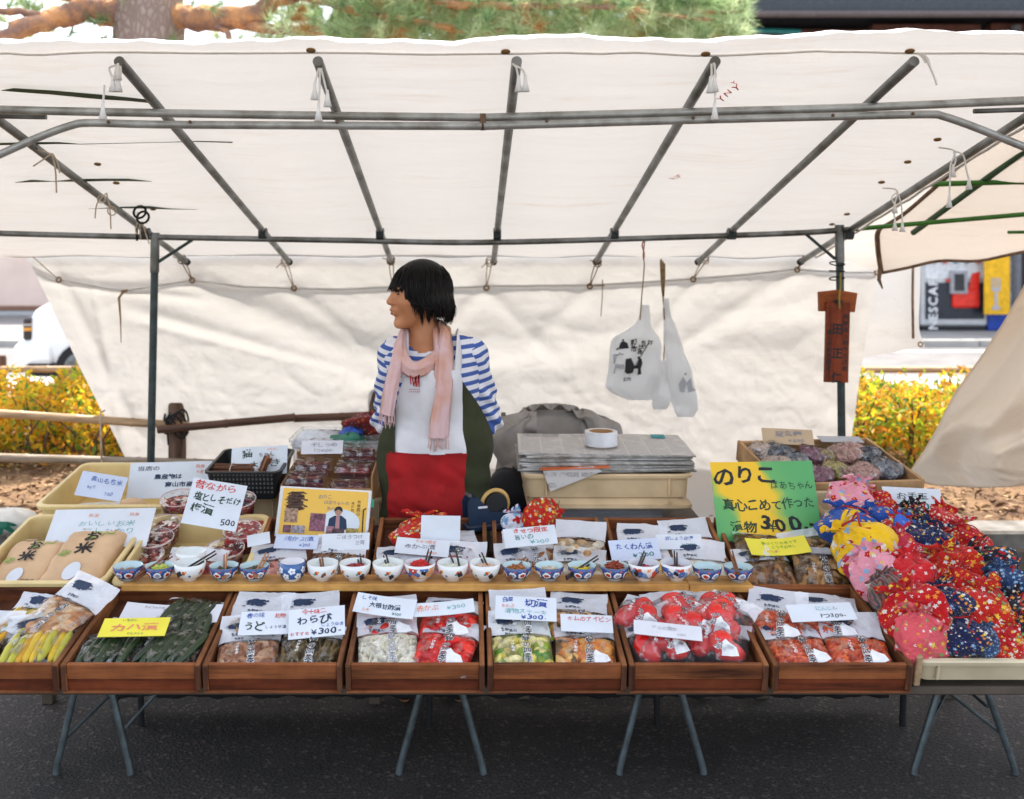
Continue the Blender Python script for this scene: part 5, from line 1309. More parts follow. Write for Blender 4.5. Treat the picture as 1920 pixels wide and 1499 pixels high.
for i, (px, kd, fd, lev, ch) in enumerate(BW):
    x = (px - CX) / FPX * YB
    zt = PZ + 0.0003 if px < 1290 else PZ - 0.0027
    desc = KD[kd] + (' of ' + FD[fd] if fd else ', empty') + ', ' + ORD[i] + (' of' if i in (0, 19) else ' from left in') + ' the tasting row'
    b = put('tasting_bowl', BM[kd], None, T(x, YB, zt) @ RZ(random.uniform(0, 360)))
    tag(b, desc, 'cup' if kd == 'cup' else 'bowl', 'tasting bowls on the board')
    if fd:
        z0 = (0.020 if kd == 'imari' else 0.028) + lev * 0.002
        hp = heap(0.031 if kd == 'imari' else 0.033, z0, 0.004 + lev * 0.0045, i + 3, 26 + lev * 14)
        f = put('pickle_serving', hp.mesh('pickle_serving', FC[fd], auto=50), None, T(x, YB, zt))
        tag(f, FD[fd] + ' served in the ' + ORD[i] + (' bowl' if i in (0, 19) else ' bowl from left') + ' of the row', 'pickles', 'pickle servings in the bowls')
    if ch:
        m_, (ax, ay), (bx, by) = ch
        front = ay > 1074
        Ya = YB - (0.046 if front else 0.02)
        a_ = P(ax, ay, Ya); b_ = P(bx, by, YB + 0.06)
        zmin = PZ + 0.006
        c = thing('chopsticks', ('dark' if m_ is M_CHD else 'brown' if m_ is M_CHB else 'light wooden') + ' chopsticks leaning in the ' + ORD[i] + (' bowl' if i in (0, 19) else ' bowl from left'), 'chopsticks', T(*a_), 'chopsticks in the bowls')
        d = (b_ - a_) * 1.04; sd = d.cross(Vector((0, 1, 0))).normalized()
        for s_ in (-1, 1):
            put('chopstick', MB().tube([sd * s_ * 0.0032 + Vector((0, 0, 0)), d + sd * s_ * (0.0052 if i != 10 else 0.012) * (1 if s_ > 0 else 0.8)], [0.0042, 0.0022], 7).mesh('chopstick', m_), c)
x = (358 - CX) / FPX * 3.03
o = put('tasting_bowl', BM['white'], None, T(x, 3.03, PZ + 0.006)); tag(o, 'white flowered bowl tucked behind the third bowl from left', 'bowl', 'tasting bowls on the board')
# ================================================================== bags of pickles
def film_mat(name, haze, tint=(0.9, 0.92, 0.95, 1)):
    k = NT(name)
    v = k.coord('Object'); n_, _ = k.noise(v, 55, 4, 0.65); vr = k.voro(v, 34, 'F1')
    hb = k.math('ADD', n_, k.math('MULTIPLY', vr.outputs['Distance'], 0.5))
    bn = k.n('ShaderNodeBump'); bn.inputs['Strength'].default_value = 0.65; bn.inputs['Distance'].default_value = 0.006; k.l(hb, bn.inputs['Height'])
    tr = k.n('ShaderNodeBsdfTransparent'); tr.inputs[0].default_value = (0.98, 0.98, 0.98, 1)
    pb = k.n('ShaderNodeBsdfPrincipled'); pb.inputs['Base Color'].default_value = tint; pb.inputs['Roughness'].default_value = 0.10; pb.inputs['Specular IOR Level'].default_value = 0.6; k.l(bn.outputs[0], pb.inputs['Normal'])
    gl = k.n('ShaderNodeBsdfGlossy'); gl.inputs['Roughness'].default_value = 0.05; k.l(bn.outputs[0], gl.inputs['Normal'])
    fr_ = k.n('ShaderNodeFresnel'); fr_.inputs['IOR'].default_value = 1.5; k.l(bn.outputs[0], fr_.inputs['Normal'])
    pt_, _ = k.noise(v, 38, 3, 0.6); pm_ = k.ramp(pt_, [(0.52, (0.03, 0.03, 0.03, 1)), (0.60, (1, 1, 1, 1))])
    m1 = k.n('ShaderNodeMixShader'); k.l(k.math('MULTIPLY', k.math('MULTIPLY_ADD', fr_.outputs[0], 1.3, 0.12), pm_), m1.inputs[0]); k.l(tr.outputs[0], m1.inputs[1]); k.l(gl.outputs[0], m1.inputs[2])
    m2 = k.n('ShaderNodeMixShader'); m2.inputs[0].default_value = haze; k.l(m1.outputs[0], m2.inputs[1]); k.l(pb.outputs[0], m2.inputs[2])
    return k.done(m2.outputs[0])
M_FILM = film_mat('clear film', 0.004); M_FILM2 = film_mat('loose hazy film', 0.035); M_FROST = film_mat('frosted white film', 0.62, (0.88, 0.91, 0.96, 1)); M_CLEARP = film_mat('clear plastic tub', 0.02, (0.92, 0.86, 0.88, 1))

k = NT('pickle pieces')
at = k.n('ShaderNodeAttribute', attribute_name='Col'); n_, _ = k.noise(k.coord('Object'), 160, 3)
mm = k.n('ShaderNodeMix', data_type='RGBA', blend_type='MULTIPLY'); mm.inputs[0].default_value = 0.6
k.l(at.outputs[0], mm.inputs[6]); k.l(k.ramp(n_, [(0.3, (0.6, 0.55, 0.5, 1)), (0.65, (1.15, 1.15, 1.15, 1))]), mm.inputs[7])
M_PIECES = k.done(k.bsdf(mm.outputs[2], 0.28, 0, 0.5, n_, 0.3, 0.002))

KIND = {  # colours, piece count, half length range, half width range, direction spread (None = any), stiffness of height
 'udo': ([(0.26, 0.10, 0.045), (0.38, 0.17, 0.08), (0.17, 0.06, 0.03), (0.48, 0.27, 0.15)], 70, (0.016, 0.03), (0.006, 0.011), None),
 'warabi': ([(0.075, 0.05, 0.014), (0.14, 0.09, 0.025), (0.05, 0.035, 0.012), (0.20, 0.12, 0.03)], 80, (0.02, 0.045), (0.003, 0.006), 30),
 'red': ([(0.80, 0.010, 0.007), (0.86, 0.03, 0.012), (0.64, 0.005, 0.006)], 46, (0.016, 0.030), (0.010, 0.018), None),
 'daikon': ([(0.86, 0.82, 0.66), (0.88, 0.85, 0.74), (0.80, 0.74, 0.55)], 150, (0.012, 0.026), (0.003, 0.005), None),
 'hakusai': ([(0.84, 0.68, 0.10), (0.84, 0.74, 0.25), (0.09, 0.26, 0.02), (0.86, 0.76, 0.36), (0.30, 0.42, 0.04)], 62, (0.010, 0.022), (0.007, 0.014), None),
 'orange': ([(0.76, 0.27, 0.04), (0.82, 0.38, 0.08), (0.62, 0.17, 0.03), (0.14, 0.07, 0.02), (0.84, 0.50, 0.16)], 54, (0.016, 0.034), (0.008, 0.013), None),
 'turnip': ([(0.78, 0.014, 0.008), (0.84, 0.03, 0.012), (0.68, 0.008, 0.007)], 5, (0.036, 0.046), (0.030, 0.036), None),
 'shred': ([(0.70, 0.105, 0.030), (0.78, 0.17, 0.05), (0.58, 0.06, 0.02)], 190, (0.010, 0.024), (0.0025, 0.0045), None),
 'yellow': ([(0.76, 0.52, 0.04), (0.70, 0.58, 0.07), (0.52, 0.50, 0.06), (0.80, 0.60, 0.12)], 9, (0.075, 0.10), (0.011, 0.015), 12),
 'dried': ([(0.58, 0.27, 0.10), (0.68, 0.38, 0.18), (0.42, 0.17, 0.06), (0.72, 0.50, 0.30)], 40, (0.022, 0.045), (0.012, 0.022), None),
 'cucumber': ([(0.020, 0.058, 0.014), (0.035, 0.085, 0.018), (0.012, 0.036, 0.010)], 9, (0.07, 0.095), (0.010, 0.0135), 8),
 'pink': ([(0.66, 0.20, 0.16), (0.72, 0.30, 0.24), (0.56, 0.13, 0.12)], 46, (0.018, 0.032), (0.010, 0.016), None),
 'stick': ([(0.16, 0.065, 0.02), (0.24, 0.11, 0.04), (0.11, 0.045, 0.015)], 7, (0.07, 0.09), (0.011, 0.014), 8),
 'purple': ([(0.44, 0.10, 0.12), (0.54, 0.17, 0.17), (0.34, 0.07, 0.10)], 50, (0.016, 0.028), (0.009, 0.015), None),
 'garlic': ([(0.74, 0.62, 0.42), (0.60, 0.38, 0.18), (0.78, 0.70, 0.54), (0.48, 0.26, 0.10)], 26, (0.014, 0.020), (0.012, 0.016), None),
 'amber': ([(0.42, 0.16, 0.035), (0.52, 0.24, 0.06), (0.32, 0.11, 0.025)], 60, (0.014, 0.03), (0.006, 0.011), None),
 'white': ([(0.74, 0.73, 0.66), (0.68, 0.67, 0.58)], 60, (0.016, 0.03), (0.008, 0.013), None),
 'gold': ([(0.80, 0.54, 0.04), (0.74, 0.46, 0.05)], 20, (0.03, 0.05), (0.014, 0.02), 30),
 'kelp': ([(0.15, 0.055, 0.018), (0.24, 0.10, 0.03), (0.36, 0.17, 0.05), (0.08, 0.035, 0.015)], 56, (0.018, 0.04), (0.006, 0.012), None),
 'tawny': ([(0.40, 0.20, 0.065), (0.50, 0.28, 0.10), (0.10, 0.05, 0.02)], 56, (0.014, 0.03), (0.006, 0.012), None),
 'plum': ([(0.40, 0.015, 0.02), (0.50, 0.03, 0.025), (0.28, 0.01, 0.015)], 24, (0.013, 0.017), (0.012, 0.015), None),
}
_BAG = {}
TRAYS = FT + BT
def bag_meshes(kind, var, w, l, h, head):
    key = (kind, var, w, l, h, head)
    if key in _BAG: return _BAG[key]
    cols, npc, lr, wr, spread = KIND[kind]
    rg = np.random.RandomState((sum(map(ord, kind)) * 7 + var * 131) % 9999)
    yt = l / 2 - head * l                       # where the contents end
    def env(x, y):
        a = np.clip(1 - np.abs(2 * x / w) ** 3.2, 0, 1); t = np.clip((y + l / 2) / (yt + l / 2 + 1e-6), 0, 1.0)
        b = np.clip(1 - np.abs(2 * t - 1) ** 3.0, 0, 1)
        return (a * b) ** 0.6
    fl = [(rg.uniform(-w / 2, w / 2), rg.uniform(-l / 2, l / 2), rg.uniform(0, 3.14), rg.uniform(0.0015, 0.0035), rg.uniform(0.004, 0.009), rg.uniform(0.02, 0.06)) for _ in range(20)]
    bow = rg.uniform(-0.012, 0.02)
    def zf(x, y):
        z = env(x, y) * h + 0.003
        for cx_, cy_, an, am, sg, ln in fl:
            dx, dy = x - cx_, y - cy_
            p = dx * math.cos(an) + dy * math.sin(an); q = -dx * math.sin(an) + dy * math.cos(an)
            z = z + am * np.exp(-(q / sg) ** 2 - (p / ln) ** 2)
        t = np.clip((y - yt) / (head * l + 1e-6), 0, 1)
        return z + bow * t ** 2 + 0.0025 * t * np.sin(x * 37 + var * 2 + y * 20)
    # contents
    nx, ny = 54, 46
    xs = np.linspace(-w / 2 * 0.95, w / 2 * 0.95, nx); ys = np.linspace(-l / 2 * 0.96, yt * 1.0, ny)
    X, Y = np.meshgrid(xs, ys, indexing='ij')
    best = np.full(X.shape, -1.0); ci = np.zeros(X.shape, int)
    if spread is not None and spread < 20:      # laid side by side
        xc = np.linspace(-w / 2 * 0.82, w / 2 * 0.82, npc)
        pcs = [(xc[i], rg.uniform(-0.006, 0.006) + (yt - l / 2) / 2, math.pi / 2 + R(rg.uniform(-spread, spread)) - 0.25, rg.uniform(*lr), rg.uniform(*wr), rg.uniform(0.6, 1)) for i in range(npc)]
    else:
        pcs = [(rg.uniform(-w / 2, w / 2) * 0.92, rg.uniform(-l / 2, yt) * 0.97, rg.uniform(0, 3.14) if spread is None else math.pi / 2 + R(rg.uniform(-spread, spread)), rg.uniform(*lr), rg.uniform(*wr), rg.uniform(0.25, 1)) for _ in range(npc)]
    for i, (cx_, cy_, an, a, b, hh) in enumerate(pcs):
        dx, dy = X - cx_, Y - cy_
        p = dx * math.cos(an) + dy * math.sin(an); q = -dx * math.sin(an) + dy * math.cos(an)
        d = (np.abs(p) / a) ** (2.0 if a < 2.2 * b else 3.5) + (q / b) ** 2
        z = np.where(d < 1, (0.45 * hh + 0.55 * np.sqrt(np.clip(1 - d, 0, 1))), -1)
        m = z > best; best = np.where(m, z, best); ci = np.where(m, i, ci)
    hole = best < 0
    best = np.clip(best, 0.0, 1)
    Z = env(X, Y) * h * (0.30 + 0.70 * best) * 0.97 + 0.0005
    pal = np.array(cols); pc = pal[rg.randint(0, len(cols), max(npc, 1))] * rg.uniform(0.8, 1.12, (max(npc, 1), 1))
    C = pc[ci]; C[hole] = pal.mean(0) * 0.55
    mb = MB().grid(np.stack([X, Y, Z], -1))
    n0 = len(mb.v); ring = [i * ny for i in range(nx)] + [(nx - 1) * ny + j for j in range(1, ny)] + [i * ny + ny - 1 for i in range(nx - 2, -1, -1)] + [j for j in range(ny - 2, 0, -1)]
    mb.add([(mb.v[i][0] * 0.97, mb.v[i][1] * 0.97, 0.0) for i in ring], []); nr = len(ring)
    for i in range(nr): mb.f.append((ring[i], ring[(i + 1) % nr], n0 + (i + 1) % nr, n0 + i)); mb.mi.append(0)
    mb.f.append(tuple(n0 + i for i in range(nr))); mb.mi.append(0)
    cm_ = mb.mesh('contents', M_PIECES, True)
    ca = cm_.color_attributes.new('Col', 'FLOAT_COLOR', 'POINT')
    cc = np.ones((len(mb.v), 4)); cc[:n0, :3] = C.reshape(-1, 3); cc[n0:, :3] = pal.mean(0)
    ca.data.foreach_set('color', cc.ravel().astype(np.float32))
    # film over the contents and frosted header
    def rag(X, Y):
        return X + 0.0012 * np.sin(Y * 70 + var * 2), Y + (0.03 * X * (1 if var else -1) + 0.0012 * np.sin(X * 47 + var)) * (Y > 0.0)
    X, Y = np.meshgrid(np.linspace(-w / 2, w / 2, 26), np.linspace(-l / 2, yt + 0.004, 24), indexing='ij'); X, Y = rag(X, Y)
    fm_ = MB().grid(np.stack([X, Y, zf(X, Y)], -1)).mesh('film', M_FILM, True)
    X, Y = np.meshgrid(np.linspace(-w / 2, w / 2, 26), np.linspace(yt - 0.006, l / 2, 16), indexing='ij'); X, Y = rag(X, Y)
    hm_ = MB().grid(np.stack([X, Y, zf(X, Y) + 0.0008], -1)).mesh('header', M_FROST, True)
    _BAG[key] = (cm_, fm_, hm_, zf, yt)
    return _BAG[key]
RODS = {'cucumber': ('cucumber', 8, 0.0115), 'yellow': ('radish_stick', 8, 0.0125), 'stick': ('burdock_root', 7, 0.0125), 'turnip': ('turnip', 4, 0.031)}
RM = {'cucumber': [mat('cucumber skin', (0.009, 0.032, 0.006, 1), 0.22, 0, 0.35, 30, 0.25, 90, spec=0.6), mat('pale cucumber skin', (0.020, 0.055, 0.009, 1), 0.22, 0, 0.35, 30, 0.25, 90, spec=0.6)], 'yellow': [mat('yellow radish', (0.80, 0.53, 0.03, 1), 0.3, 0, 0.15, 30), mat('lime radish', (0.60, 0.56, 0.06, 1), 0.3, 0, 0.2, 30), mat('gold radish', (0.80, 0.42, 0.02, 1), 0.3, 0, 0.2, 30)],
      'stick': [mat('burdock', (0.17, 0.065, 0.018, 1), 0.35, 0, 0.3, 30, 0.2, 80), mat('light burdock', (0.30, 0.13, 0.04, 1), 0.35, 0, 0.3, 30, 0.2, 80)], 'turnip': [mat('red turnip', (0.80, 0.014, 0.008, 1), 0.22, 0, 0.12, 20, spec=0.6), mat('deep red turnip', (0.66, 0.008, 0.008, 1), 0.22, 0, 0.12, 20, spec=0.6)]}
_RM = {}
def rods(b, kind, w, l, h, yt, var):
    nm, n, r = RODS[kind]; rg = random.Random(var * 31 + len(b.name) + int(abs(b.location.x) * 999))
    for i in range(n):
        m = RM[kind][rg.randrange(len(RM[kind]))]; sd_ = rg.randrange(3)
        if (kind, sd_) not in _RM:
            q = random.Random(sd_ * 7 + 1); mb = MB()
            if kind == 'turnip':
                mb.lathe([(0.002, -0.9), (0.25, -0.84), (0.62, -0.6), (0.9, -0.2), (1.0, 0.15), (0.9, 0.55), (0.5, 0.82), (0.12, 0.92), (0.06, 1.05), (0.02, 1.2)], 20, wob=lambda a, z: 0.05 * math.sin(2 * a + sd_) + 0.03 * math.sin(5 * a))
            else:
                mb.tube([(q.uniform(-0.15, 0.15) * (1 - t * t), t * 5.2, q.uniform(-0.06, 0.06)) for t in np.linspace(-1, 1, 9)], [0.3, 0.8, 0.95, 1.0, 1.04, 1.0, 0.95, 0.75, 0.25], 10)
            _RM[(kind, sd_)] = mb.mesh(nm, m, True)
        if kind == 'turnip':
            x, y = ((-0.24, -0.2), (0.24, -0.24), (-0.05, 0.08), (0.06, -0.12))[i]
            M2 = T(x * w, y * l * 0.9, r * (0.85 if i < 3 else 1.3)) @ RZ(rg.uniform(0, 360)) @ RX(rg.uniform(50, 110)) @ S(r * rg.uniform(0.85, 1.1), r * rg.uniform(0.85, 1.1), r * rg.uniform(1.15, 1.6))
        else:
            M2 = T(-w * 0.40 + w * 0.80 * (i + 0.5) / n + rg.uniform(-.003, .003), (yt - l / 2) / 2 + rg.uniform(-.006, .006), r + rg.uniform(0, h * 0.25)) @ RZ(-14 + rg.uniform(-7, 7)) @ S(r * rg.uniform(0.85, 1.1), (l / 2 + yt) / 2 / 5.6, r)
        put(nm, _RM[(kind, sd_)], b, M2, m)
def emblem_pts(seed=0):
    """ink drawing of a temple gate: roof masses and brush strokes, about 1 wide"""
    rg = random.Random(5 + seed); pl = []
    for a0, r0, cx_, cy_, n in ((0.0, 0.30, 0.0, 0.02, 13), (0.6, 0.2, -0.2, -0.05, 11), (0.2, 0.18, 0.22, -0.02, 11)):
        pl.append([(cx_ + r0 * rg.uniform(0.6, 1.25) * math.cos(a0 + 6.283 * i / n) * 1.25, cy_ + r0 * 0.55 * rg.uniform(0.55, 1.2) * math.sin(a0 + 6.283 * i / n)) for i in range(n)])
    pl.append([(-0.5, 0.05), (-0.28, 0.16), (0.30, 0.20), (0.55, 0.10), (0.3, 0.10), (-0.25, 0.07)])
    for _ in range(12):
        x, y = rg.uniform(-0.6, 0.4), rg.uniform(-0.26, 0.16); a, b = rg.uniform(0.06, 0.26), rg.uniform(0.012, 0.035)
        pl.append([(x, y), (x + a, y + rg.uniform(-0.04, 0.07)), (x + a * 0.9, y + b + 0.03), (x + 0.02, y + b)])
    return pl
_EM = {}
def bag(M, kind, x, y, what, rot=0, z=0.0, tilt=0.0, var=0, w=0.162, l=0.205, h=0.032, head=0.42, txt='飛騨の四季', tcol=('white', 'black'), em=True, group='bags of pickles in the trays'):
    cm_, fm_, hm_, zf, yt = bag_meshes(kind, var, w, l, h, head)
    b = thing('pickle_bag', what, 'pickle bag', M @ (T(x, y - (0.004 if y < 0.2 else 0.036), 0.046 + z * (1.0 if y < 0.2 else 0.55) + (0.5 * l - 0.012) * math.sin(R(9.0 if y < 0.2 else 6.0))) @ RZ(rot * 1.5) @ RX((tilt + 9.0) if y < 0.2 else (tilt * 0.5 + 6.0)) if M in TRAYS else T(x, y, 0.0095 + z) @ RZ(rot) @ RX(tilt)), group)
    if kind in RODS: rods(b, kind, w, l, h, yt, var)
    else: put('contents', cm_, b)
    put('film', fm_, b, None, M_FILM2 if kind == 'turnip' else None)
    if head > 0.05: put('header', hm_, b)
    if em:
        key = (kind, var, w, l, h, head)
        if key not in _EM:
            mb = MB(); s_ = w * 0.42; ox, oy = (-w * 0.12 if var else -w * 0.2), l / 2 - head * l * 0.42
            for pl in emblem_pts(var):
                q = np.array(pl) * s_ + np.array([ox, oy]); mb.add(np.column_stack([q, zf(q[:, 0], q[:, 1]) + 0.003]), [tuple(range(len(pl)))])
            v_, f_ = text2d('飛騨高山', 0.011, 0.02); v_ = v_ + np.array([ox + 0.004, oy - s_ * 0.42]); mb.add(np.column_stack([v_, zf(v_[:, 0], v_[:, 1]) + 0.002]), f_)
            v_, f_ = text2d('特産品', 0.008, 0.02); v_ = v_ + np.array([ox + 0.004, oy - s_ * 0.62]); mb.add(np.column_stack([v_, zf(v_[:, 0], v_[:, 1]) + 0.002]), f_)
            _EM[key] = mb.mesh('emblem', INK['navy'])
        put('emblem', _EM[key], b)
    if txt:
        yc = (-l / 2 + yt) / 2; s_ = min((yt + l / 2) / len(txt) * 0.95, 0.021)
        rr = R(-14)
        mb = MB(); mi = 0
        for off, dz, ik in ((0.055, 0.0014, 0), (0.012, 0.0019, 1)):
            v_, f_ = text2d(txt, s_, off, vertical=True, wob=0.01, jit=0.02)
            v_ = np.stack([v_[:, 0] + w * 0.06, v_[:, 1] + yc], 1); mb.add(np.column_stack([v_, zf(v_[:, 0], v_[:, 1]) + dz]), f_, ik)
        v_, f_ = text2d('つけもの', s_ * 0.5, 0.03, vertical=True, wob=0.01); v_ = np.stack([v_[:, 0] - w * 0.16, v_[:, 1] + yc], 1); mb.add(np.column_stack([v_, zf(v_[:, 0], v_[:, 1]) + 0.0015]), f_, 0)
        if kind in ('red', 'shred', 'orange', 'turnip'):
            q = np.array([(-0.02, -0.5), (0.5, -0.42), (0.9, -0.2), (0.7, 0.12), (0.3, 0.2), (0.05, 0.4), (-0.1, 0.1)]) * 0.045 + np.array([w * 0.14, yc - (yt + l / 2) * 0.22])
            mb.add(np.column_stack([q, zf(q[:, 0], q[:, 1]) + 0.0016]), [tuple(range(7))], 0)
        put('lettering', mb.mesh('lettering', [INK[tcol[0]], INK[tcol[1]]]), b)
    return b

F0, F1, F2, F3, F4, F5, F6 = FT
bag(F0, 'yellow', 0.08, 0.128, 'bag of yellow radish sticks at the front of the leftmost tray', 8, 0, 0, 0, w=0.19, head=0.35, txt=None, em=True)
bag(F0, 'yellow', -0.09, 0.135, 'bag of yellow radish sticks cut off by the left picture edge', -4, 0.004, 0, 1, w=0.17, head=0.35, txt=None)
bag(F0, 'yellow', 0.01, 0.27, 'bag of yellow radish sticks in the middle of the leftmost tray', -8, 0.012, 4, 1, w=0.17, l=0.19, head=0.3, txt=None)
bag(F0, 'dried', 0.10, 0.275, 'large bag of orange dried slices leaning out of the leftmost tray', -22, 0.045, 16, 0, w=0.19, l=0.25, h=0.03, head=0.34)
bag(F1, 'cucumber', -0.085, 0.09, 'bag of whole dark green cucumbers at front left of its tray', 3, 0, 0, 0, w=0.165, l=0.15, h=0.026, head=0.06, txt=None, em=False)
bag(F1, 'cucumber', 0.078, 0.095, 'bag of whole dark green cucumbers at front right of its tray', -3, 0.002, 0, 1, w=0.165, l=0.155, h=0.026, head=0.06, txt=None, em=False)
bag(F1, 'cucumber', -0.06, 0.20, 'bag of cucumbers behind the front left cucumber bag under yellow card', -5, 0.008, 3, 1, w=0.165, l=0.16, h=0.026, head=0.25, txt=None, em=False)
bag(F1, 'cucumber', 0.088, 0.215, 'bag of cucumbers right of the yellow card', 6, 0.012, 4, 0, w=0.16, l=0.17, h=0.028, head=0.2, txt=None, em=False)
bag(F1, 'cucumber', 0.075, 0.295, 'bag of cucumbers lying against the newspaper sheet', -6, 0.022, 5, 1, w=0.16, l=0.15, h=0.024, head=0.1, txt=None, em=False)
bag(F2, 'udo', -0.083, 0.125, 'bag of brown sliced pickles at front left below the two cards', 5, 0.002, 3, 0, head=0.5)
bag(F2, 'warabi', 0.082, 0.10, 'bag of dark olive fern pickles at front right below the two cards', -3, 0.0, 2, 0, l=0.17, head=0.26)
bag(F2, 'udo', -0.085, 0.275, 'bag of brown pickles behind the left card', -3, 0.02, 8, 1, head=0.55)
bag(F2, 'warabi', 0.06, 0.275, 'bag of dark fern pickles behind the right card', 6, 0.016, 6, 1, head=0.45)
bag(F3, 'daikon', -0.078, 0.125, 'bag of white shredded radish at the front of its tray', 4, 0.0, 2, 0, l=0.215, head=0.36, tcol=('white', 'grey'))
bag(F3, 'red', 0.080, 0.12, 'bag of bright red pickles right of the white radish bag', -10, 0.0, 3, 0, l=0.21, head=0.36, h=0.034)
bag(F3, 'red', -0.085, 0.27, 'bag of bright red pickles behind the white radish bag', 4, 0.012, 5, 1, head=0.34, h=0.032)
bag(F3, 'red', 0.085, 0.275, 'bag of bright red pickles at the back right of its tray', -5, 0.012, 6, 0, head=0.38, h=0.032)
bag(F4, 'hakusai', -0.085, 0.125, 'bag of yellow green cabbage pickles at the front of its tray', 2, 0.0, 3, 0, l=0.215, head=0.38, h=0.032)
bag(F4, 'orange', 0.083, 0.12, 'bag of orange sliced pickles right of the cabbage pickles', -3, 0.0, 2, 0, l=0.21, head=0.4)
bag(F4, 'hakusai', -0.08, 0.28, 'bag of cabbage pickles under the white card with blue writing', 3, 0.014, 5, 1, head=0.45)
bag(F4, 'orange', 0.078, 0.285, 'bag of orange pickles at the back right beside the blue lettered card', -5, 0.018, 8, 1, head=0.45)
for i, (x, y, rt, z, tl, w_) in enumerate(((-0.085, 0.115, 6, 0.0, 2, 'front left of the red turnip tray'), (0.075, 0.118, -14, 0.0, 3, 'front right of the red turnip tray'), (-0.02, 0.17, 20, 0.02, 6, 'middle of the red turnip tray'),
                                          (0.105, 0.19, -28, 0.034, 12, 'right side of its tray by the white header'), (-0.10, 0.265, -18, 0.02, 6, 'back left of the red turnip tray'), (0.0, 0.30, 10, 0.03, 8, 'back middle of the red turnip tray'), (0.10, 0.30, 24, 0.034, 12, 'back right of the red turnip tray'))):
    bag(F5, 'turnip', x, y, 'bag of red turnips at the ' + w_, rt, z, tl, i % 3, w=0.155, l=0.185, h=0.062, head=0.3, txt='あかかぶ', em=(i in (3, 4, 6, 0)))
bag(F6, 'shred', -0.085, 0.12, 'bag of orange red shreds at the front left of its tray', 4, 0.0, 2, 0, head=0.42)
bag(F6, 'shred', 0.075, 0.125, 'bag of orange red shreds at the front right of its tray', -4, 0.002, 3, 1, l=0.215, head=0.44)
bag(F6, 'shred', -0.095, 0.275, 'bag of orange red shreds tilted at the back left of its tray', -12, 0.02, 10, 1, l=0.22, head=0.42)
bag(F6, 'shred', 0.05, 0.28, 'bag of orange red shreds under the white price card', -8, 0.016, 7, 0, l=0.22, head=0.42)
B0, B1, B2, B3, B4 = BT
bag(B0, 'pink', -0.09, 0.115, 'bag of pink pickles below the yellow picture folder', 6, 0.01, 3, 0, w=0.17, l=0.21, head=0.38, tcol=('white', 'brown'))
bag(B0, 'stick', 0.085, 0.13, 'bag of brown burdock sticks right of the pink pickles', -4, 0.012, 6, 0, w=0.165, l=0.215, head=0.34)
bag(B1, 'purple', -0.08, 0.11, 'bag of pink purple pickles at the left of its back row tray', 3, 0.008, 4, 0, head=0.4, txt=None)
bag(B1, 'purple', 0.085, 0.11, 'bag of pink purple pickles at the right of its back row tray', -4, 0.008, 4, 1, head=0.38, txt=None)
bag(B1, 'purple', 0.07, 0.25, 'bag of pink pickles lying behind near the tape dispenser', 6, 0.02, 5, 0, head=0.4)
bag(B2, 'amber', -0.085, 0.11, 'bag of amber brown pickles at front left behind the bowls', 4, 0.006, 4, 0, head=0.4)
bag(B2, 'garlic', 0.082, 0.10, 'bag of pale brown garlic cloves at front right behind the bowls', -5, 0.006, 4, 0, h=0.034, head=0.36, txt=None)
bag(B2, 'garlic', 0.095, 0.255, 'bag of pale brown garlic bulbs standing at the back of the tray', -6, 0.03, 16, 1, h=0.036, head=0.34, txt=None, em=False)
bag(B2, 'amber', -0.06, 0.225, 'bag of amber pickles under the white card with red writing', 3, 0.014, 5, 1, head=0.4)
bag(B3, 'gold', -0.07, 0.10, 'bag of golden yellow radish below the blue lettered card', 6, 0.004, 3, 0, head=0.3, txt='たくわん')
bag(B3, 'white', 0.085, 0.125, 'bag of white pickles at the right behind the bowls', -4, 0.006, 4, 0, head=0.4, txt=None)
bag(B3, 'amber', 0.08, 0.29, 'bag of red brown pickles behind the small white card', 4, 0.014, 6, 1, head=0.4)
bag(B3, 'amber', -0.07, 0.27, 'bag of brown pickles behind the tilted blue lettered card', -4, 0.012, 5, 0, head=0.42)
bag(B4, 'kelp', -0.085, 0.10, 'bag of dark brown pickles at the front left below the green sign', 4, 0.006, 4, 0, head=0.32, txt=None)
bag(B4, 'tawny', 0.075, 0.09, 'bag of tawny pickles with dark lettering below the green sign', -5, 0.006, 4, 0, head=0.14, em=False, txt='飛騨の四季')
bag(B4, 'kelp', -0.075, 0.235, 'bag of brown pickles left of the yellow note', -6, 0.018, 6, 1, head=0.12, em=False, txt='飛騨の味', tcol=('white', 'white'))
bag(B4, 'tawny', 0.085, 0.22, 'bag of amber pickles behind and right of the yellow note', 8, 0.018, 6, 1, head=0.12, em=False, txt=None)

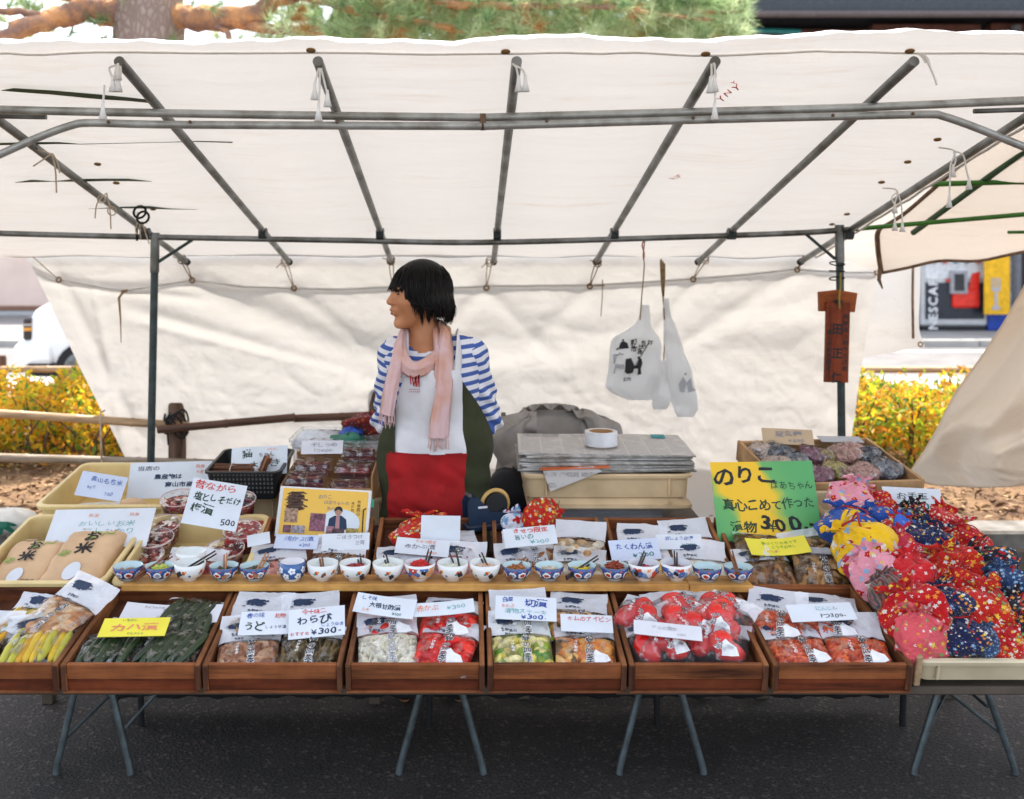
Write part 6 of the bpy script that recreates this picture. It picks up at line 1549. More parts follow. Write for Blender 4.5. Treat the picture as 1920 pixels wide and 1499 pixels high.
# ================================================================== cards and signs
def paper(name, col, rough=0.6): return mat(name, col, rough, 0, 0.04, 9, 0.03, 40)
PW = paper('white card', (0.66, 0.70, 0.75, 1)); PB = paper('bluish card', (0.56, 0.62, 0.76, 1)); PG = paper('greyish card', (0.66, 0.66, 0.70, 1)); PY_ = paper('yellow card', (0.80, 0.70, 0.06, 1)); PT_ = paper('kraft card', (0.52, 0.38, 0.24, 1))
def card(name, label, px, py, Y, wpx, hpx, tilt, rot, m, lines, bend=0.0, cat='price card', group='handwritten cards on the stall', th=0.0012):
    el = math.degrees(math.atan((py - HY) / FPX))
    w = wpx * 0.97 * Y / FPX; h = (hpx * 0.9 if hpx < 60 else hpx) * Y / FPX / max(0.25, math.sin(R(tilt + el)))
    M = T(*P(px, py, Y)) @ RX(tilt) @ RZ(rot)
    xs = np.linspace(-w / 2, w / 2, 9); ys = np.linspace(-h / 2, h / 2, 5)
    zf = lambda x, y: bend * w * (np.asarray(x) / w) ** 2 * 4 + bend * 0.3 * w * (np.asarray(y) / h)
    X, Y2 = np.meshgrid(xs, ys, indexing='ij'); Z = zf(X, Y2)
    mb = MB(); mb.grid(np.stack([X, Y2, Z], -1)); mb.grid(np.stack([X, Y2, Z - th], -1)[:, ::-1])
    n0 = 45; ring = [i * 5 for i in range(9)] + [40 + j for j in range(1, 5)] + [i * 5 + 4 for i in range(7, -1, -1)] + [3, 2, 1]
    def opp(i): return n0 + (i // 5) * 5 + (4 - i % 5)
    for a, b in zip(ring, ring[1:] + ring[:1]): mb.f.append((a, opp(a), opp(b), b)); mb.mi.append(0)
    o = put(name, mb.mesh(name, m), None, M); tag(o, label, cat, group)
    L = [(t_, x * w, y * h, s_ * h * 0.92, ik, dict(op[0] if op else {}, **({} if (op and op[0].get('vertical')) else {'fit': (w * 0.90 if abs(x) < 0.12 else w * 0.62, h * 0.9, w * 0.47)}))) for (t_, x, y, s_, ik, *op) in lines]
    lettering(o, L, zf, 0.0009)
    return o, w, h, zf
def Yt(M, px, py, h):
    return (M @ on(M, px, py, h + 0.046)).y
c = card
c('price_card', 'yellow card with red writing lying on the cucumbers', 252, 1176, Yt(F1, 252, 1176, 0.06), 128, 36, 22, 1.5, PY_, [('カハ漬', 0.0, -0.05, 0.42, 'orange', {'sx': 1.6, 'off': 0.02}), ('いちおし', -0.1, 0.36, 0.16, 'green', {}), ('ひとふくろ', 0.05, -0.36, 0.14, 'green', {})])
c('newspaper_sheet', 'grey newspaper sheet at the back of the cucumber tray', 322, 1152, Yt(F1, 322, 1152, 0.034), 190, 34, 18, -2, PG, [('高山市民時報ニュース', 0.1, -0.25, 0.2, 'grey', {'wob': 0}), ('きょうの天気', -0.2, 0.3, 0.14, 'grey', {'wob': 0})], 0.03, 'newspaper')
c('price_card', 'white card with blue edge reading udo in the third tray', 497, 1168, Yt(F2, 497, 1168, 0.06), 98, 46, 34, 2, PW, [('春の味', -0.2, 0.30, 0.24, 'mid', {}), ('初物', 0.28, 0.26, 0.22, 'red', {}), ('うど', -0.2, -0.16, 0.42, 'dkgreen', {'off': 0.02}), ('しょうゆ漬', 0.22, -0.2, 0.17, 'navy', {})])
c('price_card', 'white card with large blue hiragana and price beside the udo card', 594, 1167, Yt(F2, 594, 1167, 0.07), 108, 58, 38, 6, PW, [('今十味二', -0.05, 0.36, 0.2, 'red', {}), ('わらび', -0.05, 0.08, 0.34, 'navy', {'off': 0.02, 'sx': 1.15}), ('しょうゆ漬', 0.28, -0.12, 0.15, 'mid', {}), ('おすすめ', -0.3, -0.36, 0.16, 'red', {}), ('¥300-', 0.16, -0.34, 0.28, 'navy', {'off': 0.02, 'sx': 1.3})])
c('price_card', 'white card reading sweet vinegar radish sloping left over red bags', 722, 1137, Yt(F3, 722, 1137, 0.075), 118, 38, 32, -9, PW, [('しそ味', -0.28, 0.28, 0.24, 'blue', {}), ('大根甘酢漬', 0.0, -0.05, 0.3, 'navy', {'off': 0.015}), ('¥300', 0.22, -0.36, 0.2, 'green', {}), ('人気', -0.3, -0.32, 0.18, 'orange', {})], 0.02)
c('price_card', 'narrow white card with orange writing at right of radish card', 832, 1141, Yt(F3, 832, 1141, 0.07), 118, 26, 32, 6, PW, [('赤かぶ', -0.26, 0.05, 0.5, 'orange', {}), ('¥300', 0.2, 0.0, 0.42, 'teal', {'sx': 1.4})], 0.02)
c('price_card', 'white card with blue writing at the back of the cabbage tray', 986, 1141, Yt(F4, 986, 1141, 0.07), 118, 46, 36, -3, PW, [('白菜', -0.3, 0.34, 0.22, 'blue', {'off': 0.02}), ('切漬', 0.16, 0.2, 0.36, 'blue', {'off': 0.02, 'sx': 1.3}), ('赤かぶ', -0.3, 0.06, 0.18, 'orange', {}), ('漬物ステーキ', 0.0, -0.16, 0.24, 'teal', {'sx': 1.2}), ('¥300.', 0.12, -0.38, 0.26, 'blue', {'sx': 1.5, 'off': 0.02})])
c('price_card', 'white card with red katakana above the orange pickles', 1100, 1169, Yt(F4, 1100, 1169, 0.05), 100, 34, 26, -3, PW, [('ホムのアイピン', 0.05, 0.22, 0.36, 'red', {'sx': 0.85})])
c('price_card', 'grey white strip card lying across the red turnip bags', 1252, 1182, Yt(F5, 1252, 1182, 0.085), 130, 28, 28, -8, PG, [('かぶの漬物', -0.05, 0.1, 0.3, 'faint', {}), ('¥300', 0.2, -0.25, 0.24, 'faint', {})])
c('price_card', 'white price card on the shredded pickles at right end of front row', 1540, 1148, Yt(F6, 1540, 1148, 0.07), 128, 34, 30, 3, PW, [('にんじん', 0.1, 0.18, 0.28, 'teal', {}), ('1つ300-', 0.16, -0.25, 0.32, 'dkgreen', {'sx': 1.3})])
c('price_card', 'pale lavender card with blue writing above the pink pickles', 556, 1016, Yt(B0, 556, 1016, 0.06), 84, 28, 36, -2, PB, [('浅かぶ漬', 0.05, 0.18, 0.36, 'mid', {'sx': 1.3}), ('¥300', 0.2, -0.26, 0.32, 'mid', {})])
c('price_card', 'white card with scribbled writing above the burdock sticks', 648, 1016, Yt(B0, 648, 1016, 0.06), 92, 34, 40, 2, PW, [('ごぼうつけ', 0.08, 0.26, 0.3, 'grey', {}), ('三百', 0.3, -0.1, 0.26, 'grey', {})])
c('price_card', 'blank white card behind the red cloth in front of the woman', 826, 993, Yt(B1, 826, 1018, 0.03), 76, 56, 62, -1, PW, [])
c('price_card', 'white card with faint orange heading among the pink purple bags', 792, 1026, Yt(B1, 792, 1026, 0.06), 104, 32, 36, -6, PW, [('きせつ限定', 0.05, 0.32, 0.24, 'orange', {}), ('赤かぶ漬', -0.05, -0.02, 0.34, 'grey', {'sx': 1.3}), ('¥300', 0.2, -0.34, 0.24, 'orange', {})])
c('price_card', 'white card with red heading and price left of the garlic', 994, 1006, Yt(B2, 994, 1006, 0.085), 102, 38, 42, 6, PW, [('きせつ限定', 0.02, 0.30, 0.3, 'red', {'sx': 1.2, 'off': 0.015}), ('旨いの', -0.12, -0.02, 0.32, 'green', {}), ('¥300', 0.16, -0.32, 0.3, 'teal', {'sx': 1.5})])
c('price_card', 'bluish card reading takuan with price, tilted above the yellow bag', 1190, 1031, Yt(B3, 1190, 1031, 0.07), 96, 42, 40, 4, PB, [('たくわん漬', 0.0, 0.14, 0.34, 'blue', {'off': 0.015}), ('¥300', 0.15, -0.28, 0.3, 'green', {'sx': 1.5})])
c('price_card', 'small white card at back right of the takuan card', 1274, 1016, Yt(B3, 1274, 1016, 0.055), 88, 30, 40, 1, PW, [('酒しょうゆ漬', 0.0, 0.2, 0.3, 'mid', {}), ('¥300', 0.2, -0.24, 0.3, 'green', {'sx': 1.5})])
# big green sign
kk = NT('green board with yellow wash')
v = kk.coord('Object'); d1 = kk.n('ShaderNodeVectorMath', operation='DISTANCE'); 
n_, _ = kk.noise(v, 7, 2); sx_ = kk.n('ShaderNodeSeparateXYZ'); kk.l(v, sx_.inputs[0])
u = kk.math('ADD', kk.math('MULTIPLY', sx_.outputs[0], 1.0), kk.math('MULTIPLY', sx_.outputs[1], 0.40))
f = kk.math('ABSOLUTE', kk.math('ADD', kk.math('ADD', u, 0.045), kk.math('MULTIPLY', kk.math('SUBTRACT', n_, 0.5), 0.16)))
colr = kk.ramp(f, [(0.066, (0.84, 0.50, 0.008, 1)), (0.084, (0.40, 0.46, 0.05, 1)), (0.10, (0.13, 0.40, 0.11, 1)), (0.17, (0.09, 0.36, 0.11, 1))])
M_GS = kk.done(kk.bsdf(colr, 0.55))
o, w, h, zf = c('shop_sign', 'large green and yellow handwritten sign with black price at right', 1435, 939, 3.30, 200, 144, 68, 1.0, M_GS, [('のりこ', -0.20, 0.30, 0.26, 'black', {'off': 0.028, 'sx': 1.15}), ('ばあちゃん', 0.27, 0.18, 0.125, 'dkgreen', {'off': 0.0, 'sx': 0.95}), ('真心こめて', -0.13, -0.06, 0.16, 'dkgreen', {'off': 0.02, 'sx': 1.05}), ('作った', 0.32, -0.05, 0.15, 'dkgreen', {'off': 0.01}), ('漬物', -0.24, -0.33, 0.16, 'dkgreen', {'off': 0.02, 'sx': 1.2}), ('¥', 0.03, -0.32, 0.2, 'dkgreen', {'off': 0.0}), ('300.-', 0.27, -0.30, 0.26, 'black', {'off': 0.03, 'sx': 1.25})], 0.012, 'sign')
c('price_card', 'curled yellow note lying below the green sign', 1458, 1026, Yt(B4, 1458, 1026, 0.055), 118, 32, 26, 4, PY_, [('手づくりの味です', 0.05, 0.2, 0.22, 'leaf', {}), ('どうぞお試し', 0.1, -0.05, 0.2, 'leaf', {}), ('ください', -0.1, -0.28, 0.18, 'orange', {})], 0.05)
# cards at the left
c('price_card', 'bluish white card propped at the left in the yellowish crate', 190, 912, 3.55, 92, 50, 58, -9, PB, [('高山もち米', 0.08, 0.22, 0.26, 'mid', {'off': 0.015, 'sx': 1.1}), ('1kgで', -0.2, -0.1, 0.16, 'mid', {}), ('700', 0.2, -0.28, 0.22, 'mid', {})])
c('shop_sign', 'wide white sheet with printed lines at back of yellowish crate', 318, 900, 3.68, 158, 66, 62, 1.5, PW, [('当店の', -0.27, 0.32, 0.15, 'grey', {'off': 0.03, 'wob': 0.0, 'jit': 0.01, 'sx': 1.5}), ('農産物は', -0.02, 0.08, 0.16, 'navy', {'off': 0.03, 'wob': 0.0, 'jit': 0.01, 'sx': 1.3}), ('高山市産', 0.12, -0.14, 0.16, 'navy', {'off': 0.03, 'wob': 0.0, 'jit': 0.01, 'sx': 1.3}), ('飛騨', 0.36, 0.34, 0.14, 'orange', {}), ('名産', 0.36, 0.2, 0.12, 'orange', {})], 0, 'sign')
c('shop_sign', 'large white sheet with pale blue writing behind the rice sacks', 188, 990, 3.25, 196, 70, 38, 1.5, PW, [('おいしいお米', 0.05, 0.10, 0.17, 'teal', {'off': -0.004, 'sx': 1.3}), ('こしひかり', 0.1, -0.1, 0.17, 'teal', {'off': -0.004, 'sx': 1.4}), ('新米', -0.1, 0.32, 0.12, 'orange', {'off': -0.006}), ('飛騨', 0.3, 0.32, 0.12, 'orange', {'off': -0.006})], 0, 'sign')
c('price_card', 'white card with red and green writing standing over the plums', 402, 946, 3.12, 108, 84, 62, -9, PW, [('昔ながら', -0.05, 0.36, 0.19, 'red', {'off': 0.008, 'sx': 1.35}), ('塩としそだけ', 0.04, 0.10, 0.19, 'dkgreen', {'off': 0.02, 'sx': 1.0}), ('梅漬', -0.2, -0.14, 0.22, 'dkgreen', {'off': 0.02, 'sx': 1.25}), ('500', 0.33, -0.36, 0.18, 'black', {'off': 0.01, 'sx': 1.2})])
c('price_card', 'white card about cats standing in the black basket', 486, 864, 3.62, 108, 58, 62, 3, PW, [('猫', -0.22, 0.22, 0.36, 'dkgreen', {'off': 0.02, 'sx': 1.3}), ('ちゃん', 0.12, 0.2, 0.2, 'navy', {}), ('大好き', 0.1, -0.14, 0.28, 'dkgreen', {'sx': 1.4}), ('またたび', -0.32, -0.15, 0.13, 'grey', {}), ('おためし', 0.24, 0.38, 0.11, 'orange', {}), ('1つ', 0.05, -0.4, 0.18, 'dkgreen', {})])
c('price_card', 'grey white card standing on the boxes of red bundles', 604, 839, 3.66, 80, 27, 55, 1, PG, [('干しつめ', 0.05, 0.15, 0.36, 'grey', {'sx': 1.4}), ('1つ¥100-', 0.05, -0.26, 0.32, 'grey', {'sx': 1.3})])
c('price_card', 'kraft coloured card standing in the box of bean bags', 1477, 819, 3.84, 98, 32, 55, -3, PT_, [('豆各種', 0.02, 0.15, 0.36, 'grey', {'sx': 1.6, 'off': 0.02}), ('¥600', 0.15, -0.26, 0.3, 'grey', {'sx': 1.4, 'off': 0.02})])
c('price_card', 'white card reading otedama standing behind the pouches', 1712, 938, 3.36, 112, 50, 58, -3, PW, [('お手玉', 0.0, 0.14, 0.30, 'dkgreen', {'sx': 1.5}), ('¥400', 0.0, -0.28, 0.36, 'green', {'sx': 1.5, 'off': 0.02})])

# ================================================================== rice sacks, tubs and boxes on the left
M_KRAFT = mat('kraft paper', (0.68, 0.45, 0.26, 1), 0.7, 0, 0.10, 9, 0.15, 40)
def sack(label, M, w, l, h, seed):
    rg = np.random.RandomState(seed)
    b = thing('rice_sack', label, 'rice sack', M, 'brown paper rice sacks')
    A = []; nv = 40
    for t in np.linspace(0, 1, 26):
        y = -l / 2 + l * t
        k_ = min(1.0, (t / 0.08) ** 0.5 if t < 0.08 else 1.0, ((1 - t) / 0.16) ** 0.45 if t > 0.84 else 1.0)
        k_ = max(k_, 0.08); wq = w * (0.86 + 0.14 * min(1, k_ + 0.3))
        row = []
        for j in range(nv):
            a = 2 * math.pi * j / nv
            cx_ = math.copysign(abs(math.cos(a)) ** 0.32, math.cos(a)); sz = math.copysign(abs(math.sin(a)) ** 0.42, math.sin(a))
            row.append((wq / 2 * cx_, y, h / 2 + h / 2 * sz * (0.35 + 0.65 * k_)))
        A.append(row)
    A = np.array(A); A[..., 2] += 0.0022 * blocks(A[..., 0] * 60, A[..., 1] * 60, seed, 8, 1); A[..., 0] += 0.0018 * blocks(A[..., 1] * 70, A[..., 2] * 70, seed + 1, 8, 1)
    mb = MB().grid(A, wrap=True); mb.f.append(tuple(range(nv))); mb.mi.append(0); mb.f.append(tuple(25 * nv + j for j in range(nv))); mb.mi.append(0)
    put('paper_bag', mb.mesh('paper_bag', M_KRAFT, auto=55), b)
    zt = lambda x, y: np.full(np.shape(x), h + 0.0034)
    lettering(b, [('お', 0.0, l * 0.27, w * 0.30, 'black', {'off': 0.03}), ('米', -w * 0.02, l * 0.07, w * 0.34, 'black', {'off': 0.03}), ('こ', w * 0.02, l * 0.30, w * 0.3, 'leaf', {'rot': -20}), ('〜', w * 0.26, l * 0.33, w * 0.3, 'leaf', {'rot': 30}), ('稲', -w * 0.3, l * 0.0, w * 0.16, 'leaf', {'rot': 70}), ('飛騨産', w * 0.28, -l * 0.36, w * 0.09, 'black', {})], zt)
    put('oval_label', MB().add([(w * 0.0 + w * 0.13 * math.cos(a), -l * 0.27 + l * 0.14 * math.sin(a), h + 0.0036) for a in np.linspace(0, 6.28, 24)[:-1]], [tuple(range(23))]).mesh('oval_label', PW), b)
    mb = MB()
    for s_ in (-1, 1): mb.tube([(s_ * w * 0.1, l / 2 - 0.01, h * 0.55), (s_ * w * 0.16, l / 2 + 0.006, h * 0.75), (s_ * w * 0.3, l / 2 - 0.012, h * 0.9)], 0.0025, 5)
    put('tie', mb.mesh('tie', M_STRING), b)
def crl(M, px, py, h): 
    return on(M, px, py, h)
q = crl(CR1, 62, 1058, 0.1); sack('smaller brown paper rice sack at the left edge of the crate', CR1 @ T(q.x - 0.015, q.y, 0.034) @ RZ(-3) @ RX(12), 0.165, 0.25, 0.085, 1)
q = crl(CR1, 164, 1046, 0.11); sack('larger brown paper rice sack beside the smaller one', CR1 @ T(q.x - 0.005, q.y, 0.036) @ RZ(-4) @ RX(13), 0.185, 0.29, 0.098, 2)
o = put('rice_sack_corner', MB().lathe([(0.001, 0.06), (0.03, 0.05), (0.05, 0.02), (0.052, 0)], 7).mesh('paper', M_KRAFT), None, CR2 @ T(0.06, -0.16, 0.075) @ S(1.3, 0.6, 1)); o.name = 'paper_packet'; tag(o, 'crumpled brown paper packet at the front of the yellowish crate', 'packet')
bag(CR2, 'plum', 0.10, -0.11, 'small bag of dark red plums in the yellowish crate', 4, 0.02, 20, 1, w=0.16, l=0.12, h=0.03, head=0.1, txt=None, em=False)
bag(CR2, 'daikon', -0.08, -0.10, 'clear bag of white rice cakes in the yellowish crate', 4, 0.03, 10, 1, w=0.2, l=0.16, h=0.03, head=0.1, txt=None, em=False)

M_JUICE = mat('plum juice', (0.16, 0.006, 0.012, 1), 0.15, 0, 0.2, 30, spec=0.6)
M_PLUM = [mat('plum red', (0.40, 0.035, 0.03, 1), 0.4, 0, 0.2, 40), mat('plum orange', (0.50, 0.10, 0.06, 1), 0.4, 0, 0.2, 40), mat('shiso leaf', (0.045, 0.012, 0.025, 1), 0.5, 0, 0.2, 40)]
def icos(mb, c, r, rg, mi=0):
    n, m = 9, 6
    A = np.array([[(c[0] + r * math.sin(t) * math.cos(p), c[1] + r * math.sin(t) * math.sin(p), c[2] + r * 0.86 * math.cos(t)) for p in np.linspace(0, 2 * math.pi, n, False)] for t in np.linspace(0.05, 3.09, m)])
    mb.grid(A, mi, wrap=True)
TR, TH2 = 0.061, 0.062
tub_m = MB().lathe([(0.001, 0), (0.047, 0), (0.050, 0.004), (TR - 0.002, TH2 - 0.003)], 36).mesh('tub_wall', M_CLEARP, True)
lid_m = MB().lathe([(0.001, TH2 + 0.001), (0.048, TH2 + 0.001), (0.052, TH2 + 0.005), (TR, TH2 + 0.005), (TR + 0.0025, TH2 + 0.002), (TR + 0.001, TH2 - 0.006)], 36).mesh('lid', M_CLEARP, True)
M_RIMP = mat('pinkish clear rim', (0.62, 0.45, 0.45, 1), 0.2, 0, 0.05, 10, spec=0.6)
rim_m = torus(MB(), T(0, 0, TH2 + 0.005), TR, 0.0019, 40, 6).mesh('lid_rim', M_RIMP, True)
def tub(label, M, seed):
    t = thing('plum_tub', label, 'plastic tub', M, 'round tubs of salted plums')
    rg = random.Random(seed)
    put('tub_wall', tub_m, t); put('lid', lid_m, t); put('lid_rim', rim_m, t)
    put('plum_juice', MB().lathe([(0.001, 0.001), (0.046, 0.001), (0.049, 0.004), (0.0565, 0.046), (0.001, 0.046)], 32).mesh('plum_juice', M_JUICE), t)
    for _ in range(13):
        a = rg.uniform(0, 6.28); q = 0.042 * math.sqrt(rg.random()); mb = MB(); icos(mb, (q * math.cos(a), q * math.sin(a), 0.044 + rg.uniform(0, 0.006)), rg.uniform(0.009, 0.0115), rg)
        put('plum', mb.mesh('plum', M_PLUM[rg.choice((0, 0, 1))], True), t)
    a = rg.uniform(0, 6.28); mb = MB()
    for k_ in range(4): icos(mb, (0.02 * math.cos(a) + rg.uniform(-.012, .012), 0.02 * math.sin(a) + rg.uniform(-.012, .012), 0.046), 0.011, rg)
    put('shiso_leaf', mb.mesh('shiso_leaf', M_PLUM[2], True), t)
for i, (px, py, hh, l) in enumerate(((336, 935, 0.13, 'plum tub at the back left below the wide white sheet'), (303, 984, 0.10, 'plum tub second from the back on the left side'), (290, 1010, 0.085, 'plum tub second from the front on the left side'), (271, 1042, 0.07, 'plum tub at the front left above the leftmost bowl'),
                                    (446, 938, 0.13, 'plum tub at the back right half hidden by the plum card'), (455, 994, 0.10, 'plum tub on the right below the plum card'), (422, 1030, 0.08, 'plum tub at the front right above the fourth bowl'))):
    q = on(CR3, px, py, hh); tub(l, CR3 @ T(q.x, q.y, hh - TH2) @ RX(4) @ RZ(i * 50), i)
bag(CR3, 'plum', 0.0, -0.09, 'clear bag of wet red plums between the plum tubs', 6, 0.055, 18, 0, w=0.13, l=0.2, h=0.04, head=0.36, txt=None)
bag(CR3, 'plum', 0.055, -0.12, 'smaller clear bag of red plums above the third bowl', -10, 0.07, 20, 1, w=0.11, l=0.15, h=0.036, head=0.3, txt=None, em=False)
o = put('paper_slip', MB().box(-0.035, 0.035, -0.02, 0.02, 0, 0.0012).mesh('paper_slip', PW), None, T(*P(485, 1012, 3.14)) @ RX(45) @ RZ(12)); tag(o, 'small white paper slip beside the lower right plum tub', 'paper')
o = put('red_packet', MB().box(-0.06, 0.06, -0.07, 0.07, 0, 0.02, 0.006).mesh('red_packet', mat('red packet', (0.35, 0.012, 0.015, 1), 0.4)), None, CR3 @ T(0.125, 0.13, 0.07) @ RZ(8)); tag(o, 'flat dark red packet at the right back of the plum crate', 'packet')

# black basket with twigs
M_BLKP = mat('black plastic', (0.014, 0.016, 0.018, 1), 0.4, 0, 0.1, 20)
BK = T(*Vector(((472 - CX) / FPX * 3.66, 3.66, 0.722))) @ RX(4)
bk = thing('black_basket', 'black plastic basket with bundles of brown twigs', 'basket', BK)
loft = loftrr(MB(), [(0.22, 0.26, 0.02, 0), (0.255, 0.30, 0.025, 0.10), (0.247, 0.292, 0.025, 0.10), (0.212, 0.252, 0.02, 0.005)], cap0=True, cap1=True); put('shell', loft.mesh('shell', M_BLKP, auto=40), bk)
put('rim', loftrr(MB(), [(0.255, 0.30, 0.025, 0.094), (0.268, 0.312, 0.028, 0.096), (0.268, 0.312, 0.028, 0.103), (0.247, 0.292, 0.025, 0.104)]).mesh('rim', M_BLKP, auto=40), bk)
mb = MB()
for i in range(16):
    for j in range(5): mb.box(-0.1 + i * 0.0132, -0.094 + i * 0.0132, -0.1495 + j * 0.0028, -0.1475 + j * 0.0028, 0.088 - j * 0.016, 0.095 - j * 0.016)
o = put('lattice_hole', mb.mesh('lattice_hole', mat('pale hole', (0.10, 0.10, 0.09, 1), 0.6)), bk); o['kind'] = 'stuff'
M_TWIG = [mat('brown twig', (0.15, 0.055, 0.025, 1), 0.7, 0, 0.2, 30), mat('light twig', (0.34, 0.15, 0.07, 1), 0.7, 0, 0.2, 30)]
for i, (x, y, a, n, L, l) in enumerate(((-0.055, -0.06, 2, 14, 0.14, 'left bundle of brown twigs lying in the black basket'), (0.062, -0.05, 68, 12, 0.10, 'right bundle of twigs standing up in the black basket'))):
    tw = thing('twig_bundle', l, 'twigs', BK @ T(x, y, 0.075) @ RZ(-3) @ RY(-a if i else 0), 'twig bundles in the basket')
    rg = random.Random(i)
    for k_ in range(n):
        yy, zz = rg.uniform(-0.025, 0.025), rg.uniform(0, 0.022); dx = rg.uniform(-0.01, 0.01)
        put('twig', MB().tube([(-L / 2 + dx, yy, zz), (0, yy + rg.uniform(-.003, .003), zz), (L / 2 + dx, yy, zz)], 0.0042, 6).mesh('twig', M_TWIG[k_ % 2]), tw)
    put('twine', MB().tube([(0.0, 0.033 * math.cos(t), 0.011 + 0.02 * math.sin(t)) for t in np.linspace(0, 6.28, 16)], 0.0022, 5).mesh('twine', M_STRING), tw)
# cardboard box with tubs of red bundles
M_CARD = mat('cardboard', (0.46, 0.25, 0.10, 1), 0.75, 0, 0.1, 8, 0.08, 60)
KB = T((624 - CX) / FPX * 3.68, 3.68, 0.705) @ RX(5)
kb = thing('cardboard_box', 'open cardboard box holding clear packs of dark red bundles', 'box', KB)
for nm, a in (('side_panel', (-0.16, -0.155, -0.16, 0.16, 0, 0.075)), ('side_panel', (0.155, 0.16, -0.16, 0.16, 0, 0.105)), ('front_panel', (-0.155, 0.155, -0.16, -0.155, 0, 0.062)), ('back_panel', (-0.155, 0.155, 0.155, 0.16, 0, 0.105)), ('base_panel', (-0.155, 0.155, -0.155, 0.155, 0, 0.004))):
    put(nm, MB().box(*a, 0.0008).mesh(nm, M_CARD), kb)
put('sticker', MB().box(-0.075, 0.10, -0.1625, -0.1605, 0.022, 0.05).mesh('sticker', PW), kb)
v_, f_ = text2d('12入', 0.028, 0.01, wob=0, jit=0); put('lettering', MB().add([(x + 0.10, -0.1612, y + 0.012) for x, y in v_], f_).mesh('lettering', INK['dkgreen']), kb)
mb = MB()
for i in range(16): mb.box(-0.065 + i * 0.0066, -0.0615 + i * 0.0066, -0.1632, -0.1626, 0.036, 0.044)
o = put('print_line', mb.mesh('print_line', INK['faint']), kb); o['kind'] = 'stuff'
M_BUND = mat('dark red bundle', (0.16, 0.012, 0.02, 1), 0.5, 0, 0.3, 30); M_BUND2 = mat('bright red bundle', (0.40, 0.035, 0.03, 1), 0.5, 0, 0.3, 30)
for i, (x, y, z, hh, l) in enumerate(((-0.08, -0.095, 0.045, .05, 'front left pack of red bundles in the cardboard box'), (0.072, -0.11, 0.04, .03, 'front right pack of red bundles in the cardboard box'), (-0.07, 0.0, 0.065, .05, 'middle left pack of red bundles in the cardboard box'), (0.083, -0.01, 0.06, .05, 'middle right pack of red bundles in the cardboard box'), (0.088, 0.105, 0.085, .05, 'back right pack of red bundles in the cardboard box'), (-0.045, 0.12, 0.105, .045, 'back left pack of bright red bundles above the card'))):
    pk = thing('bundle_pack', l, 'pack', KB @ T(x, y, z) @ RZ((i % 3 - 1) * 3) @ RX(6), 'clear packs of red bundles'); rg = random.Random(i + 40)
    put('clear_box', loftrr(MB(), [(0.12, 0.085, 0.01, 0), (0.136, 0.10, 0.012, hh * 0.7), (0.142, 0.106, 0.012, hh * 0.7), (0.142, 0.106, 0.012, hh * 0.75), (0.125, 0.09, 0.012, hh)], cap1=True).mesh('clear_box', M_CLEARP, auto=40), pk)
    for k_ in range(14):
        yy, zz = rg.uniform(-0.036, 0.036), rg.uniform(0.006, hh - 0.01)
        put('stalk', MB().tube([(-0.055, yy, zz), (0, yy + rg.uniform(-.004, .004), zz), (0.055, yy, zz)], 0.0045, 6).mesh('stalk', M_BUND2 if i == 5 or k_ % 5 == 0 else M_BUND), pk)
    put('twine', MB().tube([(0.004, 0.045 * math.cos(t), hh / 2 + hh * 0.52 * math.sin(t)) for t in np.linspace(0, 6.28, 18)], 0.0016, 5).mesh('twine', M_STRINGD), pk)
o = crate('brown plastic crate edge right of the cardboard box', T((660 - CX) / FPX * 3.72, 3.74, 0.601), 0.30, 0.30, 0.10, M_CREAM2)
crate('brown plastic crate under the black basket', T((470 - CX) / FPX * 3.7, 3.76, 0.601), 0.28, 0.34, 0.115, M_CREAM2)
# clear storage tub behind
TB = T((648 - CX) / FPX * 4.05, 4.02, 0.60)
tb = thing('storage_tub', 'clear storage tub full of wrapped goods behind the red bundles', 'storage box', TB)
put('clear_wall', loftrr(MB(), [(0.34, 0.26, 0.03, 0), (0.38, 0.30, 0.035, 0.24), (0.40, 0.32, 0.035, 0.245), (0.40, 0.32, 0.035, 0.255)], cap0=True).mesh('clear_wall', film_mat('cloudy tub plastic', 0.35, (0.6, 0.62, 0.64, 1)), auto=40), tb)
def lump(mb, c, r, seed, k_=0.25, n=18, m=12, mi=0, sc=(1, 1, 1)):
    rg = np.random.RandomState(seed); ph = rg.uniform(0, 6, 6)
    A = []
    for t in np.linspace(0.03, 3.11, m):
        row = []
        for p in np.linspace(0, 2 * math.pi, n, False):
            rr = r * (1 + k_ * (math.sin(3 * p + ph[0] + 2 * t) * 0.4 + math.sin(5 * p + ph[1]) * 0.25 + math.sin(4 * t + ph[2] + p) * 0.35))
            row.append((c[0] + sc[0] * rr * math.sin(t) * math.cos(p), c[1] + sc[1] * rr * math.sin(t) * math.sin(p), c[2] + sc[2] * rr * math.cos(t)))
        A.append(row)
    return mb.grid(np.array(A), mi, wrap=True)
